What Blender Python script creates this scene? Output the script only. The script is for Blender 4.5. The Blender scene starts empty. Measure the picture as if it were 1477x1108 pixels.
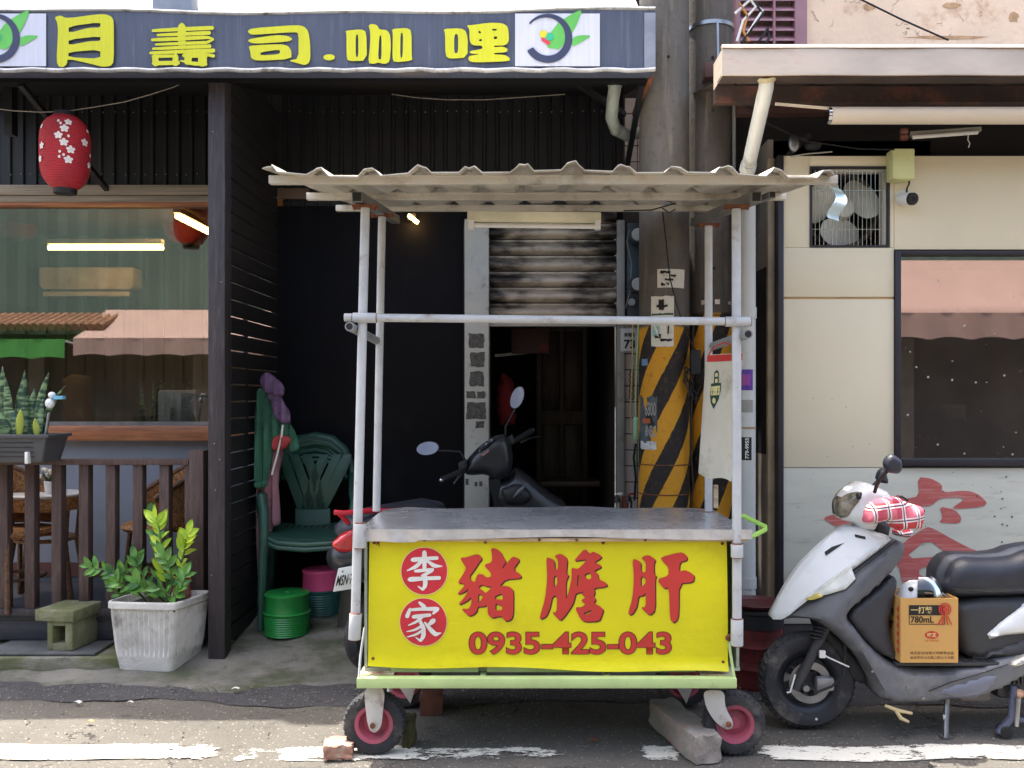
import bpy, bmesh, math, random
from mathutils import Vector, Matrix
from mathutils.geometry import delaunay_2d_cdt
random.seed(7)
sc = bpy.context.scene
C = sc.collection
R = math.radians
# ---------------------------------------------------------------- camera, sky, sun, exposure
F, VX, VY, EYE = 1300.0, 765.0, 571.0, 1.48      # focal length in photo pixels, vanishing point, eye height
cam_d = bpy.data.cameras.new('camera')
cam = bpy.data.objects.new('camera', cam_d); C.objects.link(cam)
cam.location = (0, 0, EYE); cam.rotation_euler = (R(90), 0, 0)
cam_d.sensor_width = 36; cam_d.lens = F / 1477 * 36
cam_d.shift_x = -(VX - 738.5) / 1477; cam_d.shift_y = (VY - 554) / 1477
cam_d.clip_end = 500; cam_d.clip_start = .05
sc.camera = cam
w = bpy.data.worlds.new('World'); sc.world = w; w.use_nodes = True
wn = w.node_tree; bg = wn.nodes['Background']
sky = wn.nodes.new('ShaderNodeTexSky'); sky.sky_type = 'NISHITA'; sky.sun_disc = False
SUN = Vector((.19, -.16, -1)).normalized()
sky.sun_elevation = R(76); sky.sun_rotation = R(-50); sky.air_density = 1.0; sky.dust_density = 6.0; sky.ozone_density = .2
wn.links.new(sky.outputs[0], bg.inputs[0]); bg.inputs[1].default_value = .15
sd = bpy.data.lights.new('sun', 'SUN'); sd.energy = 2.8; sd.angle = R(.5); sd.color = (1, .95, .86)
so = bpy.data.objects.new('sun', sd); C.objects.link(so); so.location = (0, 3, 12)
so.rotation_euler = SUN.to_track_quat('-Z', 'Y').to_euler()
sc.view_settings.view_transform = 'Standard'; sc.view_settings.look = 'None'
sc.view_settings.gamma = 1; sc.view_settings.exposure = 2.05; sc.view_settings.use_curve_mapping = False
sc.cycles.max_bounces = 8; sc.cycles.transparent_max_bounces = 12

# ---------------------------------------------------------------- helpers
def P(px, py, d): return Vector(((px - VX) / F * d, d, EYE - (py - VY) / F * d))
def PX(px, d): return (px - VX) / F * d
def PZ(py, d): return EYE - (py - VY) / F * d
def c(r, g, b, k=1.0):
    f = lambda v: (v / 255 / 12.92 if v / 255 <= .04045 else ((v / 255 + .055) / 1.055) ** 2.4) * k
    return (f(r), f(g), f(b), 1)

class B:
    """collects geometry for ONE mesh"""
    def __init__(s): s.v = []; s.f = []
    def add(s, vs, fs):
        o = len(s.v); s.v += [Vector(p) for p in vs]; s.f += [tuple(i + o for i in f) for f in fs]; return s
    def box(s, x0, x1, y0, y1, z0, z1, mx=None):
        vs = [Vector((x, y, z)) for z in (z0, z1) for y in (y0, y1) for x in (x0, x1)]
        if mx: vs = [mx @ v for v in vs]
        return s.add(vs, [(0, 2, 3, 1), (4, 5, 7, 6), (0, 1, 5, 4), (2, 6, 7, 3), (0, 4, 6, 2), (1, 3, 7, 5)])
    def bar(s, p, q, a, b=None, up=(0, 0, 1)):
        """square bar a x b from p to q"""
        p, q = Vector(p), Vector(q); b = b or a; d = (q - p).normalized(); u = Vector(up)
        if abs(d.dot(u)) > .98: u = Vector((0, 1, 0))
        x = d.cross(u).normalized(); y = x.cross(d).normalized(); vs = []
        for o in (p, q):
            for sx, sy in ((-1, -1), (1, -1), (1, 1), (-1, 1)): vs.append(o + x * a / 2 * sx + y * b / 2 * sy)
        return s.add(vs, [(3, 2, 1, 0), (4, 5, 6, 7), (0, 1, 5, 4), (1, 2, 6, 5), (2, 3, 7, 6), (3, 0, 4, 7)])
    def tube(s, path, r, n=12, cap=True, closed=False):
        path = [Vector(p) for p in path]; m = len(path)
        rs = r if isinstance(r, (list, tuple)) else [r] * m
        ref = None; vs = []
        for i, p in enumerate(path):
            a = path[(i - 1) % m] if (i or closed) else p; b = path[(i + 1) % m] if (i < m - 1 or closed) else p
            t = (b - a).normalized()
            if ref is None:
                ref = Vector((0, 0, 1)) if abs(t.z) < .9 else Vector((1, 0, 0))
            x = (ref - t * ref.dot(t)).normalized(); ref = x; y = t.cross(x)
            for k in range(n):
                an = 2 * math.pi * k / n; vs.append(p + (x * math.cos(an) + y * math.sin(an)) * rs[i])
        fs = []
        for i in range(m if closed else m - 1):
            j = (i + 1) % m
            for k in range(n): fs.append((i * n + k, i * n + (k + 1) % n, j * n + (k + 1) % n, j * n + k))
        if cap and not closed:
            fs.append(tuple(range(n - 1, -1, -1))); fs.append(tuple((m - 1) * n + k for k in range(n)))
        return s.add(vs, fs)
    def cyl(s, p, q, r, r2=None, n=20): return s.tube([p, q], [r, r if r2 is None else r2], n)
    def lathe(s, prof, o=(0, 0, 0), n=32, axis='Z', sx=1, sy=1, ring=False):
        o = Vector(o); vs = []; fs = []; m = len(prof)
        for r, z in prof:
            for k in range(n):
                a = 2 * math.pi * k / n; u, v = r * math.cos(a) * sx, r * math.sin(a) * sy
                vs.append(o + (Vector((u, v, z)) if axis == 'Z' else Vector((u, z, v)) if axis == 'Y' else Vector((z, u, v))))
        for i in range(m - 1):
            for k in range(n): fs.append((i * n + k, i * n + (k + 1) % n, (i + 1) * n + (k + 1) % n, (i + 1) * n + k))
        if ring:
            for k in range(n): fs.append(((m - 1) * n + k, (m - 1) * n + (k + 1) % n, (k + 1) % n, k))
        if not ring and prof[0][0] > 1e-5: fs.append(tuple(range(n - 1, -1, -1)))
        if not ring and prof[-1][0] > 1e-5: fs.append(tuple((m - 1) * n + k for k in range(n)))
        return s.add(vs, fs)
    def ball(s, o, rx, ry=None, rz=None, n=16, m=10, mx=None):
        ry = ry or rx; rz = rz or rx; o = Vector(o); vs = []; fs = []
        for i in range(m + 1):
            t = math.pi * i / m
            for k in range(n):
                a = 2 * math.pi * k / n
                p = Vector((rx * math.sin(t) * math.cos(a), ry * math.sin(t) * math.sin(a), rz * math.cos(t)))
                vs.append(o + ((mx @ p) if mx else p))
        for i in range(m):
            for k in range(n): fs.append((i * n + k, (i + 1) * n + k, (i + 1) * n + (k + 1) % n, i * n + (k + 1) % n))
        return s.add(vs, fs)
    def grid(s, nu, nv, fn, flip=False):
        vs = [fn(i / nu, j / nv) for j in range(nv + 1) for i in range(nu + 1)]; fs = []
        for j in range(nv):
            for i in range(nu):
                a = j * (nu + 1) + i; q = (a, a + 1, a + nu + 2, a + nu + 1); fs.append(q[::-1] if flip else q)
        return s.add(vs, fs)
    def sheet(s, nu, nv, fn, th):
        """curved sheet with a thickness: fn gives the front, the back lies th behind it (+y)"""
        o = len(s.v); s.grid(nu, nv, fn); k = (nu + 1) * (nv + 1)
        t = th if isinstance(th, Vector) else Vector((0, th, 0))
        s.grid(nu, nv, lambda u, v: Vector(fn(u, v)) + t, True)
        ring = [i for i in range(nu)] + [nu + j * (nu + 1) for j in range(nv)] + [nv * (nu + 1) + nu - i for i in range(nu)] + [(nv - j) * (nu + 1) for j in range(nv)]
        for a, b in zip(ring, ring[1:] + ring[:1]): s.f.append((o + b, o + a, o + a + k, o + b + k))
        return s
    def prism(s, poly, fn, t):
        """poly: 2d points; fn(u, v) -> point of the front; t: thickness vector"""
        n = len(poly); a = [Vector(fn(*p)) for p in poly]; t = Vector(t)
        return s.add(a + [p + t for p in a], [tuple(range(n)), tuple(range(2 * n - 1, n - 1, -1))] + [(i, i + n, (i + 1) % n + n, (i + 1) % n) for i in range(n)])
    def build(s, name, m, parent=None, bevel=0, seg=2, smooth=35, local=False, kind=None, fix=True):
        me = bpy.data.meshes.new(name); bm = bmesh.new()
        vs = [bm.verts.new(p) for p in s.v]
        for f in s.f:
            try: bm.faces.new([vs[i] for i in f])
            except ValueError: pass
        bmesh.ops.remove_doubles(bm, verts=bm.verts, dist=1e-5)
        if fix: bmesh.ops.recalc_face_normals(bm, faces=bm.faces)
        if bevel:
            es = [e for e in bm.edges if len(e.link_faces) == 2 and e.calc_face_angle(0) > R(30)]
            bmesh.ops.bevel(bm, geom=es, offset=bevel, segments=seg, affect='EDGES', profile=.5, clamp_overlap=True)
        bm.to_mesh(me); bm.free()
        if smooth:
            me.shade_smooth(); me.set_sharp_from_angle(angle=R(smooth))
        me.materials.append(m)
        return put(name, me, parent, local, kind)

def put(name, me, parent=None, local=False, kind=None):
    o = bpy.data.objects.new(name, me); C.objects.link(o)
    if parent is not None:
        o.parent = parent
        if not local:
            mw = Matrix.Identity(4); q = parent; chain = []
            while q: chain.append(q); q = q.parent
            for q in reversed(chain): mw = mw @ q.matrix_parent_inverse @ q.matrix_basis
            o.matrix_parent_inverse = mw.inverted()
    if kind: o['kind'] = kind
    return o
def tag(o, label, cat, group=None):
    o['label'] = label; o['category'] = cat
    if group: o['group'] = group
    return o
def thing(name, label, cat, loc=(0, 0, 0), rz=0, group=None):
    o = bpy.data.objects.new(name, None); C.objects.link(o); o.location = loc; o.rotation_euler = (0, 0, rz); o.empty_display_size = .1
    return tag(o, label, cat, group)
def copies(o, offs):
    """copies of one part, sharing its mesh, moved by each offset"""
    r = [o]
    for t in offs:
        k = o.copy(); C.objects.link(k); k.location = o.location + Vector(t); r.append(k)
    return r
def inflate(poly, w, Rr, step, fn, w0=.15, wf=None, both=True):
    """puffed-up solid from a 2d outline: thickness grows from w0*w at the rim to w at distance Rr; fn(u, v, t) -> point"""
    pts = []
    n = len(poly)
    for i in range(n):
        a, b = Vector(poly[i]), Vector(poly[(i + 1) % n]); k = max(1, int((b - a).length / step))
        for j in range(k): pts.append(a.lerp(b, j / k))
    nb = len(pts)
    def inside(p):
        r = False
        for i in range(n):
            a, b = poly[i], poly[(i + 1) % n]
            if (a[1] > p[1]) != (b[1] > p[1]) and p[0] < (b[0] - a[0]) * (p[1] - a[1]) / (b[1] - a[1]) + a[0]: r = not r
        return r
    def dist(p):
        m = 1e9
        for i in range(n):
            a, b = Vector(poly[i]), Vector(poly[(i + 1) % n]); ab = b - a; l = ab.length_squared
            t = 0 if l == 0 else max(0, min(1, (Vector(p) - a).dot(ab) / l)); m = min(m, (Vector(p) - a - ab * t).length)
        return m
    x0, x1 = min(p[0] for p in poly), max(p[0] for p in poly); y0, y1 = min(p[1] for p in poly), max(p[1] for p in poly)
    y = y0 + step / 2; row = 0
    while y < y1:
        x = x0 + step * (.25 + .5 * (row % 2))
        while x < x1:
            q = Vector((x, y))
            if inside(q) and dist(q) > step * .45: pts.append(q)
            x += step
        y += step * .87; row += 1
    vs, es, fs, ov, oe, of = delaunay_2d_cdt(pts, [(i, (i + 1) % nb) for i in range(nb)], [list(range(nb))], 1, 1e-6)
    b = B(); ds = [dist(p) for p in vs]; m = len(vs); A = []; Z = []
    for p, d in zip(vs, ds):
        t = min(d / Rr, 1); h = w * (w0 + (1 - w0) * math.sqrt(max(0, 1 - (1 - t) ** 2)))
        if wf: h *= wf(p[0], p[1])
        A.append(fn(p[0], p[1], -h)); Z.append(fn(p[0], p[1], h if both else 0))
    b.add(A + Z, [tuple(f) for f in fs] + [tuple(i + m for i in reversed(f)) for f in fs])
    cnt = {}
    for f in fs:
        for i in range(len(f)):
            e = (f[i], f[(i + 1) % len(f)]); cnt[e] = 1
    for (i, j) in cnt:
        if (j, i) not in cnt: b.f.append((i, i + m, j + m, j))
    return b
def curve_fill(name, loops, fn, m, parent, smooth=False, kind=None):
    """flat shape with holes from 2d loops (outer outlines and holes), laid out by fn(u, v)"""
    cu = bpy.data.curves.new(name, 'CURVE'); cu.dimensions = '2D'; cu.fill_mode = 'BOTH'
    for lp in loops:
        s = cu.splines.new('POLY'); s.points.add(len(lp) - 1); s.use_cyclic_u = True
        for q, p in zip(s.points, lp): q.co = (p[0], p[1], 0, 1)
    return _conv(name, cu, fn, m, parent, kind)
def _conv(name, cu, fn, m, parent, kind=None):
    o = bpy.data.objects.new(name, cu); C.objects.link(o)
    dg = bpy.context.evaluated_depsgraph_get(); me = bpy.data.meshes.new_from_object(o.evaluated_get(dg))
    bpy.data.objects.remove(o); bpy.data.curves.remove(cu); me.name = name
    for v in me.vertices: v.co = fn(v.co.x, v.co.y)
    me.materials.clear(); me.materials.append(m)
    return put(name, me, parent, False, kind)
def text(name, st, box, fn, m, parent, bold=0.0, kind=None):
    """lettering fitted into box (u0, u1, v0, v1)"""
    cu = bpy.data.curves.new(name, 'FONT'); cu.body = st; cu.size = 1; cu.offset = bold; cu.dimensions = '2D'; cu.fill_mode = 'BOTH'
    o = bpy.data.objects.new(name, cu); C.objects.link(o)
    dg = bpy.context.evaluated_depsgraph_get(); me = bpy.data.meshes.new_from_object(o.evaluated_get(dg))
    bpy.data.objects.remove(o); bpy.data.curves.remove(cu); me.name = name
    xs = [v.co.x for v in me.vertices] or [0, 1]; ys = [v.co.y for v in me.vertices] or [0, 1]
    x0, x1, y0, y1 = min(xs), max(xs), min(ys), max(ys)
    for v in me.vertices:
        v.co = fn(box[0] + (v.co.x - x0) / max(1e-6, x1 - x0) * (box[1] - box[0]), box[2] + (v.co.y - y0) / max(1e-6, y1 - y0) * (box[3] - box[2]))
    me.materials.clear(); me.materials.append(m)
    return put(name, me, parent, False, kind)
def smooth_loop(lp, it=1):
    """round the corners of a traced outline a little"""
    for _ in range(it):
        r = []
        for i in range(len(lp)):
            a, b = lp[i], lp[(i + 1) % len(lp)]
            r += [(a[0] * .8 + b[0] * .2, a[1] * .8 + b[1] * .2), (a[0] * .2 + b[0] * .8, a[1] * .2 + b[1] * .8)]
        lp = r
    return lp
def stroke(pts, ws):
    """brush stroke outline with varying width, round ends"""
    pts = [Vector(p) for p in pts]
    if not isinstance(ws, (list, tuple)): ws = [ws] * len(pts)
    L, Rr = [], []
    for i, p in enumerate(pts):
        t = ((pts[min(i + 1, len(pts) - 1)] - pts[max(i - 1, 0)])).normalized(); nn = Vector((-t.y, t.x))
        if i == 0: L += [p - t * ws[0] * .5]
        L.append(p + nn * ws[i] / 2); Rr.append(p - nn * ws[i] / 2)
        if i == len(pts) - 1: L += [p + nn * ws[i] * .3 + t * ws[i] * .4, p - nn * ws[i] * .3 + t * ws[i] * .4]
    return [tuple(q) for q in L + Rr[::-1]]

# ---------------------------------------------------------------- materials
def newmat(name):
    m = bpy.data.materials.new(name); m.use_nodes = True; nt = m.node_tree
    return m, nt, nt.nodes['Principled BSDF']
def nd(nt, typ, **kw):
    n = nt.nodes.new(typ)
    for k, v in kw.items(): setattr(n, k, v)
    return n
def lk(nt, s, inp):
    if hasattr(s, 'is_linked'): nt.links.new(s, inp)
    else: inp.default_value = s
def mth(nt, op, a, b=0.0, cc=0.0):
    n = nd(nt, 'ShaderNodeMath', operation=op); lk(nt, a, n.inputs[0]); lk(nt, b, n.inputs[1]); lk(nt, cc, n.inputs[2]); return n.outputs[0]
def mix(nt, f, a, b):
    n = nd(nt, 'ShaderNodeMix', data_type='RGBA'); lk(nt, f, n.inputs[0]); lk(nt, a, n.inputs[6]); lk(nt, b, n.inputs[7]); return n.outputs[2]
def coords(nt, sc_=(1, 1, 1), rot=(0, 0, 0), obj=False):
    tc = nd(nt, 'ShaderNodeTexCoord') if obj else nd(nt, 'ShaderNodeNewGeometry'); mp = nd(nt, 'ShaderNodeMapping'); mp.inputs['Scale'].default_value = sc_; mp.inputs['Rotation'].default_value = rot
    nt.links.new(tc.outputs['Object' if obj else 'Position'], mp.inputs['Vector']); return mp.outputs[0]
def noise(nt, vec, scale, detail=5, rough=.6, out=0):
    n = nd(nt, 'ShaderNodeTexNoise'); n.inputs['Scale'].default_value = scale; n.inputs['Detail'].default_value = detail; n.inputs['Roughness'].default_value = rough
    nt.links.new(vec, n.inputs['Vector']); return n.outputs[out]
def ramp(nt, f, lo, hi):
    n = nd(nt, 'ShaderNodeMapRange', interpolation_type='SMOOTHSTEP'); lk(nt, f, n.inputs[0]); n.inputs[1].default_value = lo; n.inputs[2].default_value = hi; return n.outputs[0]
def xyz(nt, vec):
    n = nd(nt, 'ShaderNodeSeparateXYZ'); nt.links.new(vec, n.inputs[0]); return n.outputs
def mul(cl, k): return (min(cl[0] * k, 1), min(cl[1] * k, 1), min(cl[2] * k, 1), 1)
MC = {}
def mat(name, col, rough=.55, metal=0, var=.15, vs=5, dirt=None, da=.5, ds=4, bump=.0, bs=90, st=(1, 1, 1), coat=0, spec=.5, sub=0, fleck=None):
    if name in MC: return MC[name]
    m, nt, bs_ = newmat(name); v = coords(nt, st); n1 = noise(nt, v, vs)
    colr = mix(nt, ramp(nt, n1, .3, .7), mul(col, 1 - var), mul(col, 1 + var))
    if dirt:
        n2 = noise(nt, coords(nt, st), ds, 8, .68); colr = mix(nt, ramp(nt, n2, 1 - da - .12, 1 - da + .12), colr, dirt)
    if fleck:
        n3 = nd(nt, 'ShaderNodeTexVoronoi'); n3.inputs['Scale'].default_value = fleck[1]; nt.links.new(coords(nt), n3.inputs['Vector'])
        colr = mix(nt, ramp(nt, n3.outputs['Distance'], fleck[2], fleck[2] * .6), colr, fleck[0])
    nt.links.new(colr, bs_.inputs['Base Color'])
    nt.links.new(mth(nt, 'MULTIPLY_ADD', n1, .3 * rough, rough * .85), bs_.inputs['Roughness'])
    bs_.inputs['Metallic'].default_value = metal; bs_.inputs['Specular IOR Level'].default_value = spec
    if coat: bs_.inputs['Coat Weight'].default_value = coat; bs_.inputs['Coat Roughness'].default_value = .12
    if sub: bs_.inputs['Subsurface Weight'].default_value = sub; bs_.inputs['Subsurface Radius'].default_value = (.02, .02, .02)
    if bump:
        b = nd(nt, 'ShaderNodeBump'); b.inputs['Strength'].default_value = bump; b.inputs['Distance'].default_value = .01
        nt.links.new(noise(nt, v, bs, 6), b.inputs['Height']); nt.links.new(b.outputs[0], bs_.inputs['Normal'])
    MC[name] = m; return m
def emit(name, col, k):
    m, nt, b = newmat(name); b.inputs['Base Color'].default_value = col; b.inputs['Emission Color'].default_value = col; b.inputs['Emission Strength'].default_value = k; return m
def glass(name, tint, refl, dust=.0):
    m, nt, b = newmat(name); out = nt.nodes['Material Output']
    t = nd(nt, 'ShaderNodeBsdfTransparent'); t.inputs[0].default_value = tint
    g = nd(nt, 'ShaderNodeBsdfGlossy'); g.inputs['Roughness'].default_value = .012
    lw = nd(nt, 'ShaderNodeFresnel'); lw.inputs[0].default_value = 1.5
    f = mth(nt, 'ADD', lw.outputs[0], refl); x = nd(nt, 'ShaderNodeMixShader'); lk(nt, f, x.inputs[0]); nt.links.new(t.outputs[0], x.inputs[1]); nt.links.new(g.outputs[0], x.inputs[2])
    last = x.outputs[0]
    if dust:
        d = nd(nt, 'ShaderNodeBsdfDiffuse'); d.inputs[0].default_value = (.6, .58, .52, 1)
        v = nd(nt, 'ShaderNodeTexVoronoi'); v.inputs['Scale'].default_value = 13; nt.links.new(coords(nt), v.inputs['Vector'])
        n = noise(nt, coords(nt), 3, 4)
        k = mth(nt, 'ADD', mth(nt, 'MULTIPLY', ramp(nt, v.outputs['Distance'], .1, .06), .7), mth(nt, 'MULTIPLY', n, dust))
        y = nd(nt, 'ShaderNodeMixShader'); lk(nt, k, y.inputs[0]); nt.links.new(last, y.inputs[1]); nt.links.new(d.outputs[0], y.inputs[2]); last = y.outputs[0]
    nt.links.new(last, out.inputs[0]); return m

W = c(225, 224, 218)
m_black = mat('black_panel', c(16, 16, 20), .75, spec=.2, var=.2, vs=2, bump=.06, bs=12, dirt=c(30, 30, 34), da=.34, ds=2.5, st=(1, 1, .5))
m_blackmetal = mat('black_corrugated', c(22, 23, 27), .5, var=.25, vs=3, st=(1, 1, .2))
m_darkwood = mat('dark_stained_wood', c(54, 48, 51), .62, var=.3, vs=14, st=(6, 6, .5), bump=.25, bs=40, dirt=c(88, 80, 82), da=.35, ds=9)
m_slat = mat('black_slat', c(27, 26, 27), .6, var=.3, vs=10, st=(1, 1, 8), bump=.2, bs=30)
m_brownwood = mat('brown_fence_wood', c(78, 60, 56), .65, var=.3, vs=12, st=(6, 6, .6), bump=.25, bs=40, dirt=c(105, 88, 82), da=.33, ds=12)
m_greywall = mat('grey_painted_wall', c(126, 130, 138), .7, var=.08, vs=2, bump=.05)
m_pvc = mat('white_pvc', c(196, 198, 194), .42, var=.08, dirt=c(140, 138, 128), da=.36, ds=5, st=(1, 1, .3))
m_whitepaint = mat('cart_white_pipe', c(192, 194, 194), .45, var=.08, vs=9, dirt=c(138, 114, 92), da=.32, ds=11, bump=.08, bs=120)
m_rust = mat('rust', c(120, 72, 48), .85, var=.4, vs=30, bump=.4, bs=120)
m_steel = mat('steel', c(150, 152, 155), .35, metal=.9, var=.15, vs=12)
m_chrome = mat('chrome', c(215, 215, 215), .15, metal=1, var=.05)
m_dark = mat('dark_rubber', c(34, 34, 37), .7, var=.25, vs=20, bump=.2, bs=60)
m_tyre = mat('tyre', c(50, 50, 53), .8, var=.2, vs=15, dirt=c(112, 106, 98), da=.4, ds=7, bump=.35, bs=150)
m_pink = mat('pink_rim', c(180, 88, 106), .55, var=.1, dirt=c(120, 80, 82), da=.38, ds=12)
m_white = mat('white_plain', W, .5, var=.05)
m_paper = mat('paper', c(226, 222, 208), .8, var=.06, dirt=c(150, 142, 122), da=.36, ds=14)
m_ink = mat('black_ink', c(26, 24, 24), .6, var=.1)
m_red = mat('red_print', c(200, 56, 48), .55, var=.06)
m_lime = mat('lime_paint', c(186, 208, 140), .55, var=.1, dirt=c(150, 104, 62), da=.31, ds=10, bump=.08)
m_yellowink = mat('yellow_print', c(206, 206, 28), .5, var=.05, st=(30, 1, 1))
m_cable = mat('black_cable', c(22, 22, 24), .5)
# ================================================================ GROUND
def struct(o): o['kind'] = 'structure'; return o
def floor_z(y): return 0 if y < 4.66 else (y - 4.66) / .34 * .085 if y < 5.0 else .085 + (y - 5.0) * .125
def road_mat(name, a, b, fleckc, sc_=1.0, cracks=True):
    m, nt, bs = newmat(name); v = coords(nt)
    big = noise(nt, v, 1.3, 6, .6); fine = noise(nt, v, 160 * sc_, 3, .7); mid = noise(nt, v, 14, 6, .65)
    col = mix(nt, ramp(nt, big, .3, .7), a, b); col = mix(nt, mth(nt, 'MULTIPLY', ramp(nt, fine, .35, .75), .5), col, mul(b, 1.5))
    col = mix(nt, mth(nt, 'MULTIPLY', ramp(nt, mid, .55, .75), .5), col, mul(a, .55))
    vo = nd(nt, 'ShaderNodeTexVoronoi'); vo.inputs['Scale'].default_value = 95; nt.links.new(v, vo.inputs['Vector'])
    sel = ramp(nt, xyz(nt, vo.outputs['Color'])[0], .9, .95)
    col = mix(nt, mth(nt, 'MULTIPLY', ramp(nt, vo.outputs['Distance'], .5, .3), sel), col, fleckc)
    ck_ = nd(nt, 'ShaderNodeTexVoronoi', feature='DISTANCE_TO_EDGE'); ck_.inputs['Scale'].default_value = 2.6
    wv = nd(nt, 'ShaderNodeVectorMath', operation='MULTIPLY_ADD'); nt.links.new(noise(nt, v, 5, 4, .6, 1), wv.inputs[0]); wv.inputs[1].default_value = (.25, .25, .25); nt.links.new(v, wv.inputs[2]); nt.links.new(wv.outputs[0], ck_.inputs['Vector'])
    crk = mth(nt, 'MULTIPLY', ramp(nt, ck_.outputs['Distance'], .012, .003), ramp(nt, noise(nt, v, 1.1, 3), .5, .58)) if cracks else 0.0
    col = mix(nt, crk, col, mul(a, .3))
    oil = ramp(nt, noise(nt, coords(nt, (1, 1.5, 1)), 3.1, 5, .6), .6, .7); col = mix(nt, mth(nt, 'MULTIPLY', oil, .55), col, mul(a, .42))
    nt.links.new(col, bs.inputs['Base Color']); bs.inputs['Roughness'].default_value = .88
    b_ = nd(nt, 'ShaderNodeBump'); b_.inputs['Strength'].default_value = .7; b_.inputs['Distance'].default_value = .006
    h = mth(nt, 'ADD', mth(nt, 'ADD', fine, mth(nt, 'MULTIPLY', mid, .8)), mth(nt, 'MULTIPLY', vo.outputs['Distance'], -.8))
    nt.links.new(h, b_.inputs['Height']); nt.links.new(b_.outputs[0], bs.inputs['Normal']); return m
m_road = road_mat('road_asphalt', c(76, 73, 68), c(96, 92, 85), c(150, 142, 128))
m_patch = road_mat('dark_asphalt', c(48, 48, 52), c(68, 67, 69), c(116, 112, 106), .6)
def concrete_mat(name, a, b, moss, mossamt, dark=c(60, 60, 58)):
    m, nt, bs = newmat(name); v = coords(nt)
    big = noise(nt, v, 2.2, 8, .65); mid = noise(nt, v, 11, 8, .7); fine = noise(nt, v, 130, 3)
    col = mix(nt, ramp(nt, big, .3, .7), a, b); col = mix(nt, mth(nt, 'MULTIPLY', ramp(nt, mid, .52, .7), .6), col, dark)
    col = mix(nt, mth(nt, 'MULTIPLY', ramp(nt, fine, .4, .8), .35), col, mul(b, 1.35))
    mm = noise(nt, coords(nt, (1, 1.6, 3)), 2.7, 7, .6)
    col = mix(nt, mth(nt, 'MULTIPLY', ramp(nt, mm, 1 - mossamt - .1, 1 - mossamt + .12), .85), col, moss)
    nt.links.new(col, bs.inputs['Base Color']); bs.inputs['Roughness'].default_value = .85
    b_ = nd(nt, 'ShaderNodeBump'); b_.inputs['Strength'].default_value = .5; b_.inputs['Distance'].default_value = .008
    nt.links.new(mth(nt, 'ADD', fine, mth(nt, 'MULTIPLY', mid, 1.4)), b_.inputs['Height']); nt.links.new(b_.outputs[0], bs.inputs['Normal']); return m
m_apron = concrete_mat('apron_concrete', c(92, 91, 87), c(122, 119, 112), c(58, 66, 42), .48)
m_step = concrete_mat('mossy_step_concrete', c(112, 110, 104), c(138, 135, 127), c(82, 88, 44), .56)
struct(B().box(-120, 120, -120, 120, -.4, -.03).build('ground', mat('earth', c(110, 104, 95), .9), smooth=0))
def rz(x, y): return .004 * math.sin(x * 3.1 + y * 2) + .003 * math.sin(x * 7.7 - y * 5)
struct(B().grid(90, 40, lambda u, v: Vector((-12 + 24 * u, -9 + 13.95 * v, rz(-12 + 24 * u, -9 + 13.95 * v) - .006))).build('road', m_road, smooth=60))
# repaired asphalt strip along the apron, dark tone partly painted-in shade, ragged front edge
def edge(x): return 4.46 + .05 * math.sin(x * 2.3) + .03 * math.sin(x * 7.1 + 1) + .012 * math.sin(x * 23)
struct(B().grid(160, 6, lambda u, v: Vector((-5 + 10 * u, (edge(-5 + 10 * u) - .12) * (1 - v) + 4.97 * v, rz(-5 + 10 * u, 4.2) * (1 - v) + (-.002 if v == 0 else .006)))).build('asphalt_strip', m_patch, smooth=60))
def apf(u, v):
    x = -6 + 7.37 * u; y0 = 4.52 + .035 * math.sin(x * 5) + .02 * math.sin(x * 13.3) + .01 * math.sin(x * 31); y = y0 + (6.1 - y0) * v
    return Vector((x, y, floor_z(y) + .012 + .006 * math.sin(x * 4 + y * 6) + (0 if v > 0 else -.02)))
struct(B().grid(150, 24, apf).build('concrete_apron', m_apron, smooth=50))
st = B()
for (x0, x1, y0, z1) in ((-3.6, -1.98, 4.755, .098),):
    st.sheet(40, 1, lambda u, v: Vector((x0 + (x1 - x0) * u, y0 + .012 * math.sin(u * 37) , -.02 + (z1 + .02) * v)), Vector((0, .5, 0)))
struct(st.build('kerb_step', m_step, bevel=.012))
m_plate = mat('dark_metal_sheet', c(96, 98, 100), .5, metal=.3, var=.2, vs=8, dirt=c(110, 106, 98), da=.35)
tag(B().box(-2.9, PX(152, 4.9), 4.78, 5.2, .102, .116).build('floor_plate', m_plate, bevel=.003), 'flat dark metal sheet lying on the step under the small concrete block', 'metal sheet')
# worn white edge line: ragged paint patches
m_line = None
def line_mat():
    m, nt, bs = newmat('worn_road_paint'); v = coords(nt, (1, 2.2, 1))
    n = noise(nt, v, 6, 9, .75); n2 = noise(nt, v, 60, 4, .7)
    a = mth(nt, 'ADD', n, mth(nt, 'MULTIPLY', mth(nt, 'SUBTRACT', n2, .5), .35))
    at = nd(nt, 'ShaderNodeAttribute', attribute_name='wear'); f = mth(nt, 'SUBTRACT', a, at.outputs['Fac'])
    nt.links.new(ramp(nt, f, -.02, .03), bs.inputs['Alpha']); nt.links.new(mix(nt, n2, c(205, 200, 182), c(236, 233, 222)), bs.inputs['Base Color'])
    bs.inputs['Roughness'].default_value = .75; return m
m_line = line_mat()
wears = [(0, .37), (120, .33), (250, .41), (300, .45), (325, .62), (350, .48), (385, .6), (420, .42), (470, .4), (520, .45), (570, .42), (640, .5), (800, .52), (830, .75), (915, .75), (930, .4), (975, .44), (990, .75), (1080, .7), (1110, .42), (1180, .37), (1300, .41), (1400, .38), (1477, .4), (1700, .4)]
def wear(px):
    for (a, x), (b, y) in zip(wears, wears[1:]):
        if a <= px <= b: return x + (y - x) * (px - a) / (b - a)
    return .3
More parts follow.
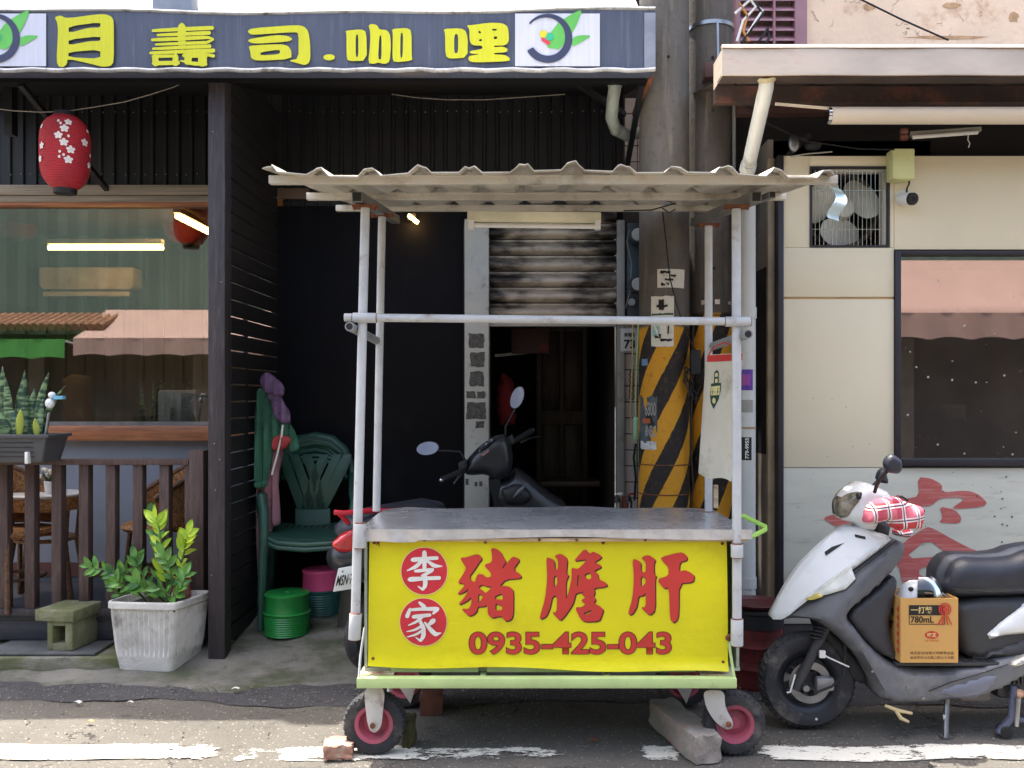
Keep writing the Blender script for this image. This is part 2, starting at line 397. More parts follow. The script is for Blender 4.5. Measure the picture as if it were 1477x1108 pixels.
lb = B(); lb.grid(240, 4, lambda u, v: Vector((-3.2 + 6.6 * u, 3.665 + .155 * v + .006 * math.sin(u * 61), rz(-3.2 + 6.6 * u, 3.7) + .0005)))
lo = lb.build('road_line', m_line, smooth=60, fix=True); struct(lo)
at = lo.data.attributes.new('wear', 'FLOAT', 'POINT')
for i, vv in enumerate(lo.data.vertices):
    e = abs((vv.co.y - 3.742) / .078); at.data[i].value = wear(VX + vv.co.x * F / 3.74) + .12 * max(0, e - .75) * 4
# loose grit and litter along the gutter
g = B()
for i in range(1500):
    x = random.uniform(-3.1, 2.4); y = random.choice((random.gauss(4.42, .09), random.uniform(3.62, 4.5), random.gauss(4.5, .04))); r = random.uniform(.002, .007) * (1.5 if random.random() < .05 else 1)
    z = max(rz(x, y) - .006, .008 if y > 4.26 else -1) + r * .3
    if y > 4.5: z = floor_z(y) + .012
    g.add([(x - r, y, z), (x, y - r * .8, z), (x + r * .9, y + r * .2, z), (x, y + r, z), (x + r * .1, y, z + r)], [(0, 1, 4), (1, 2, 4), (2, 3, 4), (3, 0, 4)])
tag(g.build('grit', mat('grit', c(110, 106, 100), .9, var=.4, vs=60), smooth=0, kind='stuff'), 'loose grit and small stones scattered along the gutter', 'gravel')
for i, (px, py, s, col) in enumerate(((112, 1018, .02, W), (188, 1018, .014, W), (340, 1001, .018, W), (130, 1046, .016, c(190, 150, 90)), (855, 1073, .02, c(120, 70, 45)))):
    y = 1924 / (py - 571); x = PX(px, y); a = random.uniform(-.6, .6); lab = ['white paper scrap on the dark asphalt left of the concrete planter', 'small white scrap just below the planter', 'tiny white scrap in the gutter below the mossy concrete', 'curled tan leaf on the sunlit asphalt', 'curled brown leaf on the asphalt under the cart'][i]
    b = B(); ct, sn = math.cos(a), math.sin(a)
    b.sheet(4, 2, lambda u, v: Vector((x + ct * (u - .5) * s * 2 - sn * (v - .5) * s, y + sn * (u - .5) * s * 2 + ct * (v - .5) * s, .016 + .006 * math.sin(u * 3.1) + (.01 if y > 4.45 else 0))), Vector((0, 0, .0015)))
    tag(b.build('paper_scrap' if i < 3 else 'dry_leaf', mat('scrap%d' % i, col, .8)), lab, 'litter' if i < 3 else 'leaf')

# ================================================================ OPPOSITE SIDE OF THE STREET (seen only as reflections in the windows)
m_green = mat('opposite_green_sheet', c(84, 104, 92), .6, var=.12, vs=1)
ob = thing('opposite_building', 'dark green corrugated house across the street, mirrored in the left window', 'building', (0, -5, 0))
b = B(); n = 150
prof = [(-16 + 28 * i / n, -4.75 - (.03 if i % 2 else 0)) for i in range(n + 1)]
for (x0, y0), (x1, y1) in zip(prof, prof[1:]): b.add([(x0, y0, 2.6), (x1, y1, 2.6), (x1, y1, 5.2), (x0, y0, 5.2)], [(0, 1, 2, 3)])
b.build('wall', m_green, ob, smooth=0)
B().box(-16, 12, -5.2, -5, 0, 2.62).build('shop_front', mat('opposite_shopfront', c(74, 62, 52), .7, var=.4, vs=1.5), ob)
B().box(-16, 12, -7, -4.9, 5.2, 5.35).build('roof', mat('opposite_roof', c(120, 118, 112), .6), ob)
for i in range(9): B().box(-15.4 + i * 3.05, -15.1 + i * 3.05, -5, -4.82, 0, 2.6).build('pillar', mat('opposite_pillar', c(120, 108, 96), .7), ob, bevel=.01)
m_aw = mat('pink_awning_cloth', c(158, 130, 120), .8, var=.06, vs=2)
m_awg = mat('green_awning_cloth', c(66, 140, 60), .75, var=.06)
def awning(x0, x1, zt, zv, zb, m, lab):
    t = thing('street_awning', lab, 'awning', ((x0 + x1) / 2, -4.75, zt), group='awnings across the street')
    B().sheet(30, 6, lambda u, v: Vector((x0 + (x1 - x0) * u, -4.72 + 1.2 * v, zt + (zv - zt) * v - .05 * math.sin(v * 3.1) )), Vector((0, 0, -.01))).build('canopy', m, t, smooth=60)
    B().sheet(90, 3, lambda u, v: Vector((x0 + (x1 - x0) * u, -3.515 + .015 * math.sin(u * 60), zv - .012 - (zv - zb) * v * (1 - .12 * abs(math.sin(u * 28))))), Vector((0, -.008, 0))).build('valance', m, t, smooth=60)
    for k in (0, 1): B().cyl((x0 + (x1 - x0) * k, -4.7, zt - .3), (x0 + (x1 - x0) * k, -3.55, zv - .04), .02, n=8).build('arm', m_white, t)
awning(-7.8, -2.2, 3.06, 2.47, 2.17, m_aw, 'pink scalloped awning across the street, mirrored in the restaurant window')
awning(3.4, 9.0, 3.67, 2.72, 2.32, m_aw, 'pink awning across the street, mirrored in the window behind the white scooter')
awning(-13.5, -7.95, 2.62, 2.45, 2.12, m_awg, 'green awning across the street, mirrored at the far left of the window')
tr = B()
for i in range(40): tr.tube([(-13 + i * .14, -4.7, 2.95), (-13 + i * .14, -3.9, 2.68)], .07, 8)
tag(tr.build('tiled_eave', mat('eave_tiles', c(120, 84, 60), .7, var=.3, vs=9)), 'small brown tiled eave across the street above the green awning', 'roof')

# ================================================================ LEFT BUILDING (restaurant) AND DARK RECESS
YB = 5.9
lb_ = thing('restaurant_building', 'black corrugated restaurant front with a wide window and dark recess beside it', 'building', (-2, 6.5, 0))
XL, XS = -6.0, -1.62
def corr(x0, x1, z0, z1, y, pitch=.085, dep=.012):
    b = B(); x = x0; pts = []
    while x < x1:
        for dx, dy in ((0, 0), (.35, 0), (.45, dep), (.6, dep), (.7, 0)): pts.append((min(x + dx * pitch, x1), y - dy))
        x += pitch
    pts.append((x1, y))
    for (a, ya), (bb, yb) in zip(pts, pts[1:]): b.add([(a, ya, z0), (bb, yb, z0), (bb, yb, z1), (a, ya, z1)], [(0, 1, 2, 3)])
    return b
corr(XL, -1.62, 2.84, 3.62, YB).build('corrugated_sheet', m_blackmetal, lb_, smooth=0)
corr(-1.62, .63, 2.72, 3.62, YB).build('corrugated_sheet', m_blackmetal, lb_, smooth=0)
scr = B()
for zz in (3.335, 2.925):
    for i in range(60):
        x = -3.4 + i * .085 * .8
        if x < .6: scr.ball((x + random.uniform(-.01, .01), YB - .016, zz + random.uniform(-.006, .006)), .0045, n=6, m=4)
scr.build('screws', m_steel, lb_, kind='stuff')
m_rail = mat('weathered_rail', c(150, 138, 122), .6, var=.25, vs=6, st=(.4, 1, 20), bump=.1)
rl = B().box(XL, -1.665, YB - .05, YB + .05, 2.785, 2.85).build('window_head', m_rail, lb_, bevel=.004)
B().box(XL, -1.665, YB - .035, YB + .05, 2.742, 2.782).build('window_head', m_rail, lb_, bevel=.003)
B().box(XL, -1.665, YB - .03, YB + .05, 2.722, 2.74).build('head_trim', mat('orange_wood', c(166, 104, 66), .5, var=.2, vs=8, st=(.5, 1, 12)), lb_)
B().box(-1.64, -1.44, YB - .045, YB - .014, 2.76, 2.83).build('rail_stub', mat('brown_stub', c(98, 78, 66), .6), lb_, bevel=.003)
B().box(XL, -1.665, YB - .09, YB + .3, 1.19, 1.285).build('window_counter', mat('counter_wood', c(158, 98, 62), .42, var=.28, vs=5, st=(1, 6, 10), coat=.3), lb_, bevel=.004)
B().box(XL, -1.668, YB, YB + .12, .2, 1.188).build('lower_wall', m_greywall, lb_)
B().box(XL, -1.665, YB - .02, YB - .001, .30, .39).build('base_board', mat('dark_red_board', c(92, 52, 48), .6), lb_)
wf = B().box(XL, -1.665, YB + .02, YB + .05, 1.287, 1.31).build('window', m_steel, lb_)
B().box(XL, -1.668, YB + .028, YB + .034, 1.311, 2.722).build('pane', glass('restaurant_glass', (.85, .86, .84, 1), .16), wf)
B().box(-1.70, -1.666, YB + .015, YB + .05, 1.311, 2.72).build('frame', m_ink, wf)
# dark flat wall of the recess
pn = [(-1.66, -.438)]
for x0, x1 in pn: B().box(x0, x1, YB - .02, YB + .1, .15, 2.718).build('wall_panel', m_black, lb_, bevel=.002)
B().box(-.44, .63, YB - .01, YB + .1, 2.62, 2.718).build('lintel', m_black, lb_)
# dining room behind the glass
rm = B(); x0, x1, y0, y1, z0, z1 = XL, -1.2, YB + .13, 8.3, .2, 2.95
rm.add([(x0, y1, z0), (x1, y1, z0), (x1, y1, z1), (x0, y1, z1)], [(0, 1, 2, 3)])
rm.build('room_wall', mat('room_green_boards', c(62, 70, 64), .7, var=.25, vs=9, st=(3, 1, .1)), lb_, smooth=0)
B().add([(x0, y0, z1), (x1, y0, z1), (x1, y1, z1), (x0, y1, z1)], [(0, 1, 2, 3)]).build('room_ceiling', mat('room_ceiling', c(120, 96, 76), .6), lb_, smooth=0)
B().add([(x0, y0, z0), (x1, y0, z0), (x1, y1, z0), (x0, y1, z0)], [(0, 1, 2, 3)]).build('room_floor', mat('room_floor', c(60, 52, 46), .6), lb_, smooth=0)
B().add([(x1, y0, z0), (x1, y1, z0), (x1, y1, z1), (x1, y0, z1)], [(0, 1, 2, 3)]).add([(x0, y0, z0), (x0, y1, z0), (x0, y1, z1), (x0, y0, z1)], [(0, 1, 2, 3)]).build('room_side', mat('room_side', c(78, 64, 54), .7), lb_, smooth=0)
for i in range(26): B().box(x0 + .1 + i * .18, x0 + .112 + i * .18, y1 - .02, y1 - .001, 1.6, z1).build('board_joint', m_ink, lb_) if i > 6 else None
m_tube = emit('warm_tube', (1, .55, .16, 1), 10)
def tube_lamp(p, q, lab):
    t = thing('tube_lamp', lab, 'lamp', p)
    B().cyl(p, q, .018, n=10).build('tube', m_tube, t); u = Vector((0, 0, .045))
    B().bar(Vector(p) + u, Vector(q) + u, .06, .04).build('batten', m_white, t, bevel=.004)
tube_lamp((PX(70, 7), 7, 2.63), (PX(235, 7), 7, 2.63), 'lit warm tube lamp running level inside the restaurant window')
tube_lamp((-2.6, 6.63, 2.8), (-2.6, 7.6, 2.8), 'lit warm tube lamp slanting away at the right of the restaurant window')
ac = thing('air_conditioner', 'cream wall air conditioner inside the restaurant', 'air conditioner', (PX(122, 8.1), 8.1, 2.4))
inf = [(55, 385), (192, 385), (192, 412), (188, 418), (62, 418), (55, 412)]
B().prism(inf, lambda u, v: P(u, v, 8.05), (0, .2, 0)).build('body', mat('ac_cream', c(226, 220, 212), .5), ac, bevel=.02)
B().box(PX(64, 8.03), PX(188, 8.03), 8.0, 8.05, PZ(428, 8.03), PZ(421, 8.03)).build('louver', mat('ac_cream', W), ac, bevel=.005)
def lantern(o, r, h, m, lab, flowers=False, n=40):
    t = thing('paper_lantern', lab, 'lantern', (o[0], o[1], o[2] - h / 2)); b = B(); pr = []; k = 34 * 3
    rad = lambda s: r * (1 - abs(2 * s - 1) ** 4.5 * .5) * (1 - .05 * (s < .5) * (1 - 2 * s))
    for i in range(k + 1):
        s = i / k; pr.append((rad(s) + .0028 * math.cos(i * 2 * math.pi / 3), -h / 2 + h * s))
    b.lathe(pr, o, n); b.build('shade', m, t, smooth=80)
    B().lathe([(r * .44, -h / 2 - .026), (r * .46, -h / 2 - .026), (r * .5, -h / 2 + .012)], o, 24).build('bottom_ring', m_ink, t)
    B().lathe([(r * .46, h / 2 - .012), (r * .44, h / 2 + .025)], o, 24).build('top_ring', m_ink, t)
    if flowers:
        wm = mat('blossom_white', c(238, 226, 218), .7, var=.04)
        for (fx, fy, fs) in ((.13, .86, .85), (-.03, .76, 1), (-.25, .66, .95), (-.05, .57, 1), (.2, .48, 1), (.12, .34, 1), (.72, .62, 1), (-.86, .53, .9), (-.93, .36, .9), (.9, .33, .8), (-.28, .865, .3), (-.18, .83, .3), (.12, .66, .3), (-.2, .44, .3), (-.06, .4, .3), (-.22, .37, .3), (.86, .8, .5), (-.9, .8, .6), (.93, .47, .5)):
            rr = rad(fy); an0 = math.asin(max(-.99, min(.99, fx))) + math.atan2(-o[0], o[1])
            fb = B(); pet = 5 if fs > .4 else 1
            for q in range(pet):
                pts = []
                for z in range(8):
                    a = 2 * math.pi * z / 8; du, dv = .011 * math.cos(a), .014 * math.sin(a) + (.0155 if pet > 1 else 0)
                    ro = 2 * math.pi * q / 5; u, v = (du * math.cos(ro) - dv * math.sin(ro)) * .78 * fs if pet > 1 else du * .6, (du * math.sin(ro) + dv * math.cos(ro)) * .78 * fs if pet > 1 else dv * .6
                    s2 = fy + v / h; an = an0 + u / rr; r2 = rad(s2) + .005 + .0004 * q
                    pts.append(Vector(o) + Vector((r2 * math.sin(an), -r2 * math.cos(an), -h / 2 + h * s2)))
                fb.add(pts, [tuple(range(8))])
            fb.build('blossom', wm, t, smooth=0)
    return t
m_lant = mat('red_lantern_paper', c(176, 40, 50), .65, var=.15, vs=6)
m_lantd = mat('dark_red_lantern', c(120, 36, 34), .7)
lantern((PX(94, 5.0), 5.0, PZ(221, 5.0)), .128, .40, m_lant, 'red paper lantern with white blossoms hanging from a wire under the sign', True)
lantern((PX(26, 7.8), 7.8, PZ(300, 7.8)), .18, .55, m_lantd, 'dark red lantern inside the window at its left edge')
lantern((PX(264, 7.8), 7.8, PZ(305, 7.8)), .17, .55, m_lantd, 'dark red lantern inside the window near the slatted screen')
# things on the counter behind the glass
wd = thing('water_dispenser', 'translucent water dispenser standing on the restaurant counter', 'dispenser', (PX(255, 6.15), 6.15, 1.285))
B().box(PX(228, 6.1), PX(284, 6.1), 6.08, 6.2, 1.285, 1.52).build('tank', mat('frosted_plastic', c(196, 206, 214), .25, var=.08), wd, bevel=.02, seg=3)
B().box(PX(262, 6.06), PX(285, 6.06), 6.04, 6.08, 1.285, 1.50).build('panel', mat('grey_plastic', c(150, 158, 165), .3), wd, bevel=.01)
B().cyl((PX(248, 6.05), 6.05, 1.32), (PX(248, 6.05), 6.05, 1.4), .012).build('tap', m_chrome, wd)
bw = B().lathe([(.02, 0), (.05, .01), (.075, .05), (.07, .05), (.045, .015)], (PX(205, 6.1), 6.1, 1.29), 24)
tag(bw.build('bowl', m_ink), 'dark bowl on the restaurant counter beside the water dispenser', 'bowl')
B_ = inflate([(90, 548), (105, 540), (130, 543), (134, 612), (92, 612)], .06, 20, 8, lambda u, v, t: P(u, v, 6.2) + Vector((0, t, 0)))
tag(B_.build('paper_bag', mat('brown_bag', c(120, 92, 44), .7, var=.2)), 'brown paper bag behind the window above the plant box', 'bag')

# slatted screen and its post
sx = -1.66
ss = thing('slatted_screen', 'black slatted wooden screen with a dark front post beside the recess', 'screen', (sx, 5.4, .1))
B().box(PX(302, 4.88), PX(326, 4.88), 4.86, 4.96, floor_z(4.9) - .02, 3.28).build('post', m_darkwood, ss, bevel=.003)
for (px, py) in ((307, 190), (319, 407), (309, 640), (317, 663), (311, 707), (305, 830)):
    B().ball(P(px, py, 4.858), .004, n=8, m=5).build('screw', m_steel, ss)
z = .13; first = None
while z < 3.3:
    if first is None:
        first = B().box(sx - .012, sx + .012, 4.962, 5.88, z, z + .085).build('slat', m_slat, ss, bevel=.003, seg=1)
        z0s = z
    else: copies(first, [(0, 0, z - z0s)])
    z += .0945
B().box(sx - .03, sx - .014, 5.3, 5.34, .14, 3.25).build('batten', m_slat, ss)
# fence in front of the patio
YF = 5.05
pf = thing('patio_fence', 'dark brown wooden baluster fence around the restaurant patio', 'fence', (-2.4, YF, .1))
zt, zb = PZ(668, YF), PZ(876, YF)
B().box(-3.3, PX(276, YF), YF - .045, YF + .045, zt - .008, zt + .024).build('top_rail', m_brownwood, pf, bevel=.003)
B().box(-3.3, PX(276, YF), YF - .04, YF + .04, zb - .045, zb).build('bottom_rail', m_darkwood, pf, bevel=.003)
fb = None
for px in (8, 46.5, 85, 124, 162.5, 201.5, 239.5):
    x = PX(px, YF)
    if fb is None: fb = B().box(x - .027, x + .027, YF - .03, YF + .03, zb, zt - .008).build('baluster', m_brownwood, pf, bevel=.003); xb = x
    else: copies(fb, [(x - xb, 0, 0)])
copies(fb, [(-.147, 0, 0)])
B().box(PX(269, YF), PX(276.5, YF), YF - .03, YF + .03, zb, zt - .008).build('baluster', m_brownwood, pf, bevel=.003)
B().box(PX(277, YF), PX(298, YF), YF - .05, YF + .05, .1, PZ(649, YF)).build('end_post', m_brownwood, pf, bevel=.004)
B().box(-3.3, PX(276, YF), YF - .03, YF + .02, .12, zb - .05).build('base_board', mat('black_board', c(42, 45, 55), .45, var=.2, vs=6, st=(1, 1, 9)), pf, bevel=.004)
B().box(-3.3, PX(276, YF), YF - .045, YF - .03, .235, .25).build('base_trim', m_blackmetal, pf)
struct(B().box(-3.6, -1.68, YF + .03, YB - .002, .1, .27).build('patio_deck', mat('deck', c(52, 55, 63), .6, var=.2, vs=5, st=(1, 12, 1))))
# rattan table and chairs on the patio
m_rat = mat('rattan', c(150, 104, 58), .6, var=.5, vs=70, bump=.6, bs=70, dirt=c(70, 44, 24), da=.42, ds=60)
m_ratd = mat('rattan_dark', c(96, 66, 42), .6, var=.5, vs=60, bump=.5, bs=60)
tx, ty = PX(66, 5.45), 5.45
rt = thing('rattan_table', 'round rattan patio table with a pale top behind the fence', 'table', (tx, ty, .27))
zt2 = PZ(712, 5.45)
B().lathe([(.0, zt2 - .012), (.215, zt2 - .012), (.22, zt2), (.215, zt2 + .004), (0, zt2 + .004)], (tx, ty, 0), 40).build('table_top', mat('pale_top', c(190, 188, 184), .35), rt)
B().lathe([(.205, zt2 - .09), (.215, zt2 - .09), (.22, zt2 - .013), (.205, zt2 - .013)], (tx, ty, 0), 40, ring=True).build('apron', m_rat, rt)
for a in (25, 155, 205, 335):
    ca, sa = math.cos(R(a)), math.sin(R(a)); B().tube([(tx + .19 * ca, ty + .19 * sa, zt2 - .05), (tx + .17 * ca, ty + .17 * sa, .6), (tx + .22 * ca, ty + .22 * sa, .27)], .016, 10).build('leg', m_ratd, rt)
B().tube([(tx + .165 * math.cos(a * .314), ty + .165 * math.sin(a * .314), .62) for a in range(20)], .012, 8, closed=True).build('stretcher', m_rat, rt)
fp = thing('flower_pot', 'small white pot of pale flowers on the rattan table', 'potted plant', (PX(71, 5.42), 5.42, zt2))
fx, fy = PX(71, 5.42), 5.42
B().lathe([(.022, 0), (.03, .075), (.027, .075), (.02, .01)], (fx, fy, zt2 + .004), 20).build('pot', m_white, fp)
fl = B(); gl = B()
for i in range(12):
    p = (fx + random.gauss(0, .025), fy + random.gauss(0, .02), zt2 + .1 + random.uniform(0, .05)); fl.ball(p, .013, n=8, m=5)
for i in range(26):
    a = random.uniform(0, 6.28); q = Vector((fx, fy, zt2 + .075)); e = q + Vector((math.cos(a) * .05, math.sin(a) * .04, random.uniform(0, .07))); sd_ = Vector((-math.sin(a), math.cos(a), 0)) * .01
    gl.add([q, (q + e) / 2 + sd_, e, (q + e) / 2 - sd_], [(0, 1, 2, 3)])
fl.build('blossoms', mat('cream_flower', c(226, 214, 190), .7), fp); gl.build('leaves', mat('dull_leaf', c(66, 84, 52), .6), fp, smooth=0)
def rattan_chair(ox, oy, rot, lab):
    t = thing('rattan_chair', lab, 'chair', (ox, oy, .27), R(rot), 'rattan chairs on the patio')
    def L(b, n, m, **k): return b.build(n, m, t, local=True, **k)
    L(B().lathe([(0, .4), (.21, .4), (.225, .42), (.21, .44), (0, .44)], (0, 0, 0), 28), 'seat', m_rat)
    bk = B(); bk.sheet(20, 8, lambda u, v: Vector((.25 * math.sin(R(-105 + 210 * u)), .25 * math.cos(R(-105 + 210 * u)), .44 + .36 * v * (.45 + .55 * math.sin(math.pi * u)))), Vector((0, .012, 0)))
    L(bk, 'backrest', m_rat)
    L(B().tube([(.26 * math.sin(R(-105 + 210 * u)), .26 * math.cos(R(-105 + 210 * u)), .44 + .37 * (.45 + .55 * math.sin(math.pi * u))) for u in [i / 16 for i in range(17)]], .017, 8), 'back_rim', m_ratd)
    for sx_, sy_ in ((1, 1), (-1, 1), (1, -1), (-1, -1)): L(B().tube([(.17 * sx_, .15 * sy_, .41), (.2 * sx_, .19 * sy_, 0)], .014, 8), 'leg', m_ratd)
    L(B().tube([(.17 * math.cos(a * .314), .16 * math.sin(a * .314), .16) for a in range(20)], .01, 6, closed=True), 'stretcher', m_ratd)
rattan_chair(PX(232, 5.5), 5.5, -60, 'rattan armchair behind the fence next to the slatted screen')
rattan_chair(PX(20, 5.25), 5.25, 70, 'rattan armchair at the left edge in front of the rattan table')

# shop sign on the canopy front
YS = 4.70
sg = thing('shop_sign', 'long navy sign board with yellow characters above the restaurant', 'sign', (-1.2, YS, 3.17))
XR = PX(945, YS)
m_navy = mat('navy_vinyl', c(74, 80, 98), .4, var=.1, vs=3, st=(14, 1, .6), dirt=c(104, 108, 122), da=.36, ds=5, spec=.5)
sz0, sz1 = PZ(100, YS), PZ(17, YS)
def sgn(u, v):
    x = -3.4 + (XR + 3.4) * u; return Vector((x, YS - .004 * math.sin(x * 9) * math.sin(v * 3.14) , sz0 + (sz1 - sz0 + .012 * math.sin(x * 1.3) + .006 * math.sin(x * 5.1)) * v))
B().sheet(90, 6, sgn, Vector((0, .13, 0))).build('panel', m_navy, sg, smooth=50)
m_foil = mat('sign_edge_metal', c(176, 178, 180), .4, metal=.5, var=.2, vs=9, dirt=c(96, 86, 72), da=.4, ds=12)
B().tube([(-3.4 + (XR + 3.4) * i / 60, YS - .006, sz0 - .006 + .004 * math.sin(i * 1.7)) for i in range(61)], .012, 8).build('bottom_edge', m_foil, sg)
B().tube([sgn(i / 60, 1) + Vector((0, .0, .008)) for i in range(61)], .010, 8).build('top_edge', m_foil, sg)
B().box(PX(929, YS), XR, YS - .012, YS - .006, sz0 + .006, sz1 - .01).build('corner_fold', mat('grey_vinyl', c(128, 134, 148), .4, var=.15, vs=8), sg)
def wl(px0, px1, nm):
    b = B(); x0, x1 = PX(px0, YS), PX(px1, YS)
    b.grid(10, 2, lambda u, v: Vector((x0 + (x1 - x0) * u, YS - .0105, sz0 + .012 + (sz1 - sz0 - .026) * v))); b.build(nm, mat('white_vinyl', c(206, 208, 220), .4, var=.06, vs=3, st=(14, 1, .5)), sg)
wl(-62, 68, 'logo_panel'); wl(743, 865, 'logo_panel')
def ontosign(x0, y0, s, dy): return lambda u, v: P(x0 + u / s, y0 + v / s, YS - dy) + Vector((0, 0, 0))
def glyph(nm, loops, fn, m, parent, sm=1): return curve_fill(nm, [smooth_loop(l, sm) for l in loops], fn, m, parent)
f1 = ontosign(70, 10, 5.68, .013); f2 = ontosign(340, 10, 5.68, .013); f3 = ontosign(620, 10, 5.68, .013)
glyph('character', [[(50, 85), (95, 68), (150, 95), (400, 60), (480, 62), (520, 85), (535, 120), (535, 450), (510, 485), (440, 492), (360, 470), (158, 424), (150, 470), (120, 495), (85, 490), (65, 450), (78, 200), (72, 130)],
 [(165, 160), (425, 125), (425, 170), (330, 170), (165, 215)], [(165, 268), (425, 240), (425, 280), (340, 280), (165, 315)], [(165, 370), (425, 350), (425, 425), (162, 412)]], f1, m_yellowink, sg)
def strokes(nm, sts, x0, y0, s, dy, m, parent):
    b = B()
    for i, (pts, ws) in enumerate(sts):
        lp = smooth_loop(stroke(pts, ws), 1); b.add([P(x0 + u / s, y0 + v / s, dy - .0003 * i) for u, v in lp], [tuple(range(len(lp)))])
    o = b.build(nm, m, parent, smooth=0); return o
strokes('character', [([(855, 195), (1100, 182), (1340, 172)], [26, 32, 34]), ([(1092, 160), (1092, 325)], [70, 60]), ([(895, 231), (1315, 213)], [24, 34]), ([(850, 270), (1100, 260), (1300, 248), (1350, 265), (1300, 290)], [28, 32, 30, 34, 26]), ([(880, 308), (1290, 292)], [22, 28]), ([(858, 343), (1320, 322)], [24, 32]), ([(835, 378), (1100, 366), (1350, 358)], [26, 30, 36]), ([(1290, 388), (1350, 402)], [24, 30]),
 ([(855, 405), (1050, 402)], 26), ([(872, 405), (880, 465)], 52), ([(860, 462), (1062, 458)], 34), ([(1040, 402), (1040, 465)], 48), ([(1110, 398), (1290, 398)], 38), ([(1150, 380), (1140, 450)], 60), ([(1260, 380), (1262, 460)], 72), ([(1080, 440), (1180, 465), (1290, 470)], [10, 34, 26])], 70, 10, 5.68, YS - .013, m_yellowink, sg)
glyph('character', [[(95, 200), (130, 175), (500, 148), (560, 160), (595, 200), (610, 300), (612, 420), (600, 460), (565, 478), (520, 465), (430, 440), (515, 425), (515, 220), (490, 205), (160, 228), (120, 225)], [(95, 275), (130, 260), (330, 230), (430, 238), (468, 265), (430, 285), (200, 300), (130, 298)],
 [(105, 325), (140, 315), (370, 305), (430, 320), (456, 360), (456, 428), (170, 442), (125, 420), (120, 365)], [(203, 372), (362, 348), (362, 388), (203, 398)]], f2, m_yellowink, sg)
glyph('character', [[(765 + 48 * math.cos(a * .5236), 413 + 26 * math.sin(a * .5236)) for a in range(12)]], f2, m_yellowink, sg)
glyph('character', [[(897, 195), (1030, 183), (1070, 205), (1076, 440), (920, 445), (908, 400), (908, 220)], [(983, 228), (1005, 228), (1005, 408), (983, 408)],
 [(1088, 155), (1110, 138), (1160, 150), (1175, 185), (1240, 190), (1266, 230), (1272, 320), (1262, 450), (1220, 470), (1165, 455), (1130, 468), (1085, 460), (1102, 300), (1102, 200)], [(1178, 230), (1195, 240), (1195, 430), (1165, 430)],
 [(1279, 180), (1400, 172), (1440, 195), (1442, 400), (1448, 440), (1300, 455), (1284, 420), (1288, 220)], [(1350, 215), (1372, 215), (1368, 415), (1348, 415)]], f2, m_yellowink, sg)
glyph('character', [[(112, 180), (250, 175), (292, 195), (310, 250), (308, 415), (160, 425), (128, 400), (125, 215)], [(200, 225), (232, 222), (232, 378), (198, 378)],
 [(302, 150), (340, 150), (480, 130), (590, 132), (640, 160), (650, 280), (620, 315), (525, 318), (525, 330), (600, 325), (640, 345), (630, 372), (525, 378), (525, 390), (610, 392), (658, 420), (650, 445), (400, 455), (330, 450), (314, 425), (325, 400), (415, 388), (330, 382), (326, 362), (430, 345), (430, 318), (350, 315), (325, 280), (325, 185)],
 [(400, 190), (425, 212), (400, 220)], [(405, 265), (428, 265), (425, 280), (405, 282)], [(505, 180), (550, 180), (545, 195), (515, 195)], [(525, 243), (552, 243), (550, 262), (525, 265)]], f3, m_yellowink, sg)
def logo(x0):
    ff = lambda dy: ontosign(x0, 10, 5.68, dy)
    glyph('logo', [[(1255, 15), (1160, 60), (1050, 130), (985, 220), (955, 330), (1000, 340), (1060, 350), (1110, 290), (1190, 180)], [(1330, 235), (1230, 232), (1170, 250), (1165, 330), (1250, 285)]], ff(.0135), mat('logo_green', c(98, 186, 84), .5), sg)
    a0, a1 = R(-142), R(150); o, i_ = [], []
    for k in range(31):
        a = a0 + (a1 - a0) * k / 30; wd_ = 14 + 46 * min(1, k / 14); o.append((968 + 200 * math.cos(a), 258 + 202 * math.sin(a))); i_.append((968 + (200 - wd_) * math.cos(a), 258 + (202 - wd_) * math.sin(a)))
    glyph('logo', [o + i_[::-1]], ff(.0150), mat('logo_navy', c(52, 58, 88), .5), sg)
    for cx, cy, rr, col in ((930, 222, 33, c(214, 200, 40)), (985, 244, 34, c(52, 178, 130))):
        glyph('logo', [[(cx + rr * math.cos(a * .5236), cy + rr * .95 * math.sin(a * .5236)) for a in range(12)]], ff(.0155 + .0004 * (cx > 940)), mat('logo%d' % cx, col, .5), sg)
    glyph('logo', [stroke([(922, 265), (975, 298)], [26, 30])], ff(.0162), mat('logo_red', c(214, 60, 74), .5), sg)
logo(620); logo(620 - 797)
# canopy roof and soffit
cr = thing('restaurant_canopy', 'white sloping metal canopy above the navy sign', 'canopy', (-1.2, 5.3, 3.5))
m_canopy = mat('white_sheet', c(150, 147, 140), .6, var=.08, vs=2, dirt=c(112, 108, 100), da=.34)
rb = B(); nx = 60
for i in range(nx):
    x0, x1 = -3.6 + (XR + 3.55) * i / nx, -3.6 + (XR + 3.55) * (i + 1) / nx; h0, h1 = (.016 if i % 5 == 0 else 0), (.016 if (i + 1) % 5 == 0 else 0)
    rb.add([(x0, 4.81, sz1 - .01 + h0), (x1, 4.81, sz1 - .01 + h1), (x1, 6.3, sz1 + 1.1 + h1), (x0, 6.3, sz1 + 1.1 + h0)], [(0, 1, 2, 3)])
rb.build('roof_sheet', m_canopy, cr, smooth=20)
B().add([(-3.6, 4.84, sz0 - .02), (XR - .03, 4.84, sz0 - .02), (XR - .03, 5.95, 3.46), (-3.6, 5.95, 3.46), (-3.6, 4.84, sz0 + .02), (XR - .03, 4.84, sz0 + .02), (XR - .03, 5.95, 3.5), (-3.6, 5.95, 3.5)], [(0, 1, 2, 3), (7, 6, 5, 4), (0, 4, 5, 1), (1, 5, 6, 2), (2, 6, 7, 3), (3, 7, 4, 0)]).build('soffit', m_black, cr)
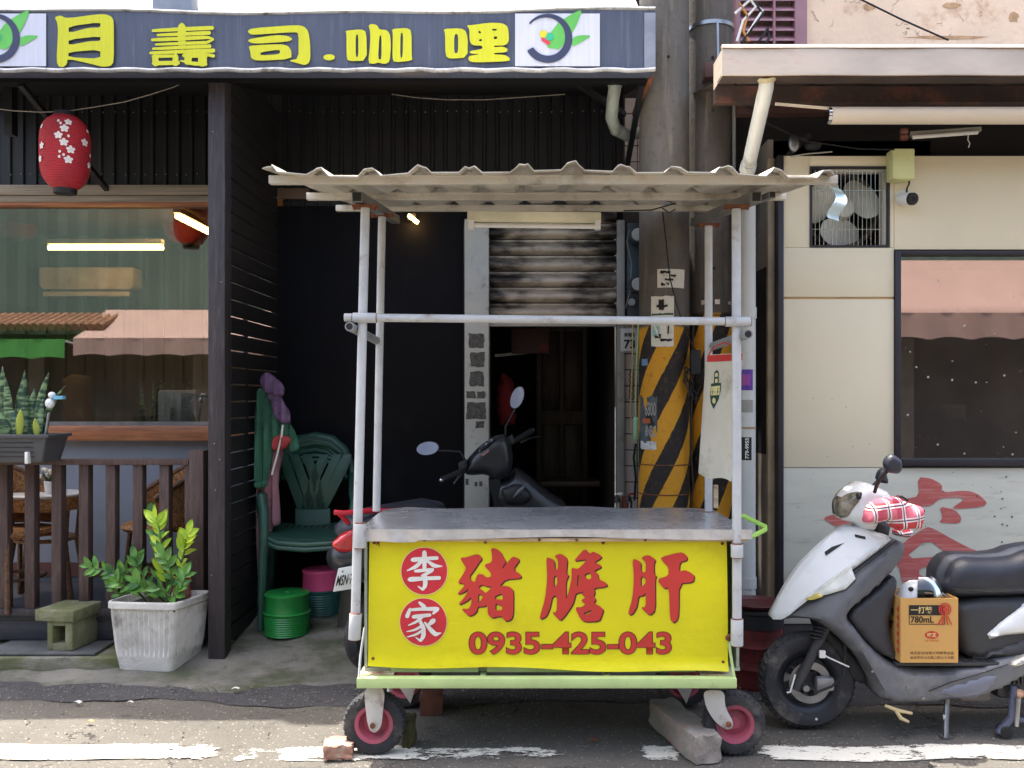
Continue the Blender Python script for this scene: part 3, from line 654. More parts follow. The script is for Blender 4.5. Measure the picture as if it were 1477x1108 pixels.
for x in (-2.75, XR - .05):
    B().bar((x, 4.86, sz0 - .02), (x, 5.86, 2.72 + .1), .03).build('brace', m_blackmetal, cr)
B().bar(P(915, 165, 5.2), P(940, 108, 4.85), .025).build('brace', m_rust, cr)
B().bar(P(820, 112, 5.0), P(900, 165, 5.6), .03).build('brace', m_blackmetal, cr)
B().box(PX(8, 5.2), PX(20, 5.2), 5.18, 5.24, PZ(195, 5.2), PZ(100, 5.2)).build('bracket', m_blackmetal, cr)
B().box(-2.06, -1.84, 4.9, 5.0, 3.5, 5.15).build('roof_post', mat('grey_box', c(150, 158, 170), .5), cr, bevel=.01)
dp = thing('drain_pipe', 'short bent grey drain pipe under the right end of the sign', 'pipe', P(886, 150, 5.1))
B().tube([P(887, 98, 5.05), P(888, 120, 5.05), P(884, 145, 5.1), P(882, 170, 5.15), P(888, 187, 5.2), P(905, 195, 5.35), P(918, 192, 5.5)], .036, 16).build('pipe', mat('aged_pipe', c(150, 158, 152), .5, var=.15, dirt=c(100, 100, 92), da=.4), dp)
B().tube([P(887.5, 118, 5.05), P(887, 126, 5.06)], .041, 16).build('joint', mat('aged_pipe', W), dp)
def wire(pts, r, lab, m=m_cable, nm='cable'): return tag(B().tube(pts, r, 6).build(nm, m), lab, 'cable')
def arc(p, q, sag, n=14): return [Vector(p).lerp(Vector(q), i / n) - Vector((0, 0, 4 * sag * (i / n) * (1 - i / n))) for i in range(n + 1)]
wire([P(*q, 5.0) for q in ((-20, 155), (20, 160), (60, 162), (100, 160), (140, 154), (180, 147), (215, 137), (250, 126), (290, 107))], .0028, 'thin pale wire sagging from the sign to the lantern', mat('pale_wire', c(150, 145, 132), .6))
wire([P(*q, 5.7) for q in ((565, 136), (600, 141), (645, 144), (700, 144), (760, 140), (815, 136))], .003, 'thin pale wire sagging across the black wall under the sign', mat('pale_wire', W))
# ================================================================ DOORWAY BAY
db = thing('doorway_bay', 'open doorway with scorched roller shutter between a peeling white pillar and a tiled strip', 'doorway', (.1, 5.9, .2))
m_pillar = mat('pillar_paint', c(196, 196, 188), .7, var=.06, vs=4, dirt=c(120, 116, 106), da=.33, ds=9, bump=.15, bs=40)
B().box(PX(670, 5.8), PX(705, 5.8), 5.80, 6.0, .12, 2.619).build('pillar', m_pillar, db, bevel=.004)
m_blot = mat('painted_over_blotch', c(92, 90, 86), .8, var=.4, vs=50, dirt=c(170, 168, 160), da=.32, ds=40)
def blot(x0, y0, x1, y1, k=16):
    lp = []
    for i in range(k):
        a = 2 * math.pi * i / k; ca, sa = math.cos(a), math.sin(a); s = max(abs(ca), abs(sa)); q = random.uniform(.78, 1.0)
        lp.append(((x0 + x1) / 2 + ca / s * (x1 - x0) / 2 * q, (y0 + y1) / 2 + sa / s * (y1 - y0) / 2 * q))
    B().add([P(u, v, 5.797) for u, v in lp], [tuple(range(k))]).build('paint_blotch', m_blot, db, smooth=0)
for q in ((675, 480, 700, 503), (677, 507, 700, 531), (676, 534, 699, 559), (672, 564, 687, 575), (687, 564, 701, 575), (671, 578, 703, 606), (685, 607, 699, 618), (684, 695, 689, 702), (691, 694, 696, 702), (671, 690, 676, 700)): blot(*q)
def shutter_mat():
    m, nt, bs = newmat('scorched_shutter'); v = coords(nt); X, Y, Z = xyz(nt, v)
    n = noise(nt, coords(nt, (2.2, 1, 6)), 2.2, 7, .6); n2 = noise(nt, coords(nt, (1, 1, 12)), 9, 6, .7)
    ed = mth(nt, 'MULTIPLY', mth(nt, 'ABSOLUTE', mth(nt, 'SUBTRACT', X, .13)), .75)
    f = ramp(nt, mth(nt, 'ADD', mth(nt, 'ADD', n, ed), mth(nt, 'MULTIPLY', n2, .25)), .56, 1.0)
    nt.links.new(mix(nt, f, c(200, 186, 166), c(36, 28, 24)), bs.inputs['Base Color']); bs.inputs['Metallic'].default_value = .25; bs.inputs['Roughness'].default_value = .42; return m
m_shut = shutter_mat()
x0, x1 = PX(703, 5.88), PX(889, 5.88); z = 1.985
B().box(x0 + .004, x1 - .004, 5.84, 5.9, 1.93, 1.983).build('shutter_bottom_bar', mat('shutter_bar', c(168, 166, 158), .5, metal=.2, var=.15), db, bevel=.006)
sl = None
while z < 2.66:
    if sl is None:
        sl = B(); sl.sheet(1, 8, lambda u, v: Vector((x0 + (x1 - x0) * u, 5.895 - .05 * math.sin(math.pi * min(1, v * 1.15)) ** .6 * (1 - .35 * v), z + .098 * v)), Vector((0, .006, 0))); sl = sl.build('shutter_slat', m_shut, db, smooth=50); zs = z
    else: copies(sl, [(0, 0, z - zs)])
    z += .104
for xa, xb in ((x0 - .03, x0), (x1, x1 + .05)): B().box(xa, xb, 5.83, 5.96, .15, 2.618).build('guide_rail', mat('grey_jamb', c(150, 150, 146), .6, var=.12, dirt=c(96, 92, 86), da=.36, ds=6), db, bevel=.004)
# dim hall behind
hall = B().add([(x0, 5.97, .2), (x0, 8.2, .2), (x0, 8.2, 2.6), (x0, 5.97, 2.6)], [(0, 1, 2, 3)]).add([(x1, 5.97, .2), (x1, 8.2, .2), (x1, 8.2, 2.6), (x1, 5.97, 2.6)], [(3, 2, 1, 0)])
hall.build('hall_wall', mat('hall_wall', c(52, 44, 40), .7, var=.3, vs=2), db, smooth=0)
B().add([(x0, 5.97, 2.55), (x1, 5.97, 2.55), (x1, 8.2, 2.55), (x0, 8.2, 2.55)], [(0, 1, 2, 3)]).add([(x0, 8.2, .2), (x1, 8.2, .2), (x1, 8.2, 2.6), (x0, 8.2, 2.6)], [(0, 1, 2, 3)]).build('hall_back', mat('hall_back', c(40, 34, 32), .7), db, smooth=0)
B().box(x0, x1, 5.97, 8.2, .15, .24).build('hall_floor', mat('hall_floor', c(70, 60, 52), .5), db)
m_door = mat('hall_door_wood', c(74, 54, 42), .45, var=.3, vs=6, st=(8, 8, .8))
dr = B().box(.05, .46, 7.3, 7.35, .24, 2.3).build('inner_door', m_door, db)
for a, b_ in ((.09, .24), (.27, .42)):
    for za, zb_ in ((1.36, 2.0), (.5, 1.25)): B().box(a, b_, 7.275, 7.3, za, zb_).build('door_panel', m_door, dr, bevel=.02)
B().box(.1, .5, 6.7, 7.1, .24, .62).build('hall_bench', mat('hall_bench', c(78, 60, 48), .5, var=.2), db, bevel=.01)
B().box(.08, .52, 6.72, 7.1, .8, .84).build('hall_shelf', mat('hall_bench', W), db, bevel=.01)
sb = B().box(PX(738, 6.5), PX(792, 6.5), 6.5, 6.52, PZ(510, 6.5), PZ(474, 6.5)).build('hanging_board', mat('orange_board', c(84, 54, 50), .6, var=.15), bevel=.004)
tag(sb, 'small dull brown board with a red corner hanging inside the dark doorway', 'board')
B().box(PX(780, 6.49), PX(790, 6.49), 6.49, 6.498, PZ(506, 6.49), PZ(496, 6.49)).build('red_patch', mat('board_red', c(120, 34, 34), .6), sb)
B().bar(P(716, 513, 6.4), P(776, 507, 6.9), .03, .02).build('hall_tube_fitting', m_white, db)
rc = inflate([(718, 555), (725, 538), (738, 545), (745, 575), (743, 612), (722, 614), (716, 590)], .05, 12, 5, lambda u, v, t: P(u, v, 6.3) + Vector((.006 * math.sin(v * .4), t, 0)))
tag(rc.build('red_cloth', mat('red_cloth', c(124, 26, 28), .8, var=.25)), 'red cloth hanging inside the doorway left of the door', 'cloth')
# tiled strip with house number, meters, conduit, taps
m_tile = mat('pale_tile', c(186, 176, 174), .3, var=.08, vs=3, dirt=c(130, 116, 110), da=.34, ds=8)
B().box(PX(899, 5.86), PX(935, 5.86), 5.86, 6.0, .15, 4.4).build('tile_backing', mat('grout', c(54, 48, 46), .9), db)
tl = None
for col in range(2):
    for k in range(30):
        xx, zz = PX(901.5, 5.85) + col * .084, .3 + k * .104
        if 1.93 < zz < 2.62: continue
        if tl is None: tl = B().box(xx, xx + .079, 5.852, 5.861, zz, zz + .097).build('tile', m_tile, db, bevel=.002, seg=1); o0 = (xx, zz)
        else: copies(tl, [(xx - o0[0], random.uniform(-.002, .001), zz - o0[1])])
hn = B().box(PX(895, 5.76), PX(918.5, 5.76), 5.75, 5.758, PZ(507, 5.76), PZ(474, 5.76)).build('house_number', mat('number_plate', c(190, 194, 196), .35, var=.05), bevel=.002)
tag(hn, 'pale house number plate reading 73 beside the doorway', 'number plate')
fz = lambda u, v: Vector((u, 5.7465, v))
text('number', '73', (PX(900, 5.746), PX(916, 5.746), PZ(503, 5.746), PZ(490, 5.746)), fz, m_ink, hn, .03)
text('street_name', '東陽路', (PX(900, 5.746), PX(916, 5.746), PZ(486, 5.746), PZ(480, 5.746)), fz, m_ink, hn, .02)
mb = thing('electric_meters', 'two round electric meters on a blue-grey board beside the concrete pole', 'meter', P(913, 400, 5.8))
B().box(PX(905, 5.8), PX(924, 5.8), 5.8, 5.85, PZ(468, 5.8), PZ(322, 5.8)).build('board', mat('meter_board', c(58, 78, 90), .55, var=.2, dirt=c(40, 46, 50), da=.4), mb, bevel=.004)
for py in (340, 411):
    o = P(919, py, 5.74)
    B().lathe([(.0, -.05), (.05, -.045), (.055, 0), (.055, .06)], o, 24, 'Y').build('meter', mat('meter_dark', c(48, 52, 56), .4), mb)
    B().lathe([(.0, -.056), (.036, -.054), (.04, -.046)], o, 24, 'Y').build('dial', mat('meter_face', c(170, 176, 176), .3), mb)
B().lathe([(0, -.02), (.022, -.018), (.024, 0)], P(911, 436, 5.79), 16, 'Y').build('seal', mat('meter_face', W), mb)
wire([P(908, 330, 5.77), P(904, 350, 5.75), P(911, 380, 5.74), P(909, 420, 5.76), P(902, 445, 5.77)], .004, 'grey wire looping over the electric meters', mat('grey_wire', c(120, 122, 120), .6))
cdt = thing('green_conduit', 'pale green conduit with a connector running down the tiled strip', 'conduit', P(915, 600, 5.6))
m_cg = mat('pale_green_plastic', c(176, 206, 150), .5, var=.08)
B().tube([P(921, 468, 5.6), P(919, 520, 5.6), P(917, 580, 5.6), P(918, 640, 5.6), P(916, 690, 5.6)], .007, 8).build('pipe', m_cg, cdt)
B().tube([P(913, 468, 5.6), P(912, 530, 5.6), P(909, 590, 5.6), P(913, 640, 5.6)], .004, 8).build('wire', mat('yellow_wire', c(196, 190, 110), .5), cdt)
B().cyl(P(918, 602, 5.57), P(918, 634, 5.57), .02).build('connector', mat('mint_plastic', c(168, 214, 180), .45), cdt, bevel=.004)
wire([P(917, 640, 5.58), P(914, 660, 5.57), P(917, 690, 5.58), P(915, 722, 5.58)], .007, 'black cable below the pale green connector')
ch = B()
for k in range(5): ch.tube([P(911 + 3 * math.cos(a * 1.05), 540 + k * 8 + 5 * math.sin(a * 1.05), 5.8 - .01 * (k % 2)) for a in range(6)], .005, 6, closed=True)
tag(ch.build('chain', m_rust), 'short rusty chain hanging on the tiled strip', 'chain')
tp = thing('water_taps', 'pair of worn water taps with red handles just above the cart counter', 'tap', P(900, 722, 5.3))
for px, hm in ((893, m_white), (909, mat('dull_red_handle', c(160, 50, 50), .5))):
    B().tube([P(px, 735, 5.3), P(px, 722, 5.3), P(px - 3, 716, 5.25), P(px - 4, 724, 5.2)], .012, 10).build('spout', m_steel, tp)
    B().bar(P(px - 5, 714, 5.28), P(px + 5, 712, 5.28), .014).build('handle', hm, tp, bevel=.003)
B().cyl(P(902, 740, 5.32), P(902, 716, 5.32), .022).build('body', mat('copper_rust', c(140, 78, 52), .7), tp)
# wall behind the poles
lb2 = B().box(.60, 1.9, 6.002, 6.1, 0, 4.6).build('back_wall', mat('dim_back_wall', c(64, 60, 58), .8, var=.3, vs=2))
tag(lb2, 'dim wall behind the two concrete poles', 'wall')

# ================================================================ UTILITY POLES
def pole_mat(name, base, zs, ph):
    m, nt, bs = newmat(name); v = coords(nt, obj=True); X, Y, Z = xyz(nt, v)
    ang = mth(nt, 'ARCTAN2', X, mth(nt, 'MULTIPLY', Y, -1))
    n = noise(nt, coords(nt, (1, 1, .3)), 5, 8, .65); n2 = noise(nt, v, 28, 8, .7); n3 = noise(nt, coords(nt, (2, 2, .15)), 9, 6)
    cc_ = mix(nt, ramp(nt, n, .3, .7), mul(base, .75), mul(base, 1.3)); cc_ = mix(nt, mth(nt, 'MULTIPLY', ramp(nt, n2, .5, .75), .6), cc_, mul(base, .45))
    cc_ = mix(nt, mth(nt, 'MULTIPLY', ramp(nt, n3, .55, .75), .5), cc_, c(150, 140, 122))
    s = mth(nt, 'FRACT', mth(nt, 'ADD', mth(nt, 'DIVIDE', mth(nt, 'SUBTRACT', mth(nt, 'ADD', Z, mth(nt, 'MULTIPLY', mth(nt, 'SUBTRACT', n2, .5), .035)), mth(nt, 'MULTIPLY', ang, .27)), .42), ph))
    ye = mix(nt, mth(nt, 'MULTIPLY', ramp(nt, n2, .55, .7), .65), c(214, 152, 34), c(128, 88, 36)); bl = mix(nt, ramp(nt, n2, .5, .75), c(38, 33, 30), c(92, 70, 42))
    band = ramp(nt, s, .49, .51); pc = mix(nt, band, ye, bl)
    lim = ramp(nt, mth(nt, 'ADD', Z, mth(nt, 'MULTIPLY', n, .06)), zs + .02, zs + .045)
    wornp = mth(nt, 'MULTIPLY', ramp(nt, n, .62, .72), .6)
    col = mix(nt, mth(nt, 'MAXIMUM', lim, wornp), pc, cc_)
    nt.links.new(col, bs.inputs['Base Color']); bs.inputs['Roughness'].default_value = .75
    b = nd(nt, 'ShaderNodeBump'); b.inputs['Strength'].default_value = .4; b.inputs['Distance'].default_value = .01; nt.links.new(n2, b.inputs['Height']); nt.links.new(b.outputs[0], bs.inputs['Normal']); return m
def pole(px0, px1, d, zs, ph, lab, base):
    r = (px1 - px0) / 2 / F * d; x = PX((px0 + px1) / 2, d); t = thing('utility_pole', lab, 'pole', (x, d, 0), group='concrete utility poles')
    b = B().lathe([(r * 1.03, 0), (r, 2), (r * .97, 6.5)], (0, 0, 0), 48); o = b.build('shaft', pole_mat('pole_%d' % px0, base, zs, ph), t, local=True, smooth=60); return t, x, d, r
def onpole(pl, px0, px1, py0, py1, nm, m, dr=.002, jag=0, seed=0):
    """a sheet glued round the pole"""
    t, x, d, r = pl; rr = random.Random(seed)
    y = d - r; f = lambda px: math.asin(max(-.97, min(.97, (PX(px, y + .02) - x) / r)))
    a0, a1 = f(px0), f(px1); z0, z1 = PZ(py1, y), PZ(py0, y); b = B()
    b.grid(10, 6, lambda u, v: Vector((x + (r * 1.004 + dr + .002 * math.sin(u * 5 + v * 3)) * math.sin(a0 + (a1 - a0) * u), d - (r * 1.004 + dr + .002 * math.sin(u * 5 + v * 3)) * math.cos(a0 + (a1 - a0) * u), z0 + (z1 - z0) * v + jag * rr.uniform(-1, 1) * (v in (0, 1)))))
    return b.build(nm, m, t, smooth=60)
p1 = pole(922, 994, 5.1, 1.86, .05, 'thick concrete utility pole with yellow and black stripes, nearer the doorway', c(94, 89, 82))
p2 = pole(994, 1057, 5.2, 1.95, .55, 'slightly thinner concrete utility pole with stripes, nearer the cream building', c(84, 78, 72))
onpole(p1, 948, 987, 388, 415, 'notice', m_paper); onpole(p1, 940, 971, 427, 500, 'notice', m_paper, jag=.004)
for q in ((952, 391, 966, 394), (966, 396, 974, 399), (953, 408, 964, 412), (958, 402, 970, 405)): onpole(p1, q[0], q[2], q[1], q[3], 'ink_mark', m_ink, .005, .004, q[0])
for q in ((950, 432, 957, 447), (947, 440, 962, 443), (941, 452, 970, 455), (945, 482, 953, 488), (952, 489, 968, 492), (962, 470, 964, 482)): onpole(p1, q[0], q[2], q[1], q[3], 'ink_mark', m_ink if q[0] != 941 else mat('green_tape', c(60, 96, 80), .5), .005, .003, q[0])
onpole(p1, 942, 951, 470, 486, 'sticker', mat('aqua', c(150, 190, 186), .6), .0048, .006)
onpole(p1, 925, 948, 572, 640, 'flyer', mat('blue_grey_flyer', c(74, 84, 92), .7, var=.35, vs=20, dirt=c(120, 112, 96), da=.36, ds=25), .002, .008, 3)
onpole(p1, 928, 947, 637, 649, 'sticker', mat('pale_sticker', c(206, 206, 204), .6, dirt=c(70, 70, 70), da=.4, ds=60), .005, .003)
onpole(p1, 930, 939, 604, 611, 'sticker', mat('orange_sticker', c(176, 92, 48), .6), .0055)
onpole(p1, 929, 936, 517, 527, 'sticker', mat('sky_sticker', c(110, 140, 176), .6), .004, .003)
t, x, d, r = p1; f_ = lambda u, v: Vector((x + r * 1.03 * math.sin((u - x) / r), d - r * 1.03 * math.cos((u - x) / r) - .003, v))
text('lettering', '6800', (PX(928, 4.97), PX(946, 4.97), PZ(600, 4.97), PZ(580, 4.97)), f_, mat('faint_ink', c(160, 158, 150), .7), t, .02)
text('lettering', '8NBC', (PX(928, 4.97), PX(946, 4.97), PZ(630, 4.97), PZ(614, 4.97)), f_, mat('faint_ink', W), t, .02)
for q in ((1012, 433, 1019, 439), (1030, 432, 1037, 439), (1049, 434, 1054, 439)): onpole(p2, q[0], q[2], q[1], q[3], 'foil_tape', mat('foil_tape', c(216, 200, 184), .3, metal=.4), .004, .003, q[0])
def band(pl, z, h, m, nm='strap'): t, x, d, r = pl; B().lathe([(r * 1.002, z), (r + .006, z), (r + .006, z + h), (r * 1.002, z + h)], (x, d, 0), 40, ring=True).build(nm, m, t)
band(p2, PZ(33, 5.07), .022, m_steel); band(p1, PZ(672, 4.97), .006, m_rust); band(p1, PZ(715, 4.97), .006, m_rust); band(p2, PZ(455, 5.07), .004, m_cable)
for pl, px, py in ((p1, 964, 82), (p2, 1028, 83), (p2, 1028, 159), (p1, 962, 540), (p2, 1030, 387)):
    t, x, d, r = pl; B().cyl(P(px, py, d - r - .004), P(px, py, d - r + .03), .009, n=10).build('bolt_hole', m_ink, t)
B().box(PX(1017, 5), PX(1042, 5), 5.0, 5.1, PZ(111, 5), PZ(90, 5)).build('bracket', mat('rust_plate', c(74, 48, 44), .8, var=.3), p2[0], bevel=.004)
B().bar(P(1035, 28, 5.0), P(1036, 90, 5.0), .012, .006).build('strap_tail', m_steel, p2[0])
wire([P(955, 300, 4.92), P(961, 350, 4.92), P(966, 400, 4.92), P(976, 440, 4.92), P(990, 480, 4.92), P(1004, 508, 4.95)], .0035, 'thin black cable hanging down the front of the striped pole')
tg = random.Random(3)
for k in range(6):
    cx, cy = tg.uniform(994, 1006), tg.uniform(520, 570); pts = [P(cx + tg.uniform(4, 12) * math.cos(a * .6 + k), cy + tg.uniform(10, 26) * math.sin(a * .6), 4.95 + tg.uniform(-.03, .03)) for a in range(9)]
    wire(pts, .0045, ['coiled black cable between the striped poles, top loop', 'tangled black cable between the striped poles', 'loose black cable loop against the thinner pole', 'black cable coil beside the hanging sack', 'small black cable loop between the poles', 'drooping black cable between the poles'][k])
wire([P(1000, 470, 4.98), P(998, 560, 4.97), P(996, 640, 4.97), P(1000, 700, 4.98), P(995, 735, 4.98)], .006, 'thick black cable running down the joint of the two poles')
jb = B().box(PX(996, 4.95), PX(1010, 4.95), 4.93, 4.99, PZ(540, 4.95), PZ(505, 4.95)).build('junction_box', m_dark, bevel=.006)
tag(jb, 'black cable junction block strapped between the two poles', 'junction box')
# white down pipe
wp = thing('down_pipe', 'tall white plastic down pipe between the poles and the cream building', 'pipe', (PX(1078, 4.85), 4.85, 0))
xw = PX(1078.5, 4.85); rw = .042
B().cyl((xw, 4.85, .05), (xw, 4.85, 2.62), rw, n=24).build('pipe', m_pvc, wp)
for z_ in (PZ(452, 4.85), PZ(840, 4.85)): B().cyl((xw, 4.85, z_ - .03), (xw, 4.85, z_ + .03), rw + .005, n=24).build('joint', m_pvc, wp)
def onpipe(px0, px1, py0, py1, m, nm='sticker', dr=.0015):
    y = 4.85 - rw; a = [math.asin(max(-.95, min(.95, (PX(p, y) - xw) / rw))) for p in (px0, px1)]; b = B()
    b.grid(8, 1, lambda u, v: Vector((xw + (rw + dr) * math.sin(a[0] + (a[1] - a[0]) * u), 4.85 - (rw + dr) * math.cos(a[0] + (a[1] - a[0]) * u), PZ(py1, y) + (PZ(py0, y) - PZ(py1, y)) * v))); return b.build(nm, m, wp)
onpipe(1070, 1086, 533, 563, mat('purple_sticker', c(88, 52, 150), .4, var=.2, vs=30)); onpipe(1069, 1082, 540, 556, mat('magenta_sticker', c(150, 70, 150), .4), dr=.0022)
onpipe(1070, 1086, 577, 595, mat('grey_sticker', c(150, 148, 142), .6)); onpipe(1070, 1084, 631, 664, m_ink)
fpz = lambda u, v: Vector((PX(1077, 4.805) + (v - PZ(647, 4.8)) * -1, 4.8045, PZ(647, 4.8) + (u - 1)))
text('lettering', '779-9955', (.945, 1.055, PZ(647, 4.8) - .012, PZ(647, 4.8) + .008), fpz, m_white, wp, .02)
B().tube([(xw, 4.85, PZ(617, 4.85) + .001 * k) for k in (-4, 4)], rw + .003, 20).build('tape', mat('brown_tape', c(150, 116, 70), .5), wp)
up = thing('gutter_pipe', 'slanting white outlet pipe dropping from the gutter', 'pipe', P(1095, 180, 4.5))
B().tube([P(1106, 112, 4.28), P(1105, 126, 4.3), P(1102, 140, 4.33), P(1085, 215, 4.6), P(1080, 238, 4.68), P(1077, 252, 4.75), P(1078, 262, 4.85)], .036, 20).build('pipe', m_pvc, up)
B().tube([P(1080.5, 236, 4.675), P(1078, 246, 4.715)], .042, 20).build('joint', m_pvc, up); B().tube([P(1106, 108, 4.27), P(1106, 115, 4.285)], .045, 16).build('collar', mat('sealant', c(180, 172, 140), .8, bump=.5), up)
# drum
bl = thing('oil_drum', 'dark red metal drum with black rim behind the cart', 'drum', (PX(1090, 4.62), 4.62, 0))
pr = [(.13, .0), (.135, .01)]
for k in range(13): pr.append((.135 + (.008 if k in (4, 9) else 0), .02 + k * .022))
dx = PX(1090, 4.62)
B().lathe(pr + [(.135, .31)], (dx, 4.62, 0), 40).build('body', mat('drum_red', c(110, 38, 40), .5, var=.2, dirt=c(60, 30, 28), da=.42, ds=8, bump=.15), bl)
B().lathe([(.14, .31), (.14, .38), (.145, .385), (.145, .40), (.13, .40)], (dx, 4.62, 0), 40).build('rim', m_dark, bl)
B().lathe([(0, .405), (.12, .402), (.132, .41), (.138, .425), (.13, .43), (.118, .413), (0, .413)], (dx, 4.62, 0), 40).build('lid', mat('drum_lid', c(84, 36, 36), .5), bl)
for k in range(7): a = R(-150 + k * 22); B().ball((dx + .141 * math.cos(a), 4.62 + .141 * math.sin(a), .2), .008, n=8, m=5).build('bolt', m_ink, bl)

# ================================================================ RIGHT BUILDING
YR = 4.9
rbld = thing('cream_building', 'cream panelled shopfront with a fan opening, brown window and red character', 'building', (2.5, 5.4, 0))
m_cream = mat('cream_panel', c(230, 218, 189), .55, var=.05, vs=1.2, dirt=c(214, 198, 164), da=.33, ds=1.6, st=(1, 1, .5), bump=.02)
m_trim = mat('dark_trim', c(40, 36, 44), .45, var=.15)
XW, XWn, XE = PX(1130, YR), PX(1290, YR), 4.6
zt_, zf1, zf0, zsm, zlo = PZ(225, YR), PZ(240, YR), PZ(357, YR), PZ(430, YR), PZ(675, YR)
xf0, xf1 = PX(1168, YR), PX(1283, YR)
def pan(x0, x1, z0, z1, m=m_cream, nm='panel', y=YR, th=.04): return B().box(x0, x1, y, y + th, z0, z1).build(nm, m, rbld, bevel=.0025)
pan(XW, xf0, zf0, zt_); pan(xf0 + .001, xf1, zf1, zt_); pan(xf1 + .001, XWn - .002, zf0, zt_); pan(XW, XWn - .002, zsm + .006, zf0 - .001); pan(XW, XWn - .002, zlo + .003, zsm - .006)
pan(XW, XWn - .002, zsm - .005, zsm + .005, mat('seam_stain', c(196, 158, 108), .7), 'seam', YR + .006, .03)
pan(XWn, XE, PZ(360, YR), zt_)
m_frost = mat('frosted_panel', c(206, 204, 188), .45, var=.05, vs=2, st=(1, 1, 6), coat=.1, dirt=c(140, 142, 134), da=.33, ds=3)
pan(XW, XE, .24, zlo, m_frost, 'lower_panel'); pan(XW, XE, .0, .24, mat('plinth', c(70, 66, 64), .7, var=.2), 'plinth', YR + .01)
B().box(XW - .032, XW - .001, YR - .012, YR + .05, .0, zt_ + .002).build('corner_trim', m_trim, rbld, bevel=.003)
B().box(XW - .07, XW - .034, YR + .05, YR + .09, .3, zt_).build('edge_trim', mat('aged_metal_trim', c(150, 132, 106), .5, var=.25), rbld, bevel=.003)
B().box(XW - .06, XW - .03, YR + .095, 6.0, .0, 1.15).build('side_wall', mat('side_grey', c(120, 112, 104), .5, var=.25, vs=3), rbld)
B().box(XW - .06, XW - .03, YR + .095, 6.0, 1.152, 2.2).build('side_window', mat('side_dark', c(44, 43, 44), .25), rbld)
B().box(XW - .06, XW - .03, YR + .095, 6.0, 2.202, 2.9).build('side_wall', mat('side_grey', W), rbld)
# painted character on the frosted panel
def wf_(u, v): return P(1170 + u / 4.81, 670 + v / 4.81, YR - .0035)
m_redwall = mat('faded_red_paint', c(196, 98, 92), .5, var=.12, vs=5, st=(1, 1, 14), dirt=c(190, 150, 142), da=.4, ds=5)
glyph('character', [[(740, 88), (830, 95), (910, 140), (905, 195), (1080, 180), (1150, 200), (1225, 265), (1190, 295), (1000, 310), (980, 300), (1060, 245), (1040, 230), (890, 235), (830, 290), (740, 290), (560, 250), (600, 205), (650, 240), (750, 220)],
 [(245, 120), (350, 155), (380, 230), (275, 210)], [(75, 370), (200, 335), (300, 380), (480, 430), (480, 480), (240, 465), (150, 420)], [(890, 290), (1000, 315), (1045, 370), (1030, 410), (885, 405), (915, 370)],
 [(800, 430), (860, 450), (1000, 530), (1130, 595), (1270, 635), (1050, 650), (940, 700), (925, 800), (890, 880), (640, 840), (605, 690), (530, 720), (490, 690), (640, 540)], [(640, 655), (810, 515), (960, 635)], [(750, 720), (920, 695), (900, 790), (750, 775)]], wf_, m_redwall, rbld)
sp = B()
for i in range(60):
    px, py = random.choice(((random.gauss(1445, 18), random.gauss(730, 25)), (random.uniform(1140, 1470), random.uniform(680, 780)), (random.uniform(1140, 1285), random.uniform(560, 670)))); r_ = random.uniform(.001, .0045) * (1.4 if px > 1400 else .7)
    lp = [P(px, py, YR - .0045) + Vector((r_ * math.cos(a) * random.uniform(.6, 1.2), 0, r_ * math.sin(a) * random.uniform(.6, 1.2))) for a in [k * .785 for k in range(8)]]
    if px < 1477: sp.add(lp, [tuple(range(8))])
sp.build('mud_specks', mat('mud', c(72, 68, 60), .9), rbld, smooth=0, kind='stuff')
# window
wn_ = B().box(XWn, XWn + .032, YR - .015, YR + .06, PZ(676, YR), PZ(362, YR)).build('window', m_trim, rbld, bevel=.003)
B().box(XWn + .033, XE, YR - .012, YR + .06, PZ(368, YR), PZ(362, YR)).build('frame', m_trim, wn_, bevel=.002)
B().box(XWn + .033, XE, YR - .03, YR + .06, PZ(672, YR), PZ(662, YR)).build('sill', m_trim, wn_, bevel=.004)
B().box(XWn + .033, XE, YR + .028, YR + .034, PZ(662, YR), PZ(368, YR)).build('pane', glass('brown_glass', (.5, .42, .36, 1), .24, .05), wn_)
ir = B(); a0, a1, b0, b1 = XWn, XE + .4, 1.0, 2.4
ir.add([(a0, 6.6, b0), (a1, 6.6, b0), (a1, 6.6, b1), (a0, 6.6, b1)], [(0, 1, 2, 3)]).add([(a0, 4.95, b0), (a0, 6.6, b0), (a0, 6.6, b1), (a0, 4.95, b1)], [(0, 1, 2, 3)]).add([(a0, 4.95, b1), (a1, 4.95, b1), (a1, 6.6, b1), (a0, 6.6, b1)], [(0, 1, 2, 3)]).add([(a0, 4.95, b0), (a1, 4.95, b0), (a1, 6.6, b0), (a0, 6.6, b0)], [(0, 1, 2, 3)])
ir.build('room_shell', mat('brown_room', c(84, 64, 52), .7, var=.2, vs=1), rbld, smooth=0)
ob2 = B().box(2.75, 3.0, 6.2, 6.3, 1.32, 1.42); tag(ob2.build('wall_rack', m_steel, bevel=.01), 'small pale rack inside the brown window', 'rack')
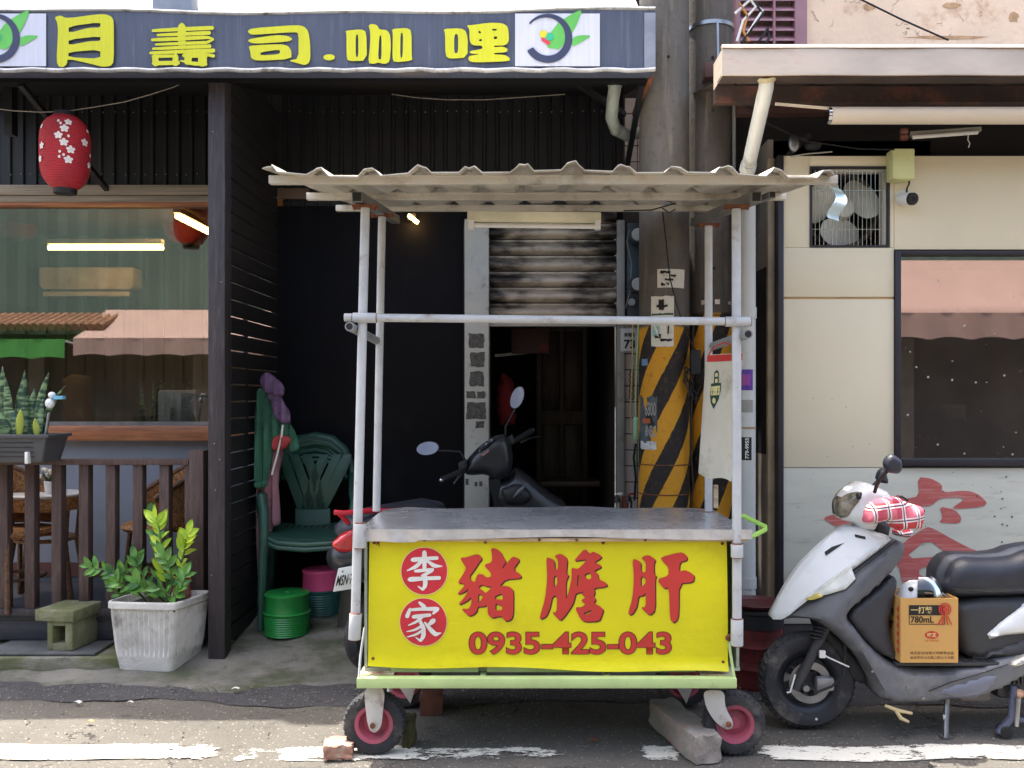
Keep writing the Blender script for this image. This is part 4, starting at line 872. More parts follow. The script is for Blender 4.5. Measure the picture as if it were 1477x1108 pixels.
# fan
fn = thing('exhaust_fan', 'white three-blade exhaust fan behind a wire guard in the cream wall', 'fan', (PX(1225, 5.0), 5.0, zf0))
m_alu = mat('fan_frame', c(186, 182, 168), .5, var=.1)
for q in ((xf0, xf1, zf1 - .012, zf1 - .001), (xf0, xf1, zf0 + .001, zf0 + .012), (xf0, xf0 + .012, zf0 + .013, zf1 - .013), (xf1 - .012, xf1, zf0 + .013, zf1 - .013)): B().box(q[0], q[1], YR - .006, YR + .05, q[2], q[3]).build('frame', m_trim, fn)
B().box(xf1 - .035, xf1 - .014, YR + .01, YR + .06, zf0 + .014, zf1 - .03).build('inner_frame', m_alu, fn); B().box(xf0 + .1, xf1 - .014, YR + .01, YR + .06, zf1 - .029, zf1 - .014).build('inner_frame', m_alu, fn)
B().box(xf0 - .1, xf1 + .4, 5.3, 5.32, zf0 - .2, zf1 + .25).build('housing_back', mat('fan_dark', c(52, 44, 40), .8), fn)
rr_ = B(); cx_, cz_ = PX(1214, 5.05), PZ(303, 5.05)
B().lathe([(.195, -.02), (.215, -.02), (.215, .2), (.195, .2)], (cx_, 5.08, cz_), 40, 'Y', ring=True).build('shroud', mat('shroud', c(92, 78, 66), .7), fn)
B().lathe([(0, -.05), (.05, -.045), (.062, 0), (.062, .04)], (cx_, 5.04, cz_), 28, 'Y').build('hub', mat('fan_white', c(206, 204, 192), .5), fn)
for a in (32, 160, 268):
    lp = [(.045, -.045), (.07, -.115), (.14, -.135), (.195, -.09), (.215, .02), (.18, .11), (.1, .115), (.05, .045)]; ca, sa = math.cos(R(a)), math.sin(R(a)); lp = smooth_loop(lp, 2)
    b = B(); b.prism(lp, lambda u, v: Vector((cx_ + u * ca - v * sa, 5.05 + v * .35, cz_ + u * sa + v * ca)), (0, .004, 0)); b.build('blade', mat('fan_white', W), fn)
for k in range(17): xg = xf0 + .03 + k * (xf1 - xf0 - .06) / 16; B().cyl((xg, YR + .003, zf0 + .012), (xg, YR + .003, zf1 - .02), .0018, n=6).build('guard_wire', m_chrome, fn)
for zz in (zf0 + .1, zf1 - .13): B().cyl((xf0 + .012, YR + .008, zz), (xf1 - .012, YR + .008, zz), .002, n=6).build('guard_wire', m_chrome, fn)
jb2 = B().box(PX(1288, 4.8), PX(1320, 4.8), 4.8, YR - .002, PZ(258, 4.8), PZ(214, 4.8)).build('junction_box', mat('lime_cream_box', c(214, 216, 156), .45, var=.04), bevel=.008)
tag(jb2, 'pale lime electrical box on the cream wall beside the fan', 'junction box')
cc2 = thing('security_camera', 'small white security camera with black face under the lime box', 'security camera', P(1310, 288, YR))
B().lathe([(0, 0), (.045, 0), (.045, .012), (.02, .03)], P(1302, 287, YR - .0) - Vector((0, .031, 0)), 24, 'Y').build('base', m_white, cc2)
B().cyl(P(1298, 287, 4.86), P(1314, 287, 4.80), .034, n=24).build('body', m_white, cc2, bevel=.006)
B().cyl(P(1313, 287, 4.805), P(1318, 287, 4.78), .033, n=24).build('face', m_ink, cc2, bevel=.004); B().cyl(P(1317.8, 287, 4.781), P(1318.6, 287, 4.776), .014, n=16).build('lens', mat('lens', c(40, 40, 50), .1), cc2)
B().tube([P(1312, 258, 4.86), P(1311, 266, 4.85), P(1308, 272, 4.86), P(1308, 279, 4.87)], .005, 8).build('cable', m_cable, cc2)
# gutter, eaves and awning roll
gt = thing('eaves_gutter', 'bright sheet metal gutter along the eaves of the cream building', 'gutter', (2.7, 4.2, 2.98))
xg0 = PX(1043, 4.2)
m_gut = mat('gutter_steel', c(188, 172, 154), .4, metal=.15, var=.12, vs=3, st=(1, 1, 3), dirt=c(176, 142, 128), da=.33, ds=3)
gz0, gz1 = PZ(108, 4.2), PZ(68, 4.2)
B().sheet(30, 3, lambda u, v: Vector((xg0 + (4.8 - xg0) * u - .006 * (1 - v), 4.2 + .02 * v + .004 * math.sin(u * 40), gz0 + (gz1 - gz0) * v)), Vector((0, .014, 0))).build('fascia', m_gut, gt)
B().sheet(30, 1, lambda u, v: Vector((xg0 + (4.8 - xg0) * u, 4.212 + .012 * v, gz1 + .004 + .018 * v)), Vector((0, .03, 0))).build('lip', mat('gutter_lip', c(196, 184, 168), .4, metal=.5, dirt=c(150, 140, 60), da=.28), gt)
B().box(xg0, 4.8, 4.236, 4.33, gz0 + .004, gz0 + .012).build('trough', mat('trough_dark', c(60, 46, 40), .7, var=.3), gt)
B().add([(xg0, 4.2, gz0), (xg0, 4.42, gz0), (xg0, 4.42, gz1), (xg0, 4.22, gz1)], [(0, 1, 2, 3)]).build('end_cap', m_gut, gt)
ev = thing('eaves_roof', 'dark ribbed underside of the eaves above the cream wall', 'roof', (2.7, 4.8, 3.05))
b = B(); n = 56
for i in range(n):
    xa, xb_ = xg0 + .03 + 3.8 * i / n, xg0 + .03 + 3.8 * (i + 1) / n; h0, h1 = (0 if i % 4 < 2 else .025), (0 if (i + 1) % 4 < 2 else .025)
    b.add([(xa, 4.41, gz0 + .05 + h0), (xb_, 4.41, gz0 + .05 + h1), (xb_, 5.62, gz0 + .35 + h1), (xa, 5.62, gz0 + .35 + h0)], [(0, 1, 2, 3)])
b.build('sheet', mat('eave_sheet', c(78, 66, 62), .6, var=.25), ev, smooth=0)
B().box(xg0 + .05, 4.8, 4.62, 4.68, gz0 + .01, gz0 + .09).build('purlin', mat('purlin', c(60, 48, 46), .6, dirt=c(110, 70, 58), da=.4, ds=6), ev)
B().box(PX(1062, 5.2), 4.8, 5.3, 5.34, 2.6, gz0 + .3).build('back_panel', mat('eave_dark', c(40, 38, 40), .7), ev)
B().bar(P(1063, 158, 5.0), P(1477, 150, 5.0) + Vector((1, 0, 0)), .07).build('beam', mat('beam_red', c(70, 44, 40), .7), ev)
ar = thing('awning_roll', 'rolled white awning in a long tube under the eaves', 'awning', (2.4, 4.5, 2.82))
m_roll = mat('awning_roll_cloth', c(226, 212, 192), .45, var=.05, vs=2, st=(.5, 1, 8))
xa = PX(1198, 4.5); za = PZ(167, 4.5)
B().cyl((xa, 4.5, za), (4.8, 4.5, za), .042, n=24).build('roll', m_roll, ar); B().box(xa - .0, 4.8, 4.50, 4.56, za + .025, za + .045).build('bar', mat('awning_bar', c(200, 190, 176), .4, metal=.4), ar)
B().cyl((xa - .018, 4.5, za), (xa - .001, 4.5, za), .04, n=24).build('end_cap', m_chrome, ar); B().bar(P(1118, 150, 4.52), P(1200, 157, 4.5), .012).build('strap', m_roll, ar)
ft = thing('fluorescent_fixture', 'slim unlit fluorescent fixture hanging under the eaves', 'lamp', P(1362, 190, 4.8))
B().bar(P(1312, 194, 4.85), P(1414, 187, 4.85), .03, .025).build('batten', mat('fixture_grey', c(150, 146, 136), .5), ft, bevel=.003); B().cyl(P(1316, 198, 4.83), P(1410, 191, 4.83), .011, n=10).build('tube', m_white, ft)
B().lathe([(.02, 0), (.024, .02), (.018, .03), (.024, .045), (.02, .06)], P(1304, 202, 4.85), 16).build('socket', mat('brown_socket', c(120, 74, 62), .5), ft)
wire([P(1397, 192, 4.83), P(1396, 202, 4.83), P(1399, 207, 4.83), P(1397, 213, 4.83)], .003, 'short curled wire below the fluorescent fixture', m_white)
for k, (pts, lab) in enumerate((([(1063, 135), (1085, 165), (1120, 185), (1170, 205), (1240, 215), (1290, 216)], 'black cable sagging from the gutter pipe to the lime box'), ([(1060, 120), (1075, 150), (1110, 178), (1150, 198), (1165, 205)], 'black cable looping under the eaves behind the gutter pipe'), ([(1140, 226), (1165, 222), (1200, 219)], 'pale cable lying along the top of the cream wall'))): wire([P(*q, 4.75) for q in pts], .004, lab, m_cable if k < 2 else mat('pale_wire', W))
bk = thing('wall_bracket', 'dark lamp bracket on top of the cream wall near the fan', 'bracket', P(1150, 210, 4.9))
B().bar(P(1135, 226, 4.95), P(1168, 195, 4.95), .03).build('arm', m_dark, bk); B().ball(P(1145, 207, 4.9), .03, .02, .05).build('head', m_steel, bk); B().ball(P(1172, 210, 4.93), .05, .03, .03).build('lamp', m_dark, bk)
# upper storey
YU = 5.65
uw = thing('upper_wall', 'peach plaster wall with cracked paint above the gutter', 'wall', (3, YU, 3.4))
m_peach = mat('peach_plaster', c(246, 218, 188), .8, var=.06, vs=3, dirt=c(206, 166, 132), da=.37, ds=5, bump=.3, bs=25)
B().box(PX(1163, YU) + .002, 5.4, YU, YU + .2, 3.3, 6.2).build('plaster', m_peach, uw)
B().box(.75, PX(1163, YU), YU + .03, YU + .2, 3.3, 6.2).build('wall', mat('dull_upper', c(150, 140, 134), .8), uw)
ck = random.Random(5); cr_ = B()
for k in range(26):
    x_, z_ = ck.uniform(PX(1170, YU), PX(1500, YU)), ck.uniform(3.68, 4.0); pts = [(x_, z_)]
    for j in range(5): x_ += ck.uniform(-.02, .025); z_ += ck.uniform(-.03, .03); pts.append((x_, z_))
    for (a, b_), (c_, d_) in zip(pts, pts[1:]): cr_.add([(a, YU - .0015, b_ - .0015), (c_, YU - .0015, d_ - .0015), (c_, YU - .0015, d_ + .0015), (a, YU - .0015, b_ + .0015)], [(0, 1, 2, 3)])
cr_.build('cracks', mat('crack', c(140, 108, 84), .9), uw, smooth=0, kind='stuff')
blm = mat('bare_plaster', c(198, 160, 122), .9, var=.2, vs=30)
for (px, py, rx, ry) in ((1254, 10, 10, 6), (1462, 24, 8, 9), (1372, 8, 14, 5), (1370, 54, 66, 3)):
    lp = [P(px + rx * math.cos(a * .45) * ck.uniform(.7, 1.1), py + ry * math.sin(a * .45) * ck.uniform(.7, 1.1), YU - .002) for a in range(14)]; B().add(lp, [tuple(range(14))]).build('peeled_patch', blm, uw, smooth=0)
lv = thing('louver_window', 'mauve louvred window above the gutter beside the pole', 'window', P(1110, 30, YU))
m_mauve = mat('mauve_paint', c(176, 134, 142), .6, var=.08); xl0, xl1 = PX(1060, YU - .04), PX(1163, YU - .04)
for q in ((xl1 - .075, xl1, 3.5, 5), (xl0, xl0 + .03, 3.5, 5), (PX(1112, YU), PX(1115, YU), 3.5, 5)): B().box(q[0], q[1], YU - .06, YU + .02, q[2], q[3]).build('frame', m_mauve, lv, bevel=.003)
sl2 = None
for k in range(24):
    zz = 3.5 + k * .062
    if sl2 is None: sl2 = B(); sl2.add([(xl0 + .03, YU - .05, zz), (xl1 - .075, YU - .05, zz), (xl1 - .075, YU + .01, zz + .05), (xl0 + .03, YU + .01, zz + .05), (xl0 + .03, YU - .05, zz + .008), (xl1 - .075, YU - .05, zz + .008), (xl1 - .075, YU + .01, zz + .058), (xl0 + .03, YU + .01, zz + .058)], [(0, 1, 2, 3), (7, 6, 5, 4), (0, 4, 5, 1), (1, 5, 6, 2), (2, 6, 7, 3), (3, 7, 4, 0)]); sl2 = sl2.build('slat', m_mauve, lv)
    else: copies(sl2, [(0, 0, .062 * k)])
cb = [((1063, 60), (1072, 30), (1090, 10), (1075, -10)), ((1070, 62), (1085, 40), (1100, 20), (1088, 2)), ((1066, 5), (1078, 22), (1072, 45), (1080, 60)), ((1060, 20), (1082, 0), (1100, 15), (1078, 50)), ((1095, 60), (1108, 40), (1110, 55), (1104, 62))]
cms = [m_white, m_cable, mat('orange_wire', c(196, 130, 60), .5), m_white, m_cable]
for k, q in enumerate(cb): wire([P(*p, 5.0) for p in q], .008, ['thick white cable in the bundle beside the louvred window', 'black cable in the bundle beside the louvred window', 'orange cable in the bundle beside the louvred window', 'white cable looping over the bundle by the pole', 'small black cable loop standing on the gutter'][k], cms[k])
wire([P(1235, -4, 5.2), P(1300, 28, 5.2), P(1368, 58, 5.2)], .006, 'black cable slanting across the peach wall')
wire([P(1059, 100, 5.1), P(1059, 250, 5.1), P(1060, 330, 5.1)], .01, 'slim grey conduit running down beside the thinner pole', mat('grey_wire', W), 'conduit')
# ================================================================ FOOD CART
ct = thing('food_cart', 'food cart with yellow sign panel, white pipe frame and corrugated roof', 'cart', (.08, 4.0, 0))
X0, X1, Y0, Y1 = -.715, .895, 3.66, 4.41
def foil_mat():
    m, nt, bs = newmat('steel_counter'); v = coords(nt)
    n = noise(nt, coords(nt, (1.2, 2.2, 1)), 2.6, 5, .55); n2 = noise(nt, coords(nt, (4, 9, 1)), 6, 6, .6)
    nt.links.new(mix(nt, n2, c(176, 178, 182), c(214, 216, 220)), bs.inputs['Base Color']); bs.inputs['Metallic'].default_value = .6
    nt.links.new(mth(nt, 'MULTIPLY_ADD', ramp(nt, n, .2, .8), .14, .2), bs.inputs['Roughness'])
    b = nd(nt, 'ShaderNodeBump'); b.inputs['Strength'].default_value = .35; b.inputs['Distance'].default_value = .03
    nt.links.new(mth(nt, 'ADD', n, mth(nt, 'MULTIPLY', n2, .12)), b.inputs['Height']); nt.links.new(b.outputs[0], bs.inputs['Normal']); return m
m_count = foil_mat()
def topf(u, v):
    x, y = X0 + (X1 - X0) * u, Y0 + (Y1 - Y0) * v
    return Vector((x, y, .934 + .0035 * math.sin(x * 6 + y * 3) + .0025 * math.sin(x * 15 - y * 9) - .012 * max(0, 1 - u * 14) - .008 * max(0, 1 - (1 - u) * 20)))
B().sheet(60, 16, topf, Vector((0, 0, -.012))).build('counter_top', m_count, ct, smooth=60)
fo = random.Random(2)
def foilf(u, v):
    return Vector((X0 - .004 + (X1 - X0 + .008) * u, Y0 - .008 - .007 * math.sin(u * 70) * (u < .2) * v + .003 * math.sin(u * 25), .938 - .014 * (u < .02) - (.036 + .006 * math.sin(u * 9) + .01 * (u < .16)) * v))
B().sheet(90, 4, foilf, Vector((0, .006, 0))).build('counter_edge', mat('edge_foil', c(206, 206, 206), .32, metal=.55, var=.15, vs=14, bump=.4, bs=20, dirt=c(150, 138, 120), da=.33, ds=9), ct, smooth=60)
m_ply = mat('edge_wood', c(206, 182, 150), .7, var=.2, vs=6, st=(1, 1, 8), dirt=c(110, 80, 54), da=.36, ds=8)
B().box(X0 + .012, X1 - .012, Y0 + .004, Y0 + .022, .888, .901).build('edge_strip', m_ply, ct)
for px in (612, 778, 832, 931): B().ball(P(px, 779, Y0), .006, .004, n=8, m=5).build('nail', m_rust, ct)
# box sides and shelves inside
m_side = mat('cart_side', c(176, 186, 168), .6, var=.1, dirt=c(120, 104, 80), da=.35)
for xs in (X0 + .03, X1 - .045): B().box(xs, xs + .012, Y0 + .06, Y1 - .03, .36, .9).build('side_panel', m_side, ct)
B().box(X0 + .03, X1 - .03, Y1 - .04, Y1 - .028, .36, .9).build('back_panel', m_side, ct)
B().box(X0 + .03, X1 - .03, Y0 + .06, Y1 - .03, .345, .357).build('bottom_shelf', m_side, ct)
# yellow sign panel, a sheet that bellies out and curls at the lower edge
YP = 3.69
def yel(u, v):
    px0 = 531 + 2 * (1 - v); px1 = 1050 - 2 * (1 - v); z = PZ(776, YP) + (PZ(960 + 8 * u, YP) - PZ(776, YP)) * v
    cur = .02 * max(0, v - .93) / .07; z -= .006 * math.sin(u * 12) * max(0, v - .9) / .1
    return Vector((PX(px0 + (px1 - px0) * u, YP), YP - .006 * math.sin(math.pi * v) * (1 + .4 * math.sin(u * 7)) - cur * (.4 + .6 * u), z))
m_yel = mat('yellow_vinyl', c(224, 214, 10), .42, var=.05, vs=2.5, st=(1, 1, 1.5), dirt=c(204, 186, 22), da=.36, ds=3, bump=.9, bs=4)
sp_ = B().sheet(60, 26, yel, Vector((0, .003, 0))).build('sign_panel', m_yel, ct, smooth=60)
B().add([P(543, 777, YP - .004), P(548, 777, YP - .004), P(547, 790, YP - .004), P(545, 784, YP - .004), P(543, 788, YP - .004)], [(0, 1, 2, 3, 4)]).build('tear', m_rust, sp_, smooth=0)
def onyel(x0, y0, s, dy):
    def f(u, v):
        px, py = x0 + u / s, y0 + v / s; p = P(px, py, YP); tt = (PZ(776, YP) - p.z) / (PZ(776, YP) - PZ(966, YP)); uu = (px - 531) / 519
        return P(px, py, YP - .006 * math.sin(math.pi * max(0, min(1, tt))) * (1 + .4 * math.sin(uu * 7)) - dy)
    return f
m_shadow = mat('dark_print', c(74, 30, 34), .6)
G1 = [[(130, 180), (200, 180), (345, 130), (395, 150), (420, 195), (380, 240), (330, 320), (240, 440), (320, 520), (355, 400), (430, 400), (475, 445), (540, 435), (535, 385), (480, 325), (445, 275), (550, 240), (552, 150), (535, 55), (600, 55), (670, 105), (695, 160), (740, 235), (690, 300), (685, 340), (760, 240), (830, 160), (930, 200), (830, 335), (940, 410), (935, 455), (730, 470), (645, 565), (740, 555), (800, 575), (838, 620), (835, 930), (810, 1000), (735, 1030), (695, 990), (690, 960), (620, 965), (555, 985), (495, 940), (490, 810), (440, 830), (360, 835), (345, 900), (300, 940), (240, 960), (135, 860), (240, 865), (275, 800), (280, 700), (200, 770), (90, 815), (200, 690), (245, 580), (180, 640), (75, 675), (195, 545), (150, 520), (90, 520), (190, 360), (205, 310), (150, 230)],
 [(590, 690), (692, 655), (695, 750), (640, 732), (592, 738)], [(596, 785), (688, 828), (690, 878), (598, 885)], [(367, 655), (438, 695), (385, 770), (367, 785)], [(365, 575), (415, 538), (490, 568), (555, 560), (515, 610), (462, 655), (445, 630)]]
G2 = [[(165, 180), (200, 180), (275, 210), (280, 340), (320, 340), (322, 210), (270, 155), (360, 125), (450, 185), (430, 400), (470, 405), (425, 500), (430, 770), (490, 520), (505, 420), (500, 310), (590, 335), (680, 240), (710, 200), (550, 225), (540, 215), (680, 55), (745, 130), (790, 95), (905, 155), (890, 190), (800, 245), (890, 275), (895, 310), (800, 355), (850, 390), (860, 450), (885, 480), (960, 510), (980, 550), (940, 570), (800, 585), (815, 650), (790, 690), (825, 730), (815, 765), (790, 780), (870, 820), (930, 870), (900, 960), (870, 1025), (680, 1035), (620, 1000), (545, 840), (640, 840), (690, 800), (625, 750), (690, 712), (625, 655), (690, 625), (560, 655), (550, 690), (520, 800), (420, 950), (345, 1025), (240, 905), (305, 910), (310, 680), (245, 700), (220, 830), (170, 960), (95, 1000), (75, 980), (150, 730), (180, 450)],
 [(265, 425), (310, 420), (310, 540), (265, 580)], [(582, 410), (604, 410), (594, 545), (574, 570)], [(672, 402), (755, 372), (768, 462), (720, 468), (690, 452)], [(660, 920), (775, 870), (750, 920), (670, 945)]]
G3 = [[(160, 200), (200, 200), (275, 240), (270, 360), (335, 385), (338, 240), (270, 180), (370, 140), (470, 205), (445, 260), (450, 410), (478, 412), (460, 480), (465, 880), (385, 955), (265, 840), (335, 840), (340, 640), (295, 690), (240, 690), (220, 830), (170, 920), (125, 945), (100, 925), (160, 720), (180, 450)], [(270, 420), (335, 455), (335, 520), (270, 580)],
 [(530, 175), (800, 105), (860, 130), (890, 175), (880, 215), (790, 240), (780, 370), (850, 345), (920, 370), (985, 415), (970, 505), (780, 525), (775, 930), (755, 1010), (700, 1050), (660, 1000), (645, 570), (575, 595), (484, 470), (640, 420), (640, 310), (570, 240)]]
for loops, x0 in ((G1, 650), (G2, 770), (G3, 895)):
    curve_fill('character_shadow', [smooth_loop(l, 1) for l in loops], onyel(x0 + 1.6, 786.6, 9.235, .0022), m_shadow, sp_)
    curve_fill('character', [smooth_loop(l, 1) for l in loops], onyel(x0, 785, 9.235, .0034), m_red, sp_)
def tele(du, dv, dy, bold, m, nm): text(nm, '0935-425-043', (677 + du - bold * 60, 968 + du + bold * 60, 944 + dv + bold * 50, 912 + dv - bold * 50), onyel(0, 0, 1, dy), m, sp_, .022 + bold)
tele(0, 0, .0022, .02, m_shadow, 'number_outline'); tele(0, 0, .0034, .0, m_red, 'number')
for cx, cy, rr, nm in ((310, 287, 245, 1), (300, 830, 248, 2)):
    ff = onyel(570, 785, 7.389, .0022); disc = lambda r_: [[(cx + r_ * math.cos(k * math.pi / 24), cy + r_ * 1.02 * math.sin(k * math.pi / 24)) for k in range(48)]]
    curve_fill('badge_rim', disc(rr + 8), ff, mat('cream_ink', c(238, 220, 150), .5), sp_); curve_fill('badge', disc(rr), onyel(570, 785, 7.389, .0030), mat('badge_red', c(208, 44, 58), .5), sp_)
def strokes2(sts):
    b = B()
    for i, (pts, ws) in enumerate(sts):
        ff = onyel(570, 785, 7.389, .004 + .0003 * i); lp = smooth_loop(stroke(pts, ws), 1); b.add([ff(u, v) for u, v in lp], [tuple(range(len(lp)))])
    b.build('character', mat('white_ink', c(232, 230, 222), .5), sp_, smooth=0)
strokes2([([(185, 167), (310, 155), (445, 148)], [52, 38, 40]), ([(312, 88), (312, 270)], [54, 40]), ([(295, 165), (225, 240), (128, 282)], [34, 44, 12]), ([(335, 175), (420, 235), (500, 235)], [24, 50, 10]), ([(215, 287), (400, 270)], [36, 34]), ([(398, 275), (345, 310), (285, 335)], [38, 34, 24]), ([(155, 377), (300, 366), (470, 360)], [56, 40, 42]), ([(318, 325), (322, 440), (292, 485), (245, 450)], [46, 50, 40, 12])])
strokes2([([(258, 622), (310, 668)], [30, 46]), ([(165, 700), (300, 690), (440, 690)], [30, 36, 46]), ([(158, 690), (128, 768)], [30, 48]), ([(452, 690), (405, 740)], [46, 24]), ([(195, 775), (370, 755)], [46, 36]), ([(290, 775), (225, 830), (140, 865)], [34, 30, 10]), ([(262, 815), (302, 890), (302, 980), (268, 1032), (220, 995)], [34, 46, 50, 40, 10]), ([(285, 872), (210, 915), (125, 932)], [30, 26, 10]), ([(292, 920), (220, 965), (128, 990)], [30, 26, 10]), ([(408, 815), (345, 870)], [62, 22]), ([(315, 835), (390, 925), (435, 965), (490, 945)], [22, 52, 50, 10])])
for px, py in ((540, 783), (700, 782), (870, 783), (1042, 784), (538, 950), (1043, 955)): B().lathe([(0, -.004), (.005, -.003), (.007, 0)], onyel(0, 0, 1, .002)(px, py), 10, 'Y').build('screw', m_rust, sp_)
# lower lime frame
zf = PZ(992, 3.64); hz = .040
B().box(PX(515, 3.64), PX(1062, 3.64), 3.63, 3.67, zf, zf + hz).build('frame_rail', m_lime, ct, bevel=.002)
B().box(PX(515, 3.64), PX(1062, 3.64), 4.36, 4.40, zf, zf + hz).build('frame_rail', m_lime, ct, bevel=.002)
for xa in (PX(515, 3.64), PX(1062, 3.64) - .04, PX(692, 3.66), PX(873, 3.66)): B().box(xa, xa + .04 if xa < -.5 or xa > .6 else xa + .022, 3.672, 4.358, zf + .004, zf + hz - .004).build('frame_rail', m_lime, ct, bevel=.002)
for a, b_ in ((565, 690), (703, 870), (884, 1002)): B().box(PX(a, 3.72), PX(b_, 3.72), 3.70, 3.712, zf + hz + .004, zf + hz + .035).build('inner_rail', m_lime, ct, bevel=.001)
for a in (518, 1010): B().box(PX(a, 3.68), PX(a + 50, 3.68), 3.672, 3.78, zf + hz, zf + hz + .004).build('corner_plate', mat('corner_plate', c(200, 196, 164), .6, dirt=c(120, 70, 44), da=.42, ds=10), ct)
B().tube([P(1050, 915, 3.7), P(1054, 945, 3.67), P(1061, 990, 3.64)], .006, 8).build('stay_rod', m_lime, ct); B().tube([P(526, 905, 3.7), P(520, 945, 3.67), P(517, 985, 3.64)], .005, 8).build('stay_rod', m_whitepaint, ct)
B().ball(P(1051, 920, 3.68), .014, .01).build('rusty_joint', m_rust, ct)
# posts with sleeves
def post(p_top, p_bot, r=.019): B().cyl(p_top, p_bot, r, n=18).build('post', m_whitepaint, ct)
def sleeve(p, q, r=.025, m=m_whitepaint):
    B().cyl(p, q, r, n=18).build('sleeve', m, ct, bevel=.002); p, q = Vector(p), Vector(q); e = (q - p).normalized()
    for o_ in (p, q): B().cyl(o_ - e * .0025, o_ + e * .0025, r * .93, n=16).build('rust_ring', m_rust, ct)
post(P(527, 300, 3.72), P(512, 918, 3.645)); post(P(1062, 302, 3.72), P(1063, 925, 3.645)); post(P(551, 313, 4.25), P(543, 737, 4.30), .0185); post(P(1022, 326, 4.25), P(1022, 737, 4.30), .0185)
sleeve(P(520, 755, 3.645), P(519, 790, 3.645)); sleeve(P(513, 885, 3.64), P(511, 922, 3.64)); sleeve(P(1063, 785, 3.64), P(1063, 804, 3.64)); sleeve(P(1063, 893, 3.64), P(1063, 931, 3.64))
for pt in (P(527, 299, 3.72), P(1062, 299, 3.72), P(551, 311, 4.25), P(1022, 325, 4.25)):
    B().box(pt.x - .05, pt.x + .05, pt.y - .03, pt.y + .03, pt.z - .004, pt.z + .006).build('post_plate', m_rust, ct)
    for s_ in (-1, 1): B().cyl((pt.x + .04 * s_, pt.y - .02, pt.z - .014), (pt.x + .04 * s_, pt.y - .02, pt.z - .004), .008, n=6).build('bolt', m_rust, ct)
B().cyl(P(497, 458, 3.68), P(1083, 464, 3.68), .0165, n=16).build('front_bar', m_whitepaint, ct); B().cyl(P(497, 458, 4.3) + Vector((.1, 0, 0)), P(1050, 462, 4.28), .014, n=14).build('back_bar', m_whitepaint, ct)
sleeve(P(509, 458.2, 3.68), P(543, 458.8, 3.68), .0205); sleeve(P(1046, 464, 3.68), P(1082, 464.4, 3.68), .0205)
m_pg = mat('grey_pipe', c(140, 142, 142), .5, var=.1)
def hollow(p, q, r):
    B().cyl(p, q, r, n=16).build('side_bar', m_pg, ct); d_ = (Vector(p) - Vector(q)).normalized(); B().cyl(Vector(p) + d_ * .0005, Vector(p) + d_ * .001, r * .72, n=16).build('bar_bore_shade', m_ink, ct)  # black disc paints the shade inside the open pipe end
hollow(P(504, 471, 3.62), P(544, 492, 4.28), .019); hollow(P(1079, 482, 3.62), P(1027, 500, 4.28), .019)
# roof: side beams, purlins, corrugated sheet
m_roofw = mat('roof_white', c(196, 190, 176), .55, var=.08, vs=3, dirt=c(134, 120, 100), da=.4, ds=4, st=(1, .4, 1))
m_beam = mat('beam_steel', c(120, 120, 118), .5, metal=.3, var=.15)
rz_ = lambda y: 2.309 + (y - 3.5) * .127
def sq(p, q, a):
    B().bar(p, q, a).build('side_beam', m_beam, ct, bevel=.002); d_ = (Vector(p) - Vector(q)).normalized(); B().bar(Vector(p) + d_ * .0006, Vector(p) + d_ * .0012, a * .8).build('beam_bore_shade', m_ink, ct)  # black plate paints in the dark of the hollow beam end
sq((-.704, 3.66, 2.288), (-.705, 4.72, rz_(4.72) - .062), .042); sq((.913, 3.64, 2.284), (.90, 4.95, rz_(4.95) - .062), .042); sq((.975, 3.63, 2.290), (.96, 4.7, rz_(4.7) - .05), .026)
for (y, a, b_) in ((3.5, 389, 1207), (4.18, 443, 1133), (4.85, 485, 1080)):
    B().box(PX(a, y), PX(b_, y), y - .016, y + .016, rz_(y) - .008, rz_(y) + .024).build('purlin', m_roofw, ct, bevel=.002)
prof = []; xx = PX(378, 3.42)
while xx < 1.0:
    prof += [(xx, .021), (xx + .01, .026), (xx + .028, .026), (xx + .038, .021), (xx + .062, 0), (xx + .17, 0)]; xx += .1935
prof += [(xx, .021), (xx + .03, .028), (xx + .05, .006)]
def roofp(i, v):
    x, h = prof[i]; y = 3.42 + 1.5 * v; sag = .009 * math.sin(x * 4 + 1) + .005 * math.sin(x * 11) + .004 * math.sin(i * 2.7 + v * 5) * (h > 0) + (-.012 * max(0, (x - .95) / .2) + (-.02 * max(0, (-.98 - x) / .08))) * (1 - v)
    return Vector((x + .004 * math.sin(v * 9 + i), y + .012 * math.sin(i * 1.3) * (1 - v), rz_(y) + .026 + h + sag))
n = len(prof) - 1
B().sheet(n, 8, lambda u, v: roofp(round(u * n), v), Vector((0, 0, .004))).build('roof_sheet', m_roofw, ct, smooth=20)
# taped plastic rag at the roof corner
B().sheet(4, 12, lambda u, v: P(1196 + 16 * u + 8 * math.sin(v * 5) + 6 * v, 268 + 46 * v + 5 * u, 3.4 + .02 * math.sin(v * 9)), Vector((0, .004, 0))).build('plastic_rag', mat('rag', c(186, 204, 210), .35, var=.1), ct, smooth=60)
lf = B().prism([(674, 304), (867, 306), (867, 322), (674, 320)], lambda u, v: P(u, v, 4.0), (0, .05, 0)).build('lamp_batten', mat('cream_batten', c(228, 224, 196), .5), ct, bevel=.004)
B().cyl(P(682, 325, 4.0), P(861, 327, 4.0), .0105, n=12).build('lamp_tube', m_white, lf)
for px in (680, 862): B().box(PX(px - 4, 4.0), PX(px + 4, 4.0), 3.985, 4.02, PZ(331, 4), PZ(318, 4)).build('lamp_socket', m_white, lf)
for q in ((900, 304, 940, 303, 975, 293), (955, 300, 965, 307, 974, 302)): B().tube([P(q[0], q[1], 4.0), P(q[2], q[3], 4.0), P(q[4], q[5], 4.02)], .003, 6).build('lamp_wire', m_cable, ct)
